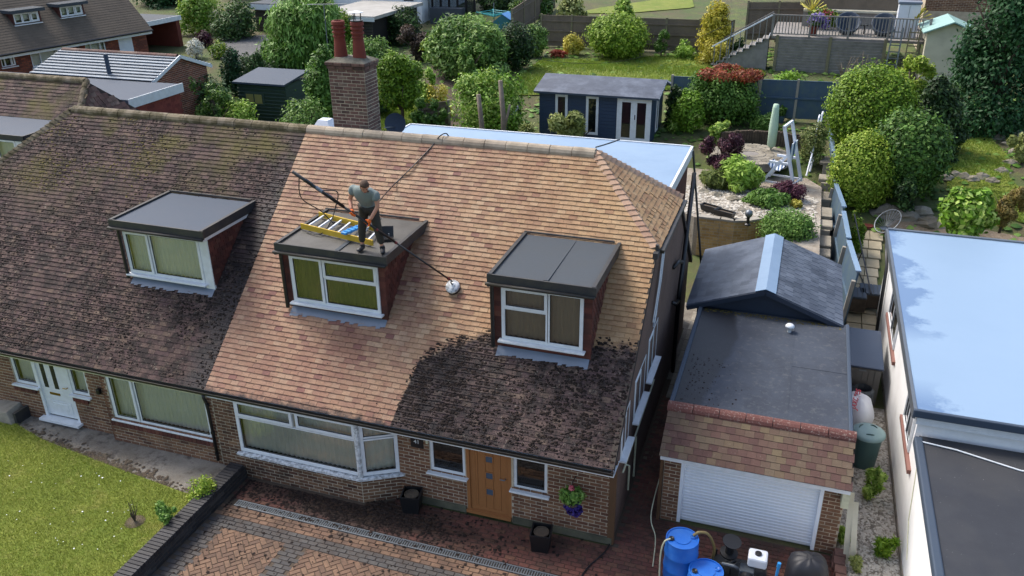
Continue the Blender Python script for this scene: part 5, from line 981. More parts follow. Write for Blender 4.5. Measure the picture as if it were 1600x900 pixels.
# ================================================================ garden structures
M['fence_blue'] = plain('blue_grey_fence_paint', '#3e5468', .7, .2, 6, '#5a6a5c', 2.5, .5, .3, streak=(9, 9, .6)); M['fence_brown'] = plain('weathered_fence_board', '#6e6254', .9, .25, 6, '#4f473c', 1.5, .5, .4, streak=(12, 12, .5))
M['wood_grey'] = plain('silvered_timber', '#85807a', .9, .22, 6, '#5a5650', 2, .5, .4); M['post'] = plain('mossy_post', '#777058', .9, .2, 6, '#5c5f38', 2, .5); M['conc_post'] = plain('concrete_post', '#9a9488', .9, .15, 8, '#6e6a5e', 3, .4)
M['cream_board'] = plain('cream_board', '#c2bca6', .7, .1, 4, '#8f8a76', 2, .4); M['turq'] = plain('turquoise_roof', '#8fb0a8', .6, .1, 4, '#6e8f88', 2, .4); M['white_paint'] = plain('white_paint', '#d5d9de', .5, .05, 4, '#a4aab0', 2, .3)
def panel_fence(name, label, a, b, za, zb_, h, npan, mat, postm, group=None, rails=2, brd=.12, both=False, capm=None):
    """closeboard fence from a to b: posts, boards joined per panel (each under ten pixels wide), rails and cap"""
    a, b = Vector((*a, za)), Vector((*b, zb_)); t = thing(name, label, 'fence', a, 0, group); d = (b-a)/npan; L = Vector((d.x, d.y, 0)).length; u = Vector((d.x, d.y, 0)).normalized(); nrm = Vector((u.y, -u.x, 0))
    for i in range(npan+1): m = MB(); p = d*i; m.obox(axM(p+V3(0, 0, h/2), u*.1, nrm*.1, (0, 0, h+.1))); m.build('post', M[postm], t)
    for i in range(npan):
        p = d*i; m = MB(); nb_ = int(L/brd)
        for k in range(nb_): q = p+d*((k+.5)/nb_)*1.; m.obox(axM(q+V3(0, 0, h*.5)+nrm*(.008 if k % 2 else 0), u*(L/nb_*1.02), nrm*.018, (0, 0, h*.94)))
        m.build('board_panel', M[mat], t, kind='stuff')
        for r in range(rails):
            z = h*(.2+.62*r/max(1, rails-1)) if rails > 1 else h*.55; m = MB(); m.beam(p+V3(0, 0, z)+nrm*.04, p+d+V3(0, 0, z)+nrm*.04, .05, .07); m.build('rail', M[mat], t)
        m = MB(); m.beam(p+V3(0, 0, h*.985), p+d+V3(0, 0, h*.985), .05, .04); m.build('cap_rail', M[capm or mat], t)
    return t
g2 = lambda x, y, Y: tuple(onY(x, y, Y)[:2])
panel_fence('closeboard_fence', 'long weathered closeboard fence behind the back lawn', g2(846, 88, 35.6), g2(1142, 85, 35.6), 3.2, 3.25, 1.75, 6, 'fence_brown', 'post', rails=3)
panel_fence('upper_fence', 'taller brown fence rising behind the wooden steps', g2(1164, 60, 38), g2(1262, 50, 38), 3.6, 3.7, 2.1, 2, 'fence_brown', 'post')
panel_fence('side_fence', 'brown fence climbing at the far upper left of the lawn', g2(800, 48, 37), g2(866, 20, 46), 3.3, 4.0, 1.7, 4, 'fence_brown', 'post')
panel_fence('blue_fence', 'blue painted fence with concrete posts above the white chair frame', g2(1182, 188, 25.2), g2(1300, 182, 25.2), 2.45, 2.5, 1.65, 2, 'fence_blue', 'conc_post', rails=1)
panel_fence('blue_fence', 'short blue fence stretch showing left of the red-tipped shrub', g2(1046, 190, 25.6), g2(1180, 190, 25.4), 2.4, 2.45, 1.55, 2, 'fence_blue', 'conc_post', rails=1)
panel_fence('short_fence', 'short mossy fence panel in front of the light green tree', g2(655, 186, 20.6), g2(702, 186, 21.2), 1.9, 2.0, 1.25, 1, 'fence_brown', 'conc_post')
# leaning blue panels along the right boundary
ft = thing('boundary_fence', 'row of blue fence panels leaning along the right garden boundary', 'fence', (13, 14, 0))
for (pa, ya, pb, yb_) in (((1297, 196), 24.0, (1301, 238), 21.2), ((1301, 241), 21.1, (1305, 284), 18.4), ((1305, 288), 18.3, (1318, 324), 15.3), ((1317, 331), 15.2, (1325, 373), 12.6), ((1325, 377), 12.5, (1340, 425), 10.0)):
    A, B = Vector(onY(*pa, ya)), Vector(onY(*pb, yb_)); q0, q1 = A-V3(13, 14, 0), B-V3(13, 14, 0); h = 1.95
    m = MB(); m.add([q0-V3(.16, 0, h), q0+V3(-.11, 0, -h), q1+V3(-.11, 0, -h), q1-V3(.16, 0, h), q0, q0+V3(.05, 0, 0), q1+V3(.05, 0, 0), q1], MB.BF); m.build('panel', M['fence_blue'], ft)
    m = MB(); m.beam(q0+V3(.02, 0, .02), q1+V3(.02, 0, .02), .14, .04); m.build('cap', M['grp'], ft); m = MB(); m.beam(q1+V3(-.22, -.02, -h), q1+V3(-.06, -.02, -.25), .1, .1); m.build('post', M['conc_post'], ft); m = MB(); m.beam(q0+V3(-.1, 0, -.9), q1+V3(-.1, 0, -.9), .05, .06); m.build('rail', M['fence_blue'], ft)
# rough block retaining wall with copings along the fence
rw_ = thing('block_retaining_wall', 'rough grey block retaining wall stepping beside the blue fence', 'wall', (12.3, 15, 0)); Ms = []
M['block'] = tinted('rough_concrete_block', [(0, '#8f887a'), (.5, '#a29a8a'), (1, '#7d7668')], dirt='#5f5a4c', damt=.5)
for i in range(11):
    y = 10.6+i*1.0; z = max(.9, T(y)+(.9 if y < 17 else .25)); hgt = z+random.uniform(-.06, .1)
    Ms.append(axM((0, y-15, hgt/2), (.36, 0, 0), (0, .97, 0), (0, 0, hgt)))
    Ms.append(axM((-.03+random.uniform(-.03, .03), y-15, hgt+.05), (.5, 0, 0), (0, .6 if i % 2 else .9, 0), (0, 0, .14 if i % 2 else .1)))
pieces(rw_, 'block', Ms, M['block'], CH)
# raised gravel garden behind the curved tan brick wall
GZ = 1.6
sheet('gravel_garden', [(7.2, 15.4), (8.2, 14.6), (9.3, 14.55), (10.0, 14.7), (10.55, 15.3), (11.2, 14.2), (11.4, 11.2), (12.15, 11.2), (12.15, 19), (11, 21), (6.6, 21), (6.0, 17)], GZ, M['gravel_bed'], 1.6)
cw = thing('curved_brick_wall', 'curved tan brick retaining wall below the gravel garden', 'wall', (9.4, 15, 0)); pts = [(8.35, 14.5), (9.05, 14.48), (9.5, 14.45), (9.95, 14.6), (10.35, 14.95), (10.7, 15.5)]; Ms = []
for (ax_, ay), (bx, by) in zip(pts, pts[1:]):
    u = V3(bx-ax_, by-ay, 0); fr = Fr(V3(ax_-9.4, ay-15, .3), u, V3(u.y, -u.x, 0)); mb, mm = brick_face(fr, u.length, 1.32, (), bl=.26, bh=.1); mb.build('wall_face', M['mortar'], cw); Ms += mm; m = MB(); fr.box(m, -.02, 1.32, -.2, u.length+.02, 1.38, .03); m.build('coping', M['conc_post'], cw)
pieces(cw, 'brick', Ms, M['brick_tan'], CH, 300)
lumps('white_gravel', 2600, lambda r: (r.uniform(7.4, 12.0), r.uniform(14.9, 17.8), GZ+.01), tinted('pale_gravel', [(0, '#b8b0a2'), (.5, '#d0cabc'), (.8, '#9a9284'), (1, '#7f786c')]), .02, .06, 51, label='pale gravel scattered over the garden behind the tan wall', cat='gravel')
lumps('side_gravel', 9000, lambda r: ((lambda y: (r.uniform(12.85+max(0, 1.4-y)*.1, 13.9), y, .012))(r.uniform(-.3, 6.8))), bpy.data.materials['pale_gravel'], .014, .035, 52, label='white stone gravel strip between the garage and the white wall', cat='gravel')
sheet('gravel_strip', [(12.8, -6), (13.94, -6), (13.94, 7), (12.72, 7), (12.72, 1.4), (12.9, 1.4)], .0, M['gravel_bed'], .03)
sheet('patio', [(8.7, 6.8), (9.3, 6.8), (9.3, 10.2), (12.6, 10.2), (12.3, 14.4), (7, 14.4), (7, 9.7), (8.7, 9.7)], .0, M['concrete'], .03)
pvs = [axM((9.02+(.42 if k % 2 else 0), 6.2+(k//2)*.62, .012), (.4, 0, 0), (0, .6, 0), (0, 0, .03)) for k in range(24)]; pt_ = sheet('side_path', [(8.75, 1.5), (9.4, 1.5), (9.4, 14), (8.75, 14)], -.0035, M['soil'], .02); pieces(pt_, 'slab', pvs, M['block'], CH)
rs = sheet('paved_path', [(13.1, 8.95), (13.93, 8.95), (13.93, 12.2), (13.1, 12.2)], .004, M['soil'], .02); pieces(rs, 'slab', [axM((13.32+k_*.42+max(0, y-13)*.08, y, T(y)+.03), (.4, 0, 0), (0, .58, (T(y+.3)-T(y-.3))), (0, 0, .05)) for y in np.arange(9.3, 17.6, .6) for k_ in (0, 1)], tinted('buff_slab', [(0, '#b5aa90'), (1, '#a3987e')]), CH)
slope_sheet('gravel_terrace', [(1376, 362), (1400, 344), (1480, 350), (1600, 372), (1600, 410), (1390, 380)], noisy_ground('brown_gravel', '#8a7a66', '#75664f', '#a09280', 3.), .03)
M['stone'] = tinted('rockery_stone', [(0, '#8a8272'), (.5, '#9c9484'), (1, '#746c5e')], dirt='#5c5a40', damt=.5, dscale=4)
def rock(name, label, p, s, seed, group):
    rg = np.random.default_rng(seed); n, k = 7, 5; V = []; 
    for i in range(k):
        f_ = i/(k-1); r = [.95, 1.05, .95, .7, .25][i]
        for j in range(n): a = j*6.283/n+rg.uniform(-.25, .25); q = r*rg.uniform(.75, 1.15); V.append((s[0]*q*math.cos(a), s[1]*q*math.sin(a), s[2]*(f_-.15)+rg.uniform(-.03, .03)))
    m = MB(); m.add(V, [(i*n+j, i*n+(j+1) % n, (i+1)*n+(j+1) % n, (i+1)*n+j) for i in range(k-1) for j in range(n)]+[tuple(range((k-1)*n, k*n))], rg.random()); o = m.build(name, M['stone'], bev=0); o.location = p; prop(o, label, 'stone', group)
rk = [(1388, 333, .55), (1415, 338, .5), (1440, 332, .45), (1452, 350, .5), (1466, 352, .4), (1478, 278, .3), (1492, 272, .28), (1506, 276, .3), (1520, 280, .3), (1535, 276, .3), (1550, 283, .28), (1565, 268, .3), (1578, 255, .32), (1588, 238, .35), (1575, 225, .3), (1560, 215, .3), (1590, 212, .4), (1100, 300, .25), (1118, 305, .28), (1146, 312, .3), (1160, 330, .22), (1110, 262, .2), (1098, 240, .2)]
RL = ['large stone under the golden bush beside the fence', 'dark stone right of the golden bush foot', 'stone at the middle of the lower bank', 'upright stone left of the hosta', 'stone touching the hosta leaves', 'leftmost stone of the row crossing the terrace lawn', 'second stone from the left crossing the terrace lawn', 'third stone from the left crossing the terrace lawn', 'fourth stone from the left crossing the terrace lawn', 'fifth stone from the left crossing the terrace lawn', 'sixth stone from the left crossing the terrace lawn', 'stone where the lawn row bends upward', 'stone on the right border of the upper terrace lawn', 'stone higher on the right border of the terrace lawn', 'stone near the top of the terrace lawn border', 'stone at the upper corner of the terrace lawn', 'topmost large stone below the dark conifer',
 'leftmost stone edging the gravel above the troughs', 'second stone edging the gravel above the troughs', 'stone below the bright fern clump', 'stone beside the small globe lamp', 'stone left of the purple maple foot', 'highest stone left of the purple maple']
for i, (x, y, s) in enumerate(rk):
    p = onT(x, y) if x > 1300 else onZ(x, y, GZ); rock('rock', RL[i], (p[0], p[1], p[2]-.05), (s, s*.7, s*.75), 300+i, 'stones of the terraced bank' if x > 1300 else 'stones edging the gravel garden')
# log roll edging and paving circle
lg = thing('log_edging', 'dark brown upright log edging behind the white chair frame', 'edging', tuple(onZ(1190, 224, 2.25)))
m0 = onZ(1128, 222, 2.25); m1 = onZ(1252, 228, 2.25); lo_ = Vector(onZ(1190, 224, 2.25)); n = 30
for i in range(n): p = Vector(m0).lerp(Vector(m1), i/(n-1))-lo_; m = MB(); m.lathe([(.075, -.3), (.085, .4+random.uniform(-.03, .04)), (.0, .41)], p+V3(0, .5*math.sin(math.pi*i/(n-1)), 0), 8, cap=False); m.build('log', M['bark'], lg)
P0 = onZ(1172, 240, 2.2); cs = sheet('paving_circle', [(P0[0]+1.5*math.cos(a), P0[1]+1.4*math.sin(a)) for a in np.linspace(0, 6.283, 28)[:-1]], 2.2, M['wood_grey'], .3)
pieces(cs, 'setts', [axM((P0[0]+r*math.cos(a), P0[1]+r*.95*math.sin(a), 2.205), (-.3*math.sin(a), .3*math.cos(a), 0), (.26*math.cos(a), .26*math.sin(a), 0), (0, 0, .03)) for r in (.45, .75, 1.05, 1.35) for a in np.arange(0, 6.28, .33/r)], M['block'], CH)
# white deck chair frame, handrail, folded parasol
dc = thing('hanging_chair_frame', 'white A-frame garden chair with striped blue hammock seat', 'chair', tuple(onZ(1213, 290, GZ+.1)), -.25); F_ = lambda a, b, w=.07: dc_b.beam(a, b, w, w)
def bar(par, a, b, w, mat, name='bar', h=None): m = MB(); m.beam(a, b, w, h or w); return m.build(name, M[mat], par)
for s in (0, 1):
    y = s*.9; bar(dc, (-.55, y, .02), (.05, y, .95), .09, 'white_paint', 'front_leg'); bar(dc, (.62, y, .02), (.02, y, 2.15), .1, 'white_paint', 'rear_leg'); bar(dc, (-.35, y, .85), (.42, y, .85), .08, 'white_paint', 'arm'); bar(dc, (-.5, y, .1), (.6, y, .1), .06, 'white_paint', 'stretcher')
bar(dc, (.02, -.05, 2.15), (.02, .95, 2.15), .08, 'white_paint', 'top_rail'); bar(dc, (.6, 0, .12), (.6, .9, .12), .06, 'white_paint', 'cross_bar')
k = NT('striped_canvas'); X_, Y_, Z_ = k.sep(); cv = k.mix(k.ramp(k.math('FRACT', k.math('MULTIPLY', X_, 9)), [(.45, 0.), (.5, 1.)]), '#2f5078', '#c8d0d8'); M['canvas'] = k.out(cv, .9)
m = MB(); pr = [(.35, 1.55), (.3, 1.1), (.2, .7), (0, .5), (-.25, .52), (-.45, .72)]; m.add([(x, y, z) for y in (.12, .8) for x, z in pr], [(i, i+1, 7+i, 6+i) for i in range(5)]); o = m.build('hammock_seat', M['canvas'], dc); o.modifiers.new('thick', 'SOLIDIFY').thickness = .03
hr = thing('handrail', 'white tubular handrail beside the block wall and fence', 'handrail', tuple(onZ(1262, 275, 1.75)))
for s in (0, .55): m = MB(); m.tube([(-.05+s*.2, s, 0), (.1+s*.2, s+.9, .95), (.12+s*.2, s+1.2, 1.9), (.14+s*.2, s+1.4, 1.95)], .035, 7); m.build('rail', M['white_paint'], hr)
for q in (.35, .7): bar(hr, (.0, q, q*1.0), (.15, q+.5, q*1.0), .04, 'white_paint', 'tread')
um = thing('folded_parasol', 'closed pale green parasol standing behind the chair frame', 'parasol', tuple(onZ(1203, 245, 1.95))); m = MB(); m.lathe([(.05, .35), (.16, .45), (.17, 1.2), (.12, 1.9), (.1, 2.05)], (0, 0, 0), 10); o = m.build('canopy_cover', plain('pale_green_cover', '#a9c0a8', .8, .1, 4), um, smooth=True); m = MB(); m.lathe([(.03, 0), (.03, .4)], (0, 0, 0), 8); m.lathe([(.25, 0), (.25, .06)], (0, 0, 0), 14); m.build('pole', M['steel'], um)
for i, x in enumerate((1110, 1132)):
    p = onZ(x, 330+i*8, GZ+.05); t_ = thing('trough', ['left black trough planter on top of the tan wall', 'right black trough planter on top of the tan wall'][i], 'planter', tuple(p), -.45, 'trough planters on the tan wall'); m = MB(); m.add([(sx_*w, sy_*d, z) for z, w, d in ((0, .3, .1), (.2, .35, .13), (.2, .32, .1), (.14, .31, .095)) for sx_, sy_ in ((-1, -1), (1, -1), (1, 1), (-1, 1))], [(3, 2, 1, 0)]+[(r*4+i_, r*4+(i_+1) % 4, r*4+4+(i_+1) % 4, r*4+4+i_) for r in range(3) for i_ in range(4)]); m.build('box', M['black'], t_); m = MB(); m.box((-.31, -.095, .1), (.31, .095, .15)); m.build('soil', M['soil'], t_)
lp = thing('garden_lamp', 'small dark globe lamp standing on the gravel by the tan wall', 'lamp', tuple(onZ(1168, 352, GZ))); m = MB(); m.lathe([(.1, 0), (.1, .04), (.05, .07), (.045, .25), (.07, .28)], (0, 0, 0), 12); m.build('stand', M['black'], lp); m = MB(); m.lathe([(.03, .28), (.1, .32), (.13, .4), (.1, .49), (.02, .53)], (0, 0, 0), 14); m.build('globe', M['steel'], lp, smooth=True)
b_ = onZ(1219, 192, 2.35); pt2 = thing('potted_plant', 'small blue pot with green plant on the step before the fence', 'plant pot', tuple(b_)); m = MB(); m.lathe([(.12, 0), (.17, .3), (.15, .3)], (0, 0, 0), 12); m.build('pot', M['fence_blue'], pt2); foliage('leaves', LM['mid'], pt2, 260, [(0, 0, .5, .2, .2, .22)], .08, 911)
# ---- blue summer house
Ys = 21.3; xl, xr_ = onY(843, 150, Ys)[0], onY(1020, 150, Ys)[0]; zs = 2.0; ze_ = onY(930, 147, Ys-.25)[2]; sh = thing('summer_house', 'dark blue summer house with white framed windows and corner doors', 'summer house', (xl, Ys, zs)); Lw = xr_-xl; Hw = ze_-zs; Dw = 2.5
M['blue_clad'] = plain('dark_blue_cladding', '#2b3c52', .55, .1, 4, '#22314a', 1.5, .4, .2)
m = MB(); m.prism([(0, 0), (Dw, 0), (Dw, Hw-.05), (Dw*.55, Hw+.22), (0, Hw)], 0, 0, Lw); w_ = m.build('wall', M['blue_clad'], sh)
pieces(w_, 'board', [axM((Lw+.012, Dw/2, .07+i*.14), (.02, 0, 0), (0, Dw, 0), (0, .0, .13)) for i in range(int(Hw/.14))], M['blue_clad'], BX); pieces(w_, 'board', [axM((Lw*.385, -.012, .07+i*.14), (Lw*.77, 0, 0), (0, .02, 0), (0, 0, .13)) for i in range(int(Hw/.14))], M['blue_clad'], BX)
for (y0, z0, y1, z1) in ((-.32, Hw-.02, Dw*.55, Hw+.34), (Dw+.2, Hw-.05, Dw*.55, Hw+.34)):
    m = MB(); m.add([(x, y, z) for x in (-.15, Lw+.3) for y, z in ((y0, z0), (y1, z1), (y1, z1-.07), (y0, z0-.07))], [(0, 1, 5, 4), (2, 3, 7, 6), (0, 4, 7, 3), (0, 3, 2, 1), (4, 5, 6, 7)]); r_ = m.build('roof', M['felt_blue'], sh); n = 7
    pieces(r_, 'shingle_course', [axM((Lw/2+.07, y0+(y1-y0)*(i+.5)/n, z0+(z1-z0)*(i+.5)/n+.02), (Lw+.46, 0, 0), (0, (y1-y0)/n*1.1, (z1-z0)/n*1.1-.02), (0, -.008, .015)) for i in range(n)], M['shingle'], BX)
m = MB(); m.beam((Lw+.31, -.34, Hw-.06), (Lw+.31, Dw*.55, Hw+.31), .03, .1); m.build('bargeboard', M['lead'], sh)
f = Fr((0, -.025, 0), X1, YN)
for a in (.70, 2.0): win(sh, f, a, .25, a+.52, Hw-.14, [(0, 0, 1, 1, False)], glass='glass_dark', sill=False, d=.03, fw=.09)
dd = win(sh, f, Lw-1.4, .05, Lw-.02, Hw-.08, [(0, 0, .5, 1, True), (.5, 0, 1, 1, True)], glass='glass_dark', sill=False, d=.04, fw=.13, name='double_door'); m = MB(); m.tube([f.p(Lw-.66, 1.0, .06), f.p(Lw-.66, 1.2, .06)], .02, 6); m.build('handle', M['black'], dd)
win(sh, Fr((Lw+.022, 0, 0), (0, 1, 0), X1), .9, .3, 1.35, Hw-.1, [(0, 0, 1, 1, False)], glass='glass_dark', sill=False, d=.03, fw=.08)
# grey gate and screen left of it
gt = thing('grey_garden_screen', 'grey slatted garden screen left of the blue summer house', 'screen', (xl-.9, 19.6, T(19.6)))
m = MB(); m.box((0, 0, 0), (.06, 1.6, 1.35)); m.build('panel', M['felt'], gt); m = MB(); m.box((-.55, -.03, 0), (0, .03, 1.15)); m.build('panel', M['felt'], gt); bar(gt, (.03, 0, 1.37), (.03, 1.6, 1.75), .08, 'white_paint', 'cap'); m = MB(); m.box((-.02, 1.6, 0), (.1, 1.72, 1.9)); m.build('post', M['felt'], gt)
# green shed
p = onY(378, 180, 20.5); q = onY(450, 180, 20.5); gs = thing('green_shed', 'small dark green lap shed with flat blue roof behind the mossy ridge', 'shed', (p[0], 20.5, 1.6)); Lg = q[0]-p[0]; hz = onY(414, 132, 20.5)[2]-1.6; M['green_lap'] = plain('dark_green_lap', '#34463c', .8, .15, 5)
m = MB(); m.box((0, 0, 0), (Lg, 1.8, hz)); m.build('wall', M['green_lap'], gs); pieces(gs, 'lap_board', [axM((Lg/2, -.015, .1+i*.16), (Lg, 0, 0), (0, .02, .02), (0, -.02, .15)) for i in range(int(hz/.16))], M['green_lap'], BX); pieces(gs, 'side_board', [axM((Lg+.012, .9, .1+i*.16), (.02, 0, .01), (0, 1.8, 0), (.01, 0, .15)) for i in range(int(hz/.16))], M['green_lap'], BX)
m = MB(); m.add([(-.12, -.2, hz+.0), (Lg+.12, -.2, hz), (Lg+.12, 1.95, hz+.25), (-.12, 1.95, hz+.25), (-.12, -.2, hz+.08), (Lg+.12, -.2, hz+.08), (Lg+.12, 1.95, hz+.33), (-.12, 1.95, hz+.33)], MB.BF); m.build('roof', M['felt_blue'], gs); win(gs, Fr((0, -.04, 0), X1, YN), .35, hz-.95, 1.35, hz-.4, [(0, 0, .5, 1, False), (.5, 0, 1, 1, False)], frame='green_lap', sill=False, d=.02, fw=.06)
for k_ in (0, 1): m = MB(); m.box((.42+k_*.45, -.062, hz-.88), (.80+k_*.45, -.055, hz-.47)); m.build('pane', plain('yellowed_shed_pane', '#8a8450', .4, .2), gs)
# ---- raised deck with steps, railings and furniture
DZ = 4.75; DY = 32.6; x0 = onY(1210, 100, DY)[0]; x1 = onY(1378, 100, DY)[0]; dk = thing('raised_deck', 'raised timber deck with grey lap panels, steps and balustrade', 'deck', (x0, DY, 3.1)); Ld = x1-x0; hd_ = DZ-3.1
m = MB(); m.box((-.3, .05, hd_-.12), (Ld+1.8, 5, hd_)); m.build('deck_floor', M['wood_grey'], dk)
for i in range(2):
    a, b_ = i*Ld/2+.06, (i+1)*Ld/2-.06; n = 11; pn = MB(); pn.box((a, .0, -.1), (b_, .03, hd_-.15)); pn_ = pn.build('lap_panel', M['wood_grey'], dk); pieces(pn_, 'lap_board', [axM(((a+b_)/2, -.012, (k_+.5)*(hd_-.1)/n), (b_-a, 0, 0), (0, .03, .01), (0, -.02, (hd_-.1)/n*1.05)) for k_ in range(n)], M['wood_grey'], BX)
for i in range(3): m = MB(); m.box((i*Ld/2-.07, -.07, -.2), (i*Ld/2+.07, .07, hd_+.05)); m.build('post', M['post'], dk)
for i in range(5): m = MB(); u_ = -.3+i*(Ld+2.1)/4; m.box((u_-.05, -.02, hd_), (u_+.05, .08, hd_+1.05)); m.build('newel_post', M['wood_grey'], dk)
bar(dk, (-.3, .03, hd_+1.0), (Ld+1.8, .03, hd_+1.0), .08, 'wood_grey', 'handrail', .05); bar(dk, (-.3, .03, hd_+.12), (Ld+1.8, .03, hd_+.12), .05, 'wood_grey', 'bottom_rail')
pieces(dk, 'baluster', [axM((-.25+i*.145, .03, hd_+.56), (.04, 0, 0), (0, .04, 0), (0, 0, .85)) for i in range(int((Ld+2)/.145))], M['wood_grey'], BX)
for i in range(9):
    u_ = -.4-i*.3; z_ = hd_-.0-(i+1)*.17; m = MB(); m.box((u_-.3, -.1, z_), (u_+.0, 1.0, z_+.05)); m.build('tread', M['wood_grey'], dk); m = MB(); m.box((u_-.02, -.1, z_+.05), (u_+.0, 1.0, z_+.17)); m.build('riser', M['white_paint'], dk)
    m = MB(); m.box((u_-.2, -.12, z_+.05), (u_-.16, -.08, z_+1.0)); m.build('stair_baluster', M['wood_grey'], dk)
bar(dk, (-.35, -.1, hd_+1.0), (-3.1, -.1, hd_-.62), .06, 'white_paint', 'stair_rail'); bar(dk, (-.35, 1.0, hd_+1.0), (-3.1, 1.0, hd_-.62), .06, 'wood_grey', 'stair_rail'); m = MB(); m.add([(-.4, .0, hd_-.1), (-3.1, .0, hd_-1.65), (-.4, .0, -.2), (-.4, .9, hd_-.1), (-3.1, .9, hd_-1.65), (-.4, .9, -.2)], [(0, 1, 2), (3, 5, 4), (0, 3, 4, 1)]); m.build('stringer', M['wood_grey'], dk)
def egg(px, lab):
    p = onY(px, 32, 34.6); t_ = thing('round_garden_chair', lab, 'chair', (p[0], 34.4, DZ), .0, 'round chairs on the deck'); m = MB(); m.lathe([(.1, .3), (.4, .42), (.55, .7), (.6, .95), (.56, .95), (.36, .5), (.05, .4)], (0, 0, 0), 18, cap=False); o = m.build('bowl', M['felt_blue'], t_, smooth=True); o.rotation_euler = (.75, 0, 0); o.location = (0, -.0, -.05); m = MB(); m.lathe([(.35, 0), (.35, .04), (.05, .08), (.05, .4)], (0, 0, 0), 14); m.build('base', M['black'], t_)
egg(1325, 'left of the two round dark chairs on the raised deck'); egg(1381, 'right of the two round dark chairs on the raised deck')
m = MB(); p = onY(1353, 30, 34.6); m.lathe([(.25, .4), (.25, .45), (.04, .45)], (0, 0, 0), 14, cap=True); m.lathe([(.04, 0), (.04, .4)], (0, 0, 0), 8); o = m.build('side_table', M['black']); o.location = (p[0], 34.4, DZ); prop(o, 'small dark table between the two round chairs', 'table')
p = onY(1340, 12, 36); tb = thing('timber_bench', 'long timber bench wall at the back of the deck', 'bench', (p[0]-2.6, 36.2, DZ)); m = MB(); m.box((0, 0, .75), (5.6, .5, .85)); m.build('top', M['cream_board'], tb); m = MB(); m.box((0, .1, 0), (5.6, .4, .75)); m.build('front', M['wood_grey'], tb); m = MB(); m.box((0, .5, 0), (5.6, .6, 1.7)); m.build('back', M['fence_brown'], tb)
p = onY(1270, 55, 33.2); tp = thing('flower_pots', 'terracotta pot of lilac flowers behind the deck railing', 'plant pot', (p[0], 33.2, DZ)); m = MB(); m.lathe([(.15, 0), (.22, .4), (.24, .4), (.24, .46), (.2, .46)], (0, 0, 0), 14); m.build('pot', M['pot'], tp); foliage('flowers', LM['lilac'], tp, 500, [(.1, 0, .8, .4, .3, .3), (.4, 0, .6, .3, .2, .25)], .1, 921); foliage('leaves', LM['mid'], tp, 300, [(.1, 0, .65, .35, .3, .22)], .1, 922)
p = onY(1285, 25, 35.2); t_ = thing('flowering_shrub', 'pink and yellow flowering shrub at the back left of the deck', 'shrub', (p[0], 35.4, DZ)); foliage('leaves', LM['yellow'], t_, 900, [(0, 0, .6, .7, .4, .45), (.5, 0, .5, .5, .3, .35)], .12, 923); foliage('flowers', LM['pink'], t_, 160, [(.1, -.2, .7, .5, .3, .35)], .1, 924)
for i, (px, y) in enumerate(((1268, 36), (1432, 33.6))):
    p = onY(px, 20, y); t_ = thing('yucca', ['spiky yellow yucca at the top left of the deck', 'spiky yucca beside the grey cabinet on the deck'][i], 'plant', (p[0], y, DZ)); m = MB()
    for k in range(30): a = k*2.4; e = .2+(k % 7)*.18; d_ = V3(math.cos(a)*math.cos(e), math.sin(a)*math.cos(e), math.sin(e)); m.beam(V3(0, 0, .8), V3(0, 0, .8)+d_*.8, .06, .01)
    m.build('leaves', LM['gold'], t_); m = MB(); m.lathe([(.07, 0), (.06, .85)], (0, 0, 0), 8); m.build('stem', M['bark'], t_)
p = onY(1415, 45, 33.4); cb_ = thing('storage_cabinet', 'tall grey plastic cabinet standing on the deck', 'cabinet', (p[0]-.45, 33.4, DZ)); m = MB(); m.box((0, 0, 0), (.95, .6, 1.55)); m.build('body', M['white_paint'], cb_, bev=.02); m = MB(); m.box((-.04, -.04, 1.56), (.99, .66, 1.68)); m.build('lid', M['lead'], cb_, bev=.02); m = MB(); m.box((.47, -.01, .05), (.48, .0, 1.5)); m.build('door_gap', M['black'], cb_)
for i, px in enumerate((1391, 1418)):
    p = onY(px, 108, 32.2); l_ = thing('ladder', ['left aluminium ladder leaning up to the deck', 'right timber ladder leaning up to the deck'][i], 'ladder', (p[0], 32.1, 3.1), 0, 'ladders against the deck'); mt = 'steel' if i == 0 else 'post'
    for s in (-.22, .22): bar(l_, (s, 0, 0), (s+.05, .25, 2.3), .06, mt, 'stile')
    for k in range(7): bar(l_, (-.22, .03*k+.03, .3+k*.3), (.22, .03*k+.03, .3+k*.3), .05, mt, 'rung')
p0 = onY(1447, 60, 31.8); ps = thing('pale_shed', 'cream shed with turquoise roof beside the tall conifer', 'shed', (p0[0], 31.6, 3.0)); m = MB(); m.prism([(0, 0), (2.0, 0), (2.0, 2.35), (1.0, 2.75), (0, 2.35)], 1, 0, 2.4); m.build('wall', M['cream_board'], ps)
for s in (0, 1): m = MB(); m.beam((1.0+(s*2-1)*.55, 1.15, 2.62), (1.0+(s*2-1)*.55, 1.15, 2.63), 2.8, .06) if False else m.add([(1, -.25, 2.86), (1, 2.6, 2.86), (-.2 if s == 0 else 2.2, 2.6, 2.36), (-.2 if s == 0 else 2.2, -.25, 2.36), (1, -.25, 2.8), (1, 2.6, 2.8), (-.2 if s == 0 else 2.2, 2.6, 2.3), (-.2 if s == 0 else 2.2, -.25, 2.3)], MB.BF); m.build('roof', M['turq'], ps)
m = MB(); m.box((-.02, .5, .9), (.0, 1.3, 1.9)); m.build('window', M['glass_dark'], ps)
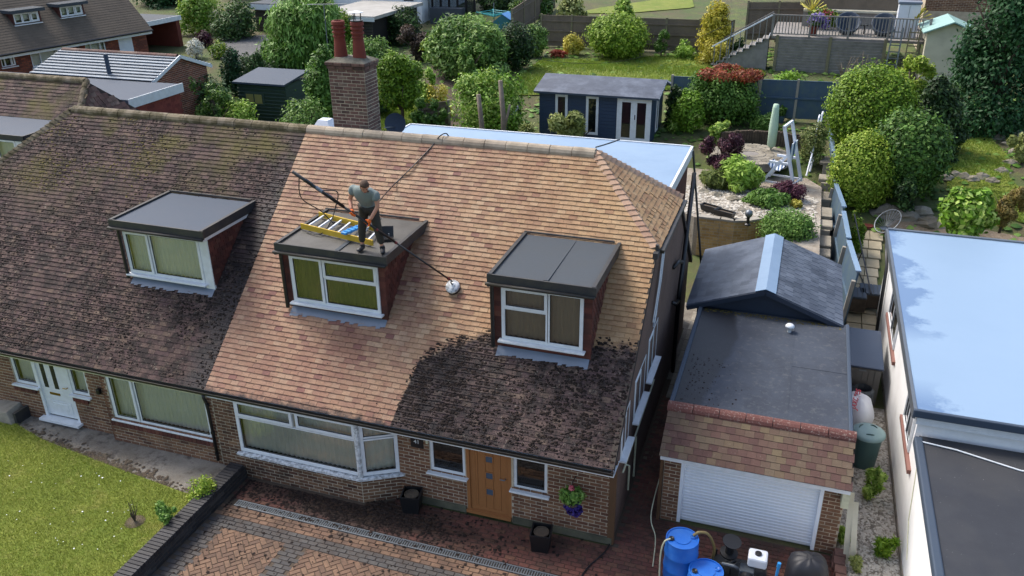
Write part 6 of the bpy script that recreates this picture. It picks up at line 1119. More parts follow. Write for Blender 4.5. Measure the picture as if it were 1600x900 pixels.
p0 = onY(1440, 35, 38); hb = thing('brick_house', 'red-brown brick house wall at the top right behind the deck', 'house', (p0[0], 38, 3.5)); m = MB(); m.box((0, 0, 0), (7, 8, 7)); w_ = m.build('wall', M['mortar'], hb); pieces(w_, 'brick', brick_face(Fr((0, 0, 2.0), X1, YN), 3.4, 3.2, (), bl=.24, bh=.085)[1], M['brick_brown'], CH, 120); m = MB(); m.add([(-.3, -.3, 7), (7.3, -.3, 7), (7.3, 8.3, 7), (-.3, 8.3, 7), (3.5, 4, 10)], [(0, 1, 4), (1, 2, 4), (2, 3, 4), (3, 0, 4), (3, 2, 1, 0)]); m.build('roof', M['tile_old'], hb)
# ================================================================ houses on the left and behind
M['roof_far'] = plain('far_brown_roof', '#5e5346', .9, .25, 8, '#463e34', 1.2, .6, .6); M['roof_grey'] = tinted('pale_grey_concrete_tile', [(0, '#8f989e'), (.5, '#9ba4aa'), (1, '#858d93')], rough=.5, dirt='#727a80', damt=.4)
class Lo:                                            # a wall plane standing at P along direction u, seen in the photograph
    def __init__(s, P, u): s.P = np.array(P, float); s.u = np.array([u[0], u[1], 0.])/math.hypot(u[0], u[1]); s.n = np.array([s.u[1], -s.u[0], 0.])
    def at(s, x, y): d = _ray(x, y); t = s.n @ (s.P-CAM)/(s.n @ d); q = CAM+d*t-s.P; return float(q @ s.u), float(q[2])
ea, eb = onZ(0, 86, 4.55), onZ(233, 47, 4.55); u = (eb-ea)[:2]; lo = Lo((ea[0], ea[1], 2.3), u); Lh = float(np.linalg.norm(u)); rz = math.atan2(u[1], u[0])
uh = thing('dormer_bungalow', 'brick bungalow with two front dormers at the upper left corner', 'house', (ea[0], ea[1], 2.3), rz)
He = 2.25; f = Fr((-9, .35, 0), X1, YN); f0 = Fr((0, .35, 0), X1, YN); lw = Lo(np.array([ea[0], ea[1], 2.3])-lo.n*.35, u)
def rect(pts): A = [lw.at(*p) for p in pts]; return (min(a[0] for a in A), max(.1, min(a[1] for a in A)), max(a[0] for a in A), min(He-.02, max(a[1] for a in A)))
W1 = rect([(48, 75), (100, 68), (98, 97), (52, 105)]); W2 = rect([(131, 63), (162, 58), (158, 76), (136, 86)]); W3 = rect([(184, 55), (210, 51), (206, 66), (186, 72)]); W0 = rect([(2, 88), (22, 86), (22, 103), (4, 106)])
holes = [(a+9, b, c+9, d) for a, b, c, d in (W0, W1, W2)]
mb, Ms = brick_face(f, Lh+9, He, holes, bl=.26, bh=.09); w_ = mb.build('wall', M['mortar_dark'], uh); pieces(w_, 'brick', [m_ for m_ in Ms if m_.translation.x > -1], M['brick_red'], CH, 300)
for w, cu in ((W0, None), (W1, 'curtain'), (W2, 'curtain')): win(uh, f0, *w, [(0, 0, .26, 1, False), (.27, 0, .74, 1, False), (.75, 0, 1, 1, True)], curtain=cu, folds=False)
m = MB(); f0.box(m, W3[0], .05, -.03, (W3[0]+W3[2])/2+.3, He-.05, .02); m.build('door', M['white_paint'], uh); win(uh, f0, (W3[0]+W3[2])/2+.34, .9, W3[2]+.1, He-.05, [(0, 0, 1, 1, False)])
m = MB(); m.prism([(1.1, 0), (9, 0), (9, He), (4.6, He+4.4), (1.1, He+.7)], 0, -9, Lh); m.build('gable_block', M['brick_red'], uh)
RS = 4.9; m = MB(); m.add([(x, y, z) for x in (-9.2, Lh+.15) for y, z in ((-.05, He-.02), (4.6, He+4.55), (9.3, He-.02), (4.6, He+4.4), )], [(0, 4, 5, 1), (1, 5, 6, 2), (0, 1, 3), (4, 7, 5), (1, 2, 3), (5, 7, 6), (0, 3, 7, 4), (3, 2, 6, 7)]); ur = m.build('roof', M['roof_far'], uh)
n = 42; sv = Vector((0, 4.65, 4.57)); pieces(ur, 'tile_course', [axM(Vector(((Lh-9)/2, -.05, He-.0))+sv*((i+.5)/n)+Vector((0, -.02, .02)), (Lh+9.3, 0, 0), sv/n*1.1-Vector((0, -.014, .014)), (0, -.014, .014)) for i in range(n)], M['roof_far'], BX)
m = MB(); m.tube([(-9.2, -.1, He-.02), (Lh+.15, -.1, He-.02)], .06, 6); m.build('gutter', M['black'], uh); m = MB(); m.box((-9.2, -.02, He-.2), (Lh+.15, .0, He-.04)); m.build('fascia', M['upvc'], uh)
for px in (107, 121): a = lw.at(px, 75)[0]; m = MB(); m.tube([(a, .28, He-.1), (a, .28, 0)], .045, 6); m.build('downpipe', M['black'], uh)
for i, pp_ in enumerate((((20, 22), (60, 16), (62, 36), (24, 43)), ((92, 12), (128, 6), (132, 26), (96, 31)))):
    for yd in np.arange(.2, 3., .03):                     # front plane where the sill meets the roof slope
        A = [Lo(np.array([ea[0], ea[1], 2.3])-lo.n*yd, u).at(*p) for p in pp_]; z0, z1 = min(a[1] for a in A)+.1, max(a[1] for a in A)
        if z0 <= He+.98*yd+.12: break
    a0, a1 = min(a[0] for a in A), max(a[0] for a in A); yb_ = (z1-He)/.98
    m = MB(); m.prism([(yd+.5, z0+.4), (yd+.5, z1), (yb_+.1, z1)], 0, a0+.03, a1-.03); dn = m.build('dormer', M['inside'], uh)
    for b0, b1 in ((a0-.04, a0+.03), (a1-.03, a1+.04)): m = MB(); m.prism([(yd, z0-.1), (yd, z1), (yb_+.1, z1)], 0, b0, b1); m.build('cheek', M['hung'], dn)
    m = MB(); m.box((a0-.2, yd-.25, z1), (a1+.2, yb_+.4, z1+.15)); m.build('flat_roof', M['felt'], dn); w_ = win(dn, Fr((0, yd, 0), X1, YN), a0+.02, z0, a1-.02, z1, [(0, 0, .32, 1, False), (.33, 0, .66, 1, False), (.67, 0, 1, 1, True)], sill_out=.1, fw=.09, curtain='curtain', folds=False)
    for ch in list(w_.children): ch.parent = dn
# carport beside it, with wheelie bins
pc = onZ(215, 70, 2.4); cpt = thing('carport', 'flat-roofed brick carport beside the upper left bungalow', 'carport', tuple(pc), rz-1.2); q = onZ(277, 30, 4.9)
A = np.array(onZ(228, 36, 4.7)); B = np.array(onZ(278, 26, 4.7)); cpt.location = (A[0], A[1], 2.4); cpt.rotation_euler = (0, 0, math.atan2(B[1]-A[1], B[0]-A[0])); Lc = float(np.linalg.norm((B-A)[:2]))
m = MB(); m.box((-.3, -.1, 2.2), (Lc+.1, 5, 2.36)); m.build('roof', M['felt'], cpt); m = MB(); m.box((-.3, -.14, 2.12), (Lc+.1, -.1, 2.38)); m.build('fascia', M['upvc'], cpt); m = MB(); m.box((Lc-.3, -.05, 0), (Lc, 5, 2.2)); m.build('wall', M['brick_red'], cpt); m = MB(); m.box((-.3, 4.7, 0), (Lc-.3, 4.9, 2.2)); m.build('rear_wall', M['inside'], cpt)
for i, x in enumerate((258, 272)):
    p = onZ(x, 72, 2.5); wb = thing('wheelie_bin', ['left dark green wheelie bin in front of the carport', 'right dark green wheelie bin at the carport pillar'][i], 'bin', (p[0], p[1], 2.35), cpt.rotation_euler[2], 'wheelie bins at the carport'); m = MB(); m.add([(-.24, -.3, .05), (.24, -.3, .05), (.24, .3, .05), (-.24, .3, .05), (-.29, -.36, 1.0), (.29, -.36, 1.0), (.29, .36, 1.0), (-.29, .36, 1.0)], MB.BF); m.build('body', M['green_lap'], wb); m = MB(); m.box((-.31, -.38, 1.0), (.31, .4, 1.07)); m.build('lid', M['green_lap'], wb, bev=.02); m = MB(); m.tube([(-.28, .33, .1), (.28, .33, .1)], .1, 10); m.build('wheels', M['black'], wb); m = MB(); m.box((-.06, -.372, .7), (.04, -.36, .9)); m.build('sticker', M['upvc'], wb)
# pale grey tiled garage with brick gable
gx0, gx1 = onZ(150, 71, 5.2)[0], onZ(297, 80, 5.2)[0]; gg = thing('gabled_garage', 'brick garage with pale grey concrete tile roof beyond the mossy ridge', 'garage', (gx1, 18.1, 2.0)); Lg = gx1-gx0+1.0
m = MB(); m.prism([(-1.75, 0), (1.75, 0), (1.75, 2.5), (0, 3.12), (-1.75, 2.5)], 0, -Lg, 0); w_ = m.build('wall', M['mortar'], gg)
fr = Fr((0, -1.75, 0), (0, 1, 0), X1); Ms = [m_ for m_ in brick_face(fr, 3.5, 3.1, ())[1] if m_.translation.z < 2.5+(1.75-abs(m_.translation.y))*.355-.05]; pieces(w_, 'brick', Ms, M['brick_red'], CH, 300)
for s in (-1, 1):
    sv = Vector((0, -s*1.95, .69)); m = MB(); m.add([(-Lg-.1, s*1.95, 2.42), (.12, s*1.95, 2.42), (.12, 0, 3.13), (-Lg-.1, 0, 3.13)], [(0, 1, 2, 3) if s < 0 else (3, 2, 1, 0)]); r_ = m.build('roof', M['deck'], gg); n = 9
    pieces(r_, 'tile_course', [axM(Vector((-Lg/2, s*1.95, 2.45))+sv*((i+.5)/n), (Lg+.24, 0, 0), sv/n*1.12-Vector((0, 0, .05)), (0, 0, .03)) for i in range(n)], M['roof_grey'], BX)
    bar(gg, (.13, s*1.97, 2.36), (.13, 0, 3.12), .03, 'upvc', 'bargeboard', .14)
for i in range(12): m = MB(); halfround(m, (-Lg+i*Lg/12, 0, 3.1), (-Lg+(i+1)*Lg/12-.01, 0, 3.1), .12); m.build('ridge_tile', M['brick_chimney'], gg)
# flat grey roof with flue and red tile-hung end
fb = thing('flat_roofed_extension', 'dark grey flat-roofed extension with red hung end wall and flue', 'building', (-13.0, 14.7, 0)); m = MB(); m.box((-10, -1.5, 4.25), (.1, 1.5, 4.42)); m.build('flat_roof', M['felt_blue'], fb); m = MB(); m.box((.1, -1.55, 4.1), (.14, 1.55, 4.46)); m.build('fascia', M['upvc'], fb); m = MB(); m.box((-10, -1.45, 0), (0, 1.45, 4.25)); w_ = m.build('wall', M['hung'], fb)
M['hung_red'] = tinted('red_hung_tile', [(0, '#7a3a34'), (.5, '#8a463c'), (1, '#6a322e')]); pieces(w_, 'hung_tile', [axM((.015, -1.35+j*.2+(.1 if i % 2 else 0), 4.05-i*.14), (.02, 0, 0), (0, .195, 0), (-.012, 0, .16)) for i in range(15) for j in range(14)], M['hung_red'], BX)
m = MB(); p = onZ(172, 120, 4.45); m.lathe([(.09, 0), (.09, 1.0), (.0, 1.0)], (p[0]+13.0, p[1]-14.7, 4.4), 10, cap=False); m.build('flue', M['felt_blue'], fb)
# next pair to the left
nx = onZ(135, 127, 6.2); nh = thing('hipped_house', 'mossy hipped roof house beyond the left end of the pair', 'house', (nx[0], nx[1], 0)); rh = 6.2
m = MB(); Hn = 4.0; A = [(-16, 0, rh), (0, 0, rh), (-16, -Hn, rh-Hn*SLO), (1.6, -Hn, rh-Hn*SLO), (1.6, Hn, rh-Hn*SLO), (-16, Hn, rh-Hn*SLO)]
m.add(A, [(0, 2, 3, 1), (1, 3, 4), (0, 1, 4, 5)]); rr = m.build('roof', M['deck'], nh); Ms = []; sn = Vector((0, -math.sin(TH), math.cos(TH)))
for i in range(26):
    v = (i+.5)*.125; y, z = -v*math.cos(TH), rh-v*math.sin(TH); x = -6.5+(.09 if i % 2 else 0); lim = 1.6*(-y/Hn)
    while x < lim: Ms.append(tileM(Vector((x+.09, y, z)), X1, SD, sn, .19, .125)); x += .19
pieces(rr, 'tile', Ms, M['tile_old'], BX, 300)
hu = Vector((-1.6, 0, Hn*SLO)).normalized(); hn = Vector((hu.z, 0, -hu.x)); Ms = []
for i in range(24):
    v = i*.14; c = Vector((0, 0, rh))-hu*v; hw = Hn*(v*-hu.x/1.6)*1.0; y = -hw+.12
    while y < hw-.2: Ms.append(tileM(c+Vector((0, y+.09, 0)), Vector((0, 1, 0)), hu, hn, .19, .14)); y += .19
pieces(rr, 'hip_tile', Ms, M['brick_chimney'], BX, 200)
for i in range(14): m = MB(); halfround(m, (-7+i*.5, 0, rh-.02), (-7+i*.5+.49, 0, rh-.02), .13); m.build('ridge_tile', M['ridge_old'], rr)
for s in (-1, ):
    for i in range(18): a = Vector((0, 0, rh)).lerp(Vector((1.6, s*Hn, rh-Hn*SLO)), i/18); b_ = Vector((0, 0, rh)).lerp(Vector((1.6, s*Hn, rh-Hn*SLO)), (i+1.2)/18); m = MB(); halfround(m, a, b_, .11); m.build('bonnet_tile', M['ridge_old'], rr)
nrm_ = np.array([0, -SLO, 1.]); d_ = _ray(92, 192); tt = (nrm_ @ (nx-CAM))/(nrm_ @ d_); rear = CAM+d_*tt; zd = float(rear[2])+.05; b_ = onZ(35, 214, zd)-nx; m = MB(); yF = float(b_[1]); xR = float(b_[0]); m.box((-6, yF, zd-.15), (xR, yF+2.2, zd)); dn = m.build('dormer', M['felt_blue'], nh); m = MB(); m.box((xR, yF-.02, zd-.1), (xR+.05, yF+2.2, zd+.03)); m.build('roof_edge', M['fascia'], dn); m = MB(); m.box((-6, yF-.04, zd-.1), (xR+.05, yF, zd+.03)); m.build('roof_edge', M['fascia'], dn); m = MB(); m.box((xR-.03, yF+.0, zd-.3), (xR+.02, yF+2.2, zd-.1)); m.build('fascia', M['upvc'], dn); m = MB(); m.box((-6, yF+.5, zd-1.5), (xR-.12, yF+2.4, zd-.15)); m.build('wall', M['inside'], dn); m = MB(); m.box((xR-.3, yF+.06, zd-1.5), (xR-.08, yF+2.4, zd-.15)); m.build('side_wall', M['felt_blue'], dn); m = MB(); m.box((xR-.34, yF+.02, zd-1.5), (xR-.06, yF+.06, zd-.12)); m.build('white_corner', M['upvc'], dn); w_ = win(dn, Fr((0, yF+.06, 0), X1, YN), xR-1.9, zd-1.25, xR-.34, zd-.12, [(0, 0, .5, 1, True), (.5, 0, 1, 1, True)], curtain='curtain', d=.03, folds=False)
for ch in list(w_.children): ch.parent = dn
# ---- buildings across the back
def at2(x, y, Y): return onY(x, y, Y)
p = at2(410, 92, 33); q = at2(747//1, 92, 33); gb = thing('timber_garage', 'dark slatted garage with low pale roof behind the chimney', 'garage', (at2(560, 90, 32)[0], 32, 2.7)); Lb = at2(586, 90, 32)[0]-at2(470, 90, 32)[0]; zt = at2(586, 30, 32)[2]-2.7
m = MB(); m.box((-2.6, 0, 0), (at2(586, 90, 32)[0]-gb.location.x, 6, zt)); w_ = m.build('wall', M['inside'], gb); xw = at2(586, 90, 32)[0]-gb.location.x; M['slat_dark'] = plain('dark_slatted_timber', '#4a443e', .8, .2, 5, '#36312c', 2, .4)
n = int(zt/.16); pieces(w_, 'slat', [axM(((xw-2.6)/2, -.02, .08+i*.16), (xw+2.6, 0, 0), (0, .03, 0), (0, 0, .135)) for i in range(n)], M['slat_dark'], BX); m = MB(); m.box((-2.8, -.3, zt), (xw+.3, 6.3, zt+.18)); m.build('roof', plain('pale_flat_roof', '#a3a099', .8, .15, 3, '#7d7a70', 1, .5), gb); m = MB(); m.box((-2.8, -.33, zt-.1), (xw+.3, -.3, zt+.12)); m.build('fascia', M['upvc'], gb)
gb2 = thing('low_garage', 'low flat-roofed garage left of the weeping tree', 'garage', (at2(402, 46, 36)[0], 36, 2.9)); Lx = at2(470, 46, 36)[0]-gb2.location.x; m = MB(); m.box((0, 0, 0), (Lx, 5, 1.9)); w_ = m.build('wall', M['inside'], gb2); pieces(w_, 'slat', [axM((Lx/2, -.02, .1+i*.19), (Lx, 0, 0), (0, .03, 0), (0, 0, .16)) for i in range(10)], M['slat_dark'], BX); m = MB(); m.box((-.2, -.3, 1.9), (Lx+.2, 5.2, 2.1)); m.build('roof', M['felt'], gb2); m = MB(); m.box((-.2, -.33, 1.72), (Lx+.2, -.3, 2.05)); m.build('fascia', M['upvc'], gb2)
th_ = thing('tiled_cottage', 'cream house with dark pantile roof at the top edge', 'house', (at2(352, 20, 46)[0], 46, 3.8)); Lx = at2(440, 20, 46)[0]-th_.location.x; m = MB(); m.box((0, 0, 0), (Lx, 6, 2.3)); m.build('wall', M['cream_board'], th_); m = MB(); m.add([(-.3, -.5, 2.2), (Lx+.3, -.5, 2.2), (Lx+.3, 3.2, 4.6), (-.3, 3.2, 4.6), (Lx+.3, 6.9, 2.2), (-.3, 6.9, 2.2)], [(0, 1, 2, 3), (3, 2, 4, 5), (0, 3, 5), (1, 4, 2)]); r_ = m.build('roof', M['roof_far'], th_); pieces(r_, 'tile_course', [axM((Lx/2, -.5+3.7*(i+.5)/16, 2.23+2.4*(i+.5)/16), (Lx+.6, 0, 0), (0, .25, .12), (0, -.01, .03)) for i in range(16)], M['slat_dark'], BX); m = MB(); m.box((1.5, -.05, .1), (2.6, .0, 2.0)); m.build('garage_door', M['white_paint'], th_)
p = at2(600, 40, 40); wh = thing('white_house', 'white rendered house with maroon trim at the top centre', 'house', (p[0], 40, 3.4)); Lx = at2(660, 40, 40)[0]-p[0]; m = MB(); m.box((-6.5, 0, 0), (Lx, 8, 5)); m.build('wall', M['render_white'], wh); win(wh, Fr((0, -.01, 0), X1, YN), Lx-1.35, .2, Lx-.35, 1.9, [(0, 0, 1, .72, False), (0, .72, 1, 1, True)], d=.03, glass='glass_dark', sill=False, fw=.1); m = MB(); m.box((Lx-2.9, -.06, 3.4), (Lx-1.2, 0, 3.7)); m.build('maroon_panel', plain('maroon_panel', '#7a3038', .7, .1), wh); m = MB(); m.box((-6.7, -.3, 5), (Lx+.2, 8.2, 5.2)); m.build('roof', M['felt'], wh); m = MB(); m.box((-6.5, -.08, 2.4), (-.2, .0, 4.2)); m.build('beige_panel', M['cream_board'], wh)
p = at2(664, 40, 41); lt = thing('lean_to_conservatory', 'maroon lean-to conservatory with pale glazed roof beside the white house', 'conservatory', (p[0], 41, 3.5)); Lx = at2(742, 40, 41)[0]-p[0]; m = MB(); m.prism([(0, 2.7), (1.6, 1.9), (Lx, 1.9), (Lx, 2.05), (1.6, 2.05), (.0, 4.2)], 1, 0, .1); m.build('maroon_gable', plain('maroon_timber', '#5a2a30', .7, .15), lt); m = MB(); m.add([(.9, -.5, 3.0), (Lx*.5, -.7, 2.0), (Lx+.2, -.2, 2.5), (Lx*.62, .2, 3.6), (.9, -.5, 3.06), (Lx*.5, -.7, 2.06), (Lx+.2, -.2, 2.56), (Lx*.62, .2, 3.66)], MB.BF); m.build('glazed_roof', plain('polycarbonate_sheet', '#aab4bc', .3, .08, 3), lt)
for i in range(7): m = MB(); u_ = i*Lx/6; m.box((u_-.06, 0, 0), (u_+.06, .1, 2.0)); m.build('mullion', M['inside'], lt)
for i in range(6): m = MB(); u_ = i*Lx/6; m.box((u_+.06, .04, .1), (u_+Lx/6-.06, .06, 1.95)); m.build('pane', M['glass_dark'], lt)
m = MB(); m.box((.8, -.9, 0), (3.0, -.2, 1.0)); m.build('garden_bench_back', M['felt'], lt)
p = at2(772, 30, 39); ra_ = thing('rotary_clothes_line', 'teal rotary clothes line at the top centre', 'clothes line', (p[0], 39, T(39))); M['teal'] = plain('teal_plastic', '#3aa0a0', .5, .1); m = MB(); m.tube([(0, 0, 0), (0, 0, 1.6)], .03, 8); m.build('pole', M['steel'], ra_); zt = at2(772, 18, 39)[2]-T(39)
for k in range(4): a = .4+k*1.571; bar(ra_, (0, 0, zt-.3), (1.1*math.cos(a), 1.1*math.sin(a), zt), .05, 'teal', 'arm')
for r in (.4, .7, 1.0): m = MB(); m.tube([(r*math.cos(.4+k*1.571), r*math.sin(.4+k*1.571), zt-.3+.27*r) for k in range(5)], .02, 5); m.build('line', M['teal'], ra_)
p = at2(785, 42, 38); pt3 = thing('play_tent', 'small teal and blue play tent near the clothes line', 'tent', (p[0], 38, T(38))); m = MB(); m.prism([(-.7, 0), (.7, 0), (.6, .7), (.0, 1.15), (-.6, .7)], 1, 0, 1.0); m.build('body', plain('teal_tent_fabric', '#2c6a70', .8, .2), pt3); m = MB(); m.add([(0, -.1, 1.2), (.75, -.1, .75), (.75, 1.1, .75), (0, 1.1, 1.2)], [(0, 1, 2, 3)]); o = m.build('roof_flap', plain('blue_tent_fabric', '#4a86c0', .7, .1), pt3); o.modifiers.new('thick', 'SOLIDIFY').thickness = .03
p = at2(512, 72, 26); ae = thing('television_aerial', 'thin television aerial on a pole left of the chimney pots', 'aerial', (p[0], 26, T(26))); zt = at2(509, 8, 26)[2]-T(26); m = MB(); m.tube([(0, 0, 0), (0, 0, zt)], .025, 6); m.build('pole', M['steel'], ae); m = MB(); m.tube([(-.9, 0, zt), (1.3, 0, zt+.1)], .015, 6); [m.tube([(-.8+k*.2, -.2, zt+.005*k), (-.8+k*.2, .2, zt+.005*k)], .008, 4) for k in range(11)]; m.build('boom', M['steel'], ae)
p = onY(1137, 85, 33); wp = thing('washing_line_post', 'thin metal washing line post on the back lawn', 'post', (onY(1134, 108, 31)[0], 31, T(31))); zt = onY(1142, 35, 31)[2]-T(31); m = MB(); m.tube([(0, 0, 0), (.12, 0, zt)], .03, 6); m.build('pole', M['steel'], wp)
m = MB(); A = Vector((wp.location.x+.12, 31, T(31)+zt)); B = Vector(onY(800, 85, 30)); m.tube([A.lerp(B, k/14)-V3(0, 0, 1.1*math.sin(math.pi*k/14)) for k in range(15)], .012, 4); prop(m.build('washing_line', M['black']), 'sagging washing line stretched across the back lawn', 'line')
# ================================================================ the man washing the roof
def skin(name, V, E, R, mat, parent, root=0, sub=2):
    me = bpy.data.meshes.new(name); me.from_pydata([tuple(v) for v in V], E, []); me.materials.append(mat)
    o = bpy.data.objects.new(name, me); COL.objects.link(o); o.parent = parent
    sk = o.modifiers.new('skin', 'SKIN'); sk.use_smooth_shade = True; sk.branch_smoothing = .6
    if not me.skin_vertices: 
        bm_ = __import__('bmesh').new(); bm_.from_mesh(me); bm_.verts.layers.skin.verify(); bm_.to_mesh(me); bm_.free()
    for i, r in enumerate(R):
        sv = me.skin_vertices[0].data[i]; sv.radius = r if isinstance(r, tuple) else (r, r); sv.use_root = (i == root)
    if sub: s = o.modifiers.new('sub', 'SUBSURF'); s.levels = s.render_levels = sub
    return o
M['skin'] = plain('skin', '#b9856c', .5, .1, 8); M['shirt'] = plain('grey_green_cotton', '#78827e', .9, .18, 7, '#626c69', 4, .5, .3); M['trousers'] = plain('dark_olive_cloth', '#37332a', .9, .25, 8, '#28251f', 4, .5, .3)
M['glove'] = plain('orange_glove', '#e0661a', .7, .12, 10); M['hair'] = plain('brown_hair', '#4a3626', .8, .3, 30, streak=(3, 3, 12), bump=.6); M['boot'] = plain('black_boot', '#1c1c1e', .45, .2, 6)
MX, MY, MZ = 3.33, 1.62, 5.005; man = thing('person', 'man in grey-green t-shirt, dark trousers and orange gloves washing the roof', 'person', (MX, MY, MZ)); rel = lambda x, y, z: V3(x-MX, y-MY, z-MZ)
pel, spi, che, nec, hea = rel(3.26, 1.76, 5.88), rel(3.26, 1.70, 6.08), rel(3.31, 1.55, 6.28), rel(3.41, 1.38, 6.40), rel(3.47, 1.29, 6.47)
sl_, sr_ = rel(3.06, 1.58, 6.32), rel(3.57, 1.50, 6.26); el_, er_ = rel(2.95, 1.60, 6.04), rel(3.60, 1.50, 6.0)
hl_, hr_ = rel(3.08, 1.40, 5.86), rel(3.43, 1.38, 5.69)
hpl, hpr = rel(3.18, 1.70, 5.83), rel(3.40, 1.69, 5.83); knl, knr = rel(3.14, 1.62, 5.44), rel(3.50, 1.62, 5.44); anl, anr = rel(3.13, 1.60, 5.09), rel(3.55, 1.64, 5.09)
wl_, wr_ = el_.lerp(hl_, .82), er_.lerp(hr_, .82)
V = [pel, spi, che, nec, hea, sl_, el_, wl_, sr_, er_, wr_, hpl, knl, anl, hpr, knr, anr]; E = [(0, 1), (1, 2), (2, 3), (3, 4), (2, 5), (5, 6), (6, 7), (2, 8), (8, 9), (9, 10), (0, 11), (11, 12), (12, 13), (0, 14), (14, 15), (15, 16)]
body = skin('body', V, E, [(.10, .08), (.10, .08), (.10, .08), .05, .055, .05, .045, .034, .05, .045, .034, .07, .05, .04, .07, .05, .04], M['skin'], man)
# head: a shaped skull with brow, nose, chin, ears; tilted down to the work
hd = MB(); nseg = 16; prof = [(-.125, .02), (-.115, .045), (-.09, .06), (-.05, .072), (0, .08), (.05, .082), (.09, .07), (.115, .045), (.125, .01)]; V = []
for z, r in prof:
    for j in range(nseg):
        a = 2*math.pi*j/nseg; x = r*math.sin(a)*.92; y = -r*math.cos(a)*1.12
        if abs(math.sin(a)) < .3 and math.cos(a) > 0 and -.06 < z < .0: y -= .02*(1-abs(math.sin(a))/.3)          # nose
        if math.cos(a) > .5 and z < -.1: y -= .012
        if .3 < abs(math.sin(a)) < .62 and math.cos(a) > 0 and -.005 < z < .03: y += .008                           # eye sockets
        V.append((x, y, z))
hd.add(V, [(i*nseg+j, i*nseg+(j+1) % nseg, (i+1)*nseg+(j+1) % nseg, (i+1)*nseg+j) for i in range(len(prof)-1) for j in range(nseg)]+[tuple(range(nseg))[::-1], tuple(range((len(prof)-1)*nseg, len(prof)*nseg))])
head = hd.build('head', M['skin'], man, smooth=True); head.location = hea+V3(.015, -.03, .0); head.rotation_euler = (.55, 0, .6); s = head.modifiers.new('sub', 'SUBSURF'); s.render_levels = 2
hm = MB(); V = []
for z, r in [(-.075, .07), (-.03, .084), (.02, .091), (.06, .092), (.1, .078), (.13, .045), (.138, .01)]:
    for j in range(nseg):
        a = 2*math.pi*j/nseg; front = math.cos(a); q = 1+.05*math.sin(7*a+z*40); zz = max(z, .075) if front > .25 else (max(z, -.01) if front > -.1 else z)
        V.append((r*math.sin(a)*.95*q, -r*front*1.15*q+.004, zz))
hm.add(V, [(i*nseg+j, i*nseg+(j+1) % nseg, (i+1)*nseg+(j+1) % nseg, (i+1)*nseg+j) for i in range(6) for j in range(nseg)]+[tuple(range(6*nseg, 7*nseg))]); o = hm.build('hair', M['hair'], head, smooth=True)
for sx_ in (-1, 1):
    e = MB(); e.lathe([(.006, -.03), (.02, -.015), (.024, .01), (.012, .032)], (0, 0, 0), 8); o = e.build('ear', M['skin'], head, smooth=True); o.location = (sx_*.078, .005, -.012); o.scale = (.5, 1, 1)
    e = MB(); e.lathe([(.0, -.009), (.01, 0), (.0, .009)], (0, 0, 0), 8, cap=False); o = e.build('eye', M['black'], head, smooth=True); o.location = (sx_*.032, -.08, .008)
e = MB(); e.box((-.022, -.086, -.078), (.022, -.078, -.07)); e.build('mouth', plain('lips', '#8a4a40', .6, .1), head)
# clothes follow the body
lu, ru_ = sl_.lerp(el_, .62), sr_.lerp(er_, .62)
V = [pel+V3(0, 0, -.06), spi, che, nec+(che-nec)*.2, sl_, lu, sr_, ru_]; skin('t_shirt', V, [(0, 1), (1, 2), (2, 3), (2, 4), (4, 5), (2, 6), (6, 7)], [(.2, .16), (.19, .155), (.21, .165), .085, .115, .105, .115, .105], M['shirt'], man, 1)
V = [pel+V3(0, 0, .02), hpl, knl, anl+V3(0, 0, .06), hpr, knr, anr+V3(0, 0, .06)]; skin('trousers', V, [(0, 1), (1, 2), (2, 3), (0, 4), (4, 5), (5, 6)], [(.165, .13), .115, .09, .066, .115, .09, .066], M['trousers'], man)
for a, tx, ty in ((anl, -.03, -.17), (anr, .09, -.15)):
    skin('boot', [a+V3(0, 0, .06), a+V3(0, .01, -.04), a+V3(tx*.55, ty*.55, -.05), a+V3(tx, ty, -.055)], [(0, 1), (1, 2), (2, 3)], [.065, .055, (.055, .045), (.05, .034)], M['boot'], man)
# pole: from the brush on the tiles up through both hands
Bp = Vector(onY(707, 440, 2.26)); Hp = V3(3.27, 1.37, 5.775)
dirp = (Hp-Bp).normalized(); topp = Bp+dirp*((Hp-Bp).length*1.0+1.55)
def on_pole(p): p = p+V3(MX, MY, MZ); return Bp+dirp*((p-Bp).dot(dirp))-V3(MX, MY, MZ)
for (hc, wr, sgn) in ((hl_, wl_, 1), (hr_, wr_, -1)):
    g = on_pole(hc); side = (wr-g); side = (side-dirp*side.dot(dirp)).normalized(); oth = dirp.cross(side).normalized()
    palm = g+side*.045; V = [wr, wr.lerp(palm, .6), palm]; E = [(0, 1), (1, 2)]; R = [.05, .05, (.055, .036)]
    for k, ln in enumerate((.9, 1.0, .95, .78)):                       # four fingers closing round the pole
        off_ = dirp*(k-1.5)*.03; b0 = len(V); pts = [palm+off_+side*.0+oth*.02, g+off_+oth*.045*ln+side*.01, g+off_+oth*.03*ln-side*.038, g+off_-oth*.012-side*.036*ln]
        V += pts; E += [(2, b0), (b0, b0+1), (b0+1, b0+2), (b0+2, b0+3)]; R += [.018, .0165, .0155, .013]
    b0 = len(V); V += [palm+dirp*.04*sgn-oth*.02, g+dirp*.05*sgn-oth*.045+side*.005, g+dirp*.045*sgn-oth*.035-side*.03]; E += [(2, b0), (b0, b0+1), (b0+1, b0+2)]; R += [.02, .018, .014]
    skin('glove', V, E, R, M['glove'], man, 0, 1)
po = thing('washing_pole', 'long black telescopic washing pole held by the man', 'pole', tuple(Bp)); z0 = V3(0, 0, 0); L_ = (topp-Bp).length
for a, b_, r in ((0, .38, .018), (.38, .7, .024), (.7, 1.0, .032)): m = MB(); m.tube([dirp*L_*a, dirp*L_*b_], r, 8); m.build('tube_section', M['black'], po, smooth=True)
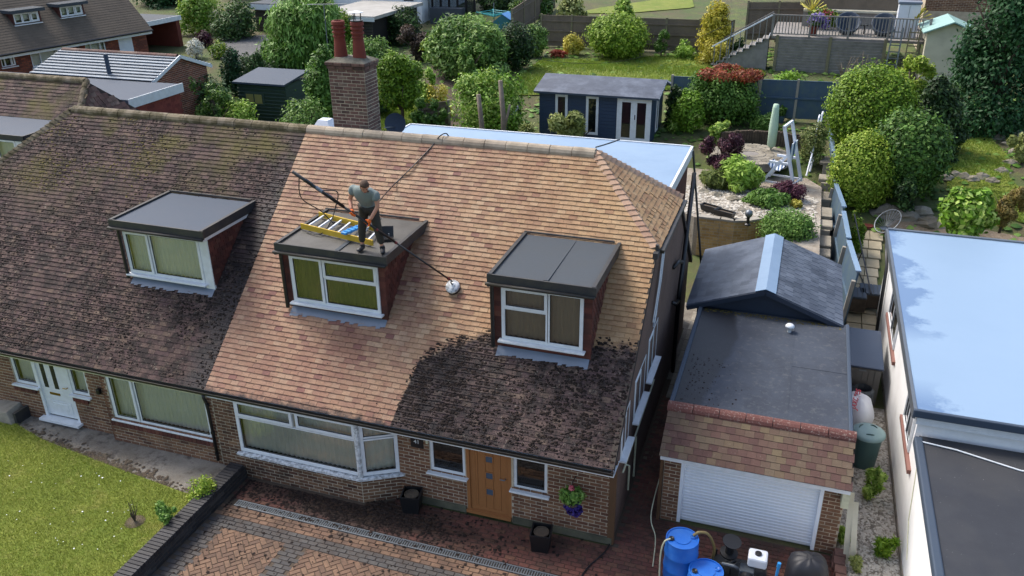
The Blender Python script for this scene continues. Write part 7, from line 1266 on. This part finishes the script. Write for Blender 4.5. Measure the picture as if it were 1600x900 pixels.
for a in (.02, .37, .49, .70): m = MB(); m.tube([dirp*(L_*a), dirp*(L_*a+.05)], .028, 8); m.build('clamp', plain('dark_red_clamp', '#6a2420', .5, .1) if a in (.02, .37, .49) else M['steel'], po)
for a in (.78, .84, .9): m = MB(); m.obox(axM(dirp*L_*a+V3(0, -.02, .03), dirp*.14, (0, .05, 0), (0, 0, .045))); m.build('valve_box', M['lead' if a == .84 else 'black'], po)
br = thing('rotary_brush', 'round white rotary brush head resting on the clean tiles', 'brush', tuple(Vector(onY(708, 449, 2.26)))); m = MB(); m.lathe([(.0, .08), (.05, .075), (.145, .06), (.15, .03), (.15, .02)], (0, 0, 0), 24, cap=False); o = m.build('disc', M['upvc_dirty'], br, smooth=True); o.rotation_euler = (TH, 0, 0); m = MB(); m.lathe([(.14, .02), (.15, -.04), (.0, -.04)], (0, 0, 0), 24, cap=False); o = m.build('bristles', M['black'], br); o.rotation_euler = (TH, 0, 0); m = MB(); m.tube([(0, -.02, .06), (-.02, -.08, .16), tuple(Bp-Vector(br.location)+dirp*.05)], .016, 8); m.build('swivel', M['steel'], br)
# hoses
def hose(name, label, pts, r, mat, n=8):
    pts = [Vector(p) for p in pts]; out = []
    for i in range(len(pts)-1):
        p0, p1, p2, p3 = pts[max(i-1, 0)], pts[i], pts[i+1], pts[min(i+2, len(pts)-1)]
        for k in range(n): t = k/n; out.append(.5*((2*p1)+(p2-p0)*t+(2*p0-5*p1+4*p2-p3)*t*t+(3*p1-p0-3*p2+p3)*t**3))
    m = MB(); m.tube(out+[pts[-1]], r, 6); return prop(m.build(name, mat, smooth=True), label, 'hose')
rf_ = lambda x, y, o=.05: (x, y, roof_z(y)+o)
pr_ = lambda px, py, o=.06: (lambda d: tuple(CAM+d*((ZE+o+SLO*CAM[1]-CAM[2])/(d[2]-SLO*d[1]))))(_ray(px, py))
hose('safety_rope', 'thin black rope running from the man over the ridge', [rel(3.45, 1.72, 5.95)+V3(MX, MY, MZ), pr_(612, 292, .25), pr_(640, 265, .1), pr_(668, 236), pr_(680, 222), (onY(688, 212, YR-.1)), (onY(698, 209, YR+.02)), (onY(704, 212, YR+.2)-[0, 0, .15])], .014, M['black'])
hose('safety_rope', 'short black rope lying past the right end of the ridge', [onZ(931, 230, 5.75), onZ(945, 226, 5.66), onZ(960, 221, 5.64), onZ(968, 218, 5.63)], .018, M['black'])
tq = topp-dirp*.15
hose('water_hose', 'looping black hose hanging from the pole to the dormer roof', [tq, V3(1.75, 1.75, 5.9), onZ(502, 330, 5.35), onZ(520, 348, 5.1), onZ(533, 350, 5.05)], .012, M['black'])
hose('water_hose', 'second black hose hanging between pole and ladder', [topp-dirp*.62, onY(527, 300, 1.7), onY(524, 325, 1.75), onZ(515, 350, 5.12), onZ(500, 366, 5.04), onZ(478, 362, 5.02)], .012, M['black'])
# ladder, blue tool and black crate on the dormer roof
LA = [onZ(471, 357, 5.02), onZ(583, 384, 5.02), onZ(600, 365, 5.02), onZ(499, 339, 5.02)]; ly = thing('roof_ladder', 'yellow fibreglass ladder lying flat on the dormer roof', 'ladder', tuple(LA[0])); a0 = Vector(LA[0]); M['yellow'] = plain('yellow_fibreglass', '#c9a52c', .45, .1, 4, '#8f7a30', 4, .4)
s0, s1 = V3(0, 0, .06), Vector(LA[1])-a0+V3(0, 0, .06); t0, t1 = Vector(LA[3])-a0+V3(0, 0, .06), Vector(LA[2])-a0+V3(0, 0, .06)
m = MB(); m.beam(s0, s1, .03, .12); m.build('stile', M['yellow'], ly); m = MB(); m.beam(t0, t1, .03, .12); m.build('stile', M['yellow'], ly)
for k in range(7): f_ = .08+k*.14; m = MB(); m.beam(s0.lerp(s1, f_), t0.lerp(t1, f_), .035, .035); m.build('rung', M['white_paint'], ly)
b0, b1 = Vector(onZ(536, 365, 5.18)), Vector(onZ(574, 349, 5.18)); bt = thing('blue_tool_tray', 'bright blue plastic tray lying across the yellow ladder', 'tray', tuple((b0+b1)/2)); u_ = (b1-b0); m = MB(); m.obox(axM((0, 0, 0), u_, V3(-u_.y, u_.x, 0).normalized()*.14, (0, 0, .05))); m.build('body', plain('bright_blue_plastic', '#2f86c4', .4, .1), bt, bev=.01)
for k in range(6): m = MB(); m.obox(axM(u_*(-.4+k*.16)+V3(0, 0, .03), u_*.02, V3(-u_.y, u_.x, 0).normalized()*.13, (0, 0, .02))); m.build('rib', bpy.data.materials['bright_blue_plastic'], bt)
c0 = onZ(602, 375, 5.0); ct = thing('tool_caddy', 'black open tool caddy behind the man on the dormer roof', 'caddy', tuple(c0), .4); m = MB(); m.box((-.16, -.09, 0), (.16, .09, .05)); m.build('base', M['black'], ct); m = MB(); m.add([(-.17, .07, .02), (.17, .07, .02), (.17, .16, .24), (-.17, .16, .24), (-.17, .09, .02), (.17, .09, .02), (.17, .18, .24), (-.17, .18, .24)], MB.BF); m.build('back_plate', M['black'], ct)
for k in range(3): m = MB(); m.lathe([(.015, .05), (.015, .14)], (-.1+k*.09, 0, 0), 8); m.build('bottle', M['steel'], ct)
# ================================================================ water barrels and pump in front of the garage
M['barrel'] = plain('blue_barrel_plastic', '#1560b8', .38, .08, 4, '#4f86c4', 3, .35, 0)
def barrel(x, y, r, h, lab):
    t_ = thing('water_barrel', lab, 'barrel', (x, y, 0), 0, 'blue water barrels'); m = MB(); m.lathe([(r*.93, 0), (r*.98, .03), (r, .1), (r*1.0, h*.3), (r*1.03, h*.32), (r*1.03, h*.35), (r, h*.37), (r, h*.63), (r*1.03, h*.65), (r*1.03, h*.68), (r, h*.7), (r*.99, h*.9), (r*.94, h*.96), (r*.98, h*.97), (r*.98, h), (r*.92, h), (r*.91, h-.02), (0, h-.02)], (0, 0, 0), 36, cap=False); m.build('body', M['barrel'], t_, smooth=True).modifiers.new('es', 'EDGE_SPLIT')
    for a in (.5, 3.5): m = MB(); m.lathe([(.05, h-.02), (.05, h+.012), (.035, h+.012), (.03, h-.0), (0, h)], (r*.66*math.cos(a), r*.66*math.sin(a), 0), 14, cap=False); m.build('bung', M['black'] if a > 1 else M['barrel'], t_, smooth=True)
    m = MB(); m.lathe([(r*.5, h-.015), (r*.5, h-.008), (0, h-.008)], (0, 0, 0), 24, cap=False); m.build('lid_boss', M['barrel'], t_); return t_
barrel(10.06, -.08, .3, .93, 'tall blue plastic water barrel left of the garage door'); barrel(10.55, -.42, .31, .62, 'lower blue water barrel cut by the bottom edge')
hose('barrel_hose', 'brown hose curving out of the tall blue barrel', [(10.24, .02, .95), (10.34, .06, 1.02), (10.5, .12, .95), (10.62, .2, .6), (10.6, .25, .25), (10.65, .3, .04)], .028, plain('brown_hose', '#7a6a40', .5, .2))
hose('barrel_hose', 'pale hose dropping from the left side of the tall barrel', [(9.86, -.18, .94), (9.76, -.26, .9), (9.72, -.3, .6), (9.74, -.32, .02)], .016, M['cream'])
hose('ground_hose', 'black hose trailing from the passage across the paving', [onZ(955, 845, .02), onZ(945, 862, .02), onZ(920, 885, .02), onZ(905, 905, .02)], .014, M['black'])
hose('passage_hose', 'thin pale hose lying along the dark side passage', [onZ(1020, 885, .02), onZ(1024, 840, .02), (9.3, 1.2, .3), (9.35, 2.6, .8), (9.3, 4.2, .7), (9.2, 5.6, .5)], .012, M['cream'])
pm = thing('pump_unit', 'petrol pump with white tank, black hose reel and frame beside the barrels', 'pump', (11.0, .28, 0)); 
for x in (-.35, .55): 
    for y in (-.25, .2): bar(pm, (x, y, 0), (x, y, .35), .03, 'black', 'frame_leg')
m = MB(); m.box((-.38, -.28, .18), (.58, .23, .21)); m.build('base_plate', M['black'], pm); m = MB(); m.lathe([(.16, 0), (.16, .03), (.08, .04), (.07, .3), (.16, .31), (.17, .34), (.04, .34)], (0, 0, 0), 20); o = m.build('hose_reel', M['black'], pm, smooth=False); o.location = (-.12, .05, .45); o.rotation_euler = (.15, .1, 0)
m = MB(); m.box((.22, -.2, .45), (.56, .1, .66)); m.build('fuel_tank', M['white_paint'], pm, bev=.04); m = MB(); m.lathe([(.06, 0), (.06, .03), (0, .035)], (.39, -.05, .66), 14); m.build('filler_cap', M['black'], pm); m = MB(); m.box((.1, -.32, .22), (.36, -.1, .44)); m.build('engine_block', M['felt'], pm, bev=.02); m = MB(); m.lathe([(.11, 0), (.11, .1), (0, .1)], (0, 0, 0), 16, cap=False); o = m.build('recoil_starter', M['black'], pm); o.location = (.23, -.32, .33); o.rotation_euler = (1.57, 0, 0); m = MB(); m.tube([(-.3, -.1, .25), (-.2, -.2, .4), (0, -.22, .42), (.1, -.2, .35)], .03, 8); m.build('pump_pipe', M['steel'], pm)
for k in range(3): m = MB(); m.tube([(-.25+k*.1, -.2, .2), (-.3+k*.12, -.25, .38), (-.1+k*.1, -.1, .42+.03*k), (.05, .0, .3)], .016, 6); m.build('loose_hose', M['black'], pm)
bl2 = thing('blue_handle_tool', 'upright blue handled pump lever beside the white tank', 'tool', (11.72, .05, 0)); m = MB(); m.tube([(0, 0, 0), (.03, .0, .62)], .026, 8); m.build('shaft', bpy.data.materials['bright_blue_plastic'], bl2); m = MB(); m.tube([(.03, 0, .62), (.035, 0, .72)], .034, 8); m.build('grip', bpy.data.materials['bright_blue_plastic'], bl2)
cv_ = thing('covered_barbecue', 'barbecue under a creased black cover at the right of the garage door', 'barbecue', (12.25, .25, 0), .15); m = MB(); n = 28; V = []
for z, w, d_ in ((0, .36, .3), (.3, .35, .29), (.55, .34, .27), (.72, .3, .24), (.8, .2, .17), (.83, .05, .05)):
    for j in range(n): a = 2*math.pi*j/n; sq = (abs(math.cos(a))**4+abs(math.sin(a))**4)**-.25; w2 = 1+.05*math.sin(j*3.1)*(1-z)*1.3; V.append((w*sq*math.cos(a)*w2, d_*sq*math.sin(a)*w2, z+.015*math.sin(j*1.9)))
m.add(V, [(i*n+j, i*n+(j+1) % n, (i+1)*n+(j+1) % n, (i+1)*n+j) for i in range(5) for j in range(n)]+[tuple(range(5*n, 6*n))]); m.build('cover', plain('black_cover_fabric', '#1e1f24', .55, .15, 6), cv_, smooth=True)
# boards leaning at the garage corner
lb = thing('leaning_boards', 'two pale boards leaning on the right corner of the garage', 'boards', (12.95, 1.35, 0))
for k in range(2): m = MB(); m.beam((.02+k*.12, -.1-k*.1, 0), (-.08+k*.1, .15, 1.45-k*.2), .1, .03, (0, -1, .2)); m.build('board', M['cream_board'], lb)
kw = thing('low_rubble_wall', 'short crumbling brick edging beside the barbecue', 'wall', (12.85, .6, 0)); pieces(kw, 'brick', [axM((random.uniform(-.03, .03), -.9+i*.23, .06+j*.09), (.2, 0, 0), (0, .21, 0), (0, 0, .085)) for i in range(8) for j in range(2)], M['brick_chimney'], CH)
# store box, dustbin, sack between garage and white wall
sbx = thing('storage_box', 'grey garden storage box with sloping dark blue lid', 'storage box', (13.3, 7.9, 0)); m = MB(); m.box((-.42, -.8, 0), (.42, .95, 1.02)); m.build('body', plain('grey_plastic_panel', '#5c5a56', .6, .1), sbx)
for k in range(6): m = MB(); m.box((-.41+k*.138, -.82, .08), (-.41+k*.138+.125, -.8, .98)); m.build('panel', bpy.data.materials['grey_plastic_panel'], sbx)
m = MB(); m.add([(-.46, -.88, 1.02), (.46, -.88, 1.02), (.46, 1.0, 1.1), (-.46, 1.0, 1.1), (-.46, -.88, 1.07), (.46, -.88, 1.07), (.46, 1.0, 1.15), (-.46, 1.0, 1.15)], MB.BF); m.build('lid', plain('dark_blue_lid', '#2f3b4e', .35, .08, 3), sbx, bev=.015); m = MB(); m.box((-.08, -.83, .92), (.08, -.82, .96)); m.build('badge', M['steel'], sbx)
db = thing('dustbin', 'round green plastic dustbin with pale lid behind the garage roof', 'dustbin', (13.36, 4.55, 0)); M['bin_green'] = plain('green_grey_plastic', '#42605e', .5, .1, 4); m = MB(); m.lathe([(.23, 0), (.25, .05), (.3, .78), (.33, .79), (.33, .83), (.3, .83)], (0, 0, 0), 24); m.build('body', M['bin_green'], db, smooth=True).modifiers.new('es', 'EDGE_SPLIT'); m = MB(); m.lathe([(.345, .8), (.35, .85), (.3, .89), (.15, .92), (0, .925)], (0, 0, 0), 24, cap=False); m.build('lid', plain('pale_green_lid', '#7f9c9c', .45, .08), db, smooth=True)
for a in (.6, 2.2, 4.4): m = MB(); m.tube([(.2*math.cos(a+q), .2*math.sin(a+q), .905+.02*math.sin(q*4)) for q in (0, .2, .4, .6, .8)], .014, 6); m.build('rim_rib', M['bin_green'], db)
sk_ = thing('rubble_sack', 'bulging white sack with red lettering beside the dustbin', 'sack', (13.22, 6.05, 0)); m = MB(); n = 16; V = []
for z, r in ((0, .34), (.15, .42), (.45, .44), (.66, .36), (.78, .2), (.8, .04)):
    for j in range(n): a = 2*math.pi*j/n; V.append((r*.85*math.cos(a)*(1+.08*math.sin(3*a+z*7)), r*1.3*math.sin(a)*(1+.06*math.cos(5*a)), z+.03*math.sin(4*a)))
m.add(V, [(i*n+j, i*n+(j+1) % n, (i+1)*n+(j+1) % n, (i+1)*n+j) for i in range(5) for j in range(n)]+[tuple(range(5*n, 6*n))]); m.build('bag', M['white_paint'], sk_, smooth=True); text('Jxxores', .26, plain('red_print', '#b03848', .7, .1), sk_, (-.1, -.1, .80), (.2, -.1, 1.4), 'print', .004)
gb3 = thing('grey_bucket', 'dark grey rubble bag squashed behind the white sack', 'bag', (13.35, 6.75, 0)); m = MB(); m.lathe([(.2, 0), (.28, .3), (.26, .6), (.2, .66), (.2, .5)], (0, 0, 0), 9, cap=False); m.build('bag', M['felt'], gb3)
# chair, sofa cubes and drying frame on the paved strip
ch_ = thing('wire_garden_chair', 'grey string garden chair on the patio beside the blue roof', 'chair', tuple(onZ(1382, 372, .55)), -.6); m = MB(); n = 22; V = []
rim = [V3(.38*math.cos(2*math.pi*j/n), .42*math.sin(2*math.pi*j/n), .62+.3*math.sin(2*math.pi*j/n)) for j in range(n)]; m.tube(rim+[rim[0]], .018, 6); m.build('rim', M['steel'], ch_); m = MB(); [m.tube([rim[j], rim[j].lerp(V3(0, -.05, .36), .85)], .007, 4) for j in range(n)]; m.build('strings', M['steel'], ch_, kind='stuff'); m = MB(); m.lathe([(.1, .34), (.2, .37), (.0, .4)], (0, -.05, 0), 12); m.build('cushion', M['felt_blue'], ch_)
for a in (.6, 2.5, 3.8, 5.6): m = MB(); m.tube([(.08*math.cos(a), .08*math.sin(a), .36), (.3*math.cos(a), .3*math.sin(a), 0)], .014, 6); m.build('leg', M['steel'], ch_)
t_ = thing('terracotta_pot', 'small terracotta pot left of the string chair', 'plant pot', tuple(onZ(1354, 366, .5))); m = MB(); m.lathe([(.11, 0), (.16, .28), (.18, .28), (.18, .34), (.15, .34)], (0, 0, 0), 14); m.build('pot', M['pot'], t_)
for i, (x, y) in enumerate(((13.28, 12.1), (13.72, 12.45))):
    so_ = thing('rattan_seat_cube', ['nearer dark rattan seat cube on the paved strip', 'further dark rattan seat cube with slatted grey top'][i], 'seat', (x, y, .25), 0, 'rattan seat cubes'); m = MB(); m.box((-.3, -.35, 0), (.3, .35, .42)); m.build('base', M['bark'], so_, bev=.02); m = MB(); m.box((-.31, -.36, .42), (.31, .36, .47)); m.build('top', M['felt'], so_, bev=.02)
    for k in range(5): m = MB(); m.box((-.3+k*.122, -.35, .47), (-.3+k*.122+.1, .35, .485)); m.build('slat', M['felt_blue'], so_)
df = thing('metal_frame', 'black folding metal frame leaning along the blue fence', 'frame', (13.35, 13.5, .25)); 
for a, b_ in (((-.2, 2.2, 1.6), (.35, -1.4, .5)), ((.0, 2.0, .1), (.45, -1.2, .1)), ((-.1, .6, .1), (.1, .6, 1.0)), ((.35, -1.4, .5), (.45, -1.2, .1))): bar(df, a, b_, .03, 'black', 'tube')
lumps('ground_cover', 5200, lambda r: ((lambda x, y: (x, y, T(y)+.0))(r.uniform(-16, 20), r.uniform(17, 38))), LM['mid'], .05, .16, 61, label='low green ground cover over the garden soil', cat='ground cover')

st = thing('stone_step', 'grey sloping stone block beside the far left wall', 'stone', tuple(onZ(20, 652, LZ-.03))); m = MB(); m.add([(-.9, -.3, 0), (.32, -.3, 0), (.3, .25, 0), (-.9, .25, 0), (-.9, -.2, .22), (.12, -.22, .3), (.15, .2, .36), (-.9, .2, .24)], MB.BF); m.build('block', M['block'], st, bev=.02); m = MB(); m.box((.3, -.2, 0), (.38, .2, .3)); m.build('end_slab', M['fascia'], st)
b_ = onY(508, 186, 8.5); wl2 = thing('rear_roof_lantern', 'small white roof lantern just behind the mossy ridge by the chimney', 'roof lantern', (b_[0], 8.5, b_[2]-.25)); m = MB(); m.add([(-.3, -.3, 0), (.3, -.3, 0), (.3, .3, 0), (-.3, .3, 0), (-.15, -.15, .25), (.15, -.15, .25), (.15, .15, .25), (-.15, .15, .25)], MB.BF); m.build('frame', M['white_paint'], wl2)
m = MB(); m.box((-.33, -.33, -4), (.33, .33, 0)); m.build('upstand', M['white_paint'], wl2)
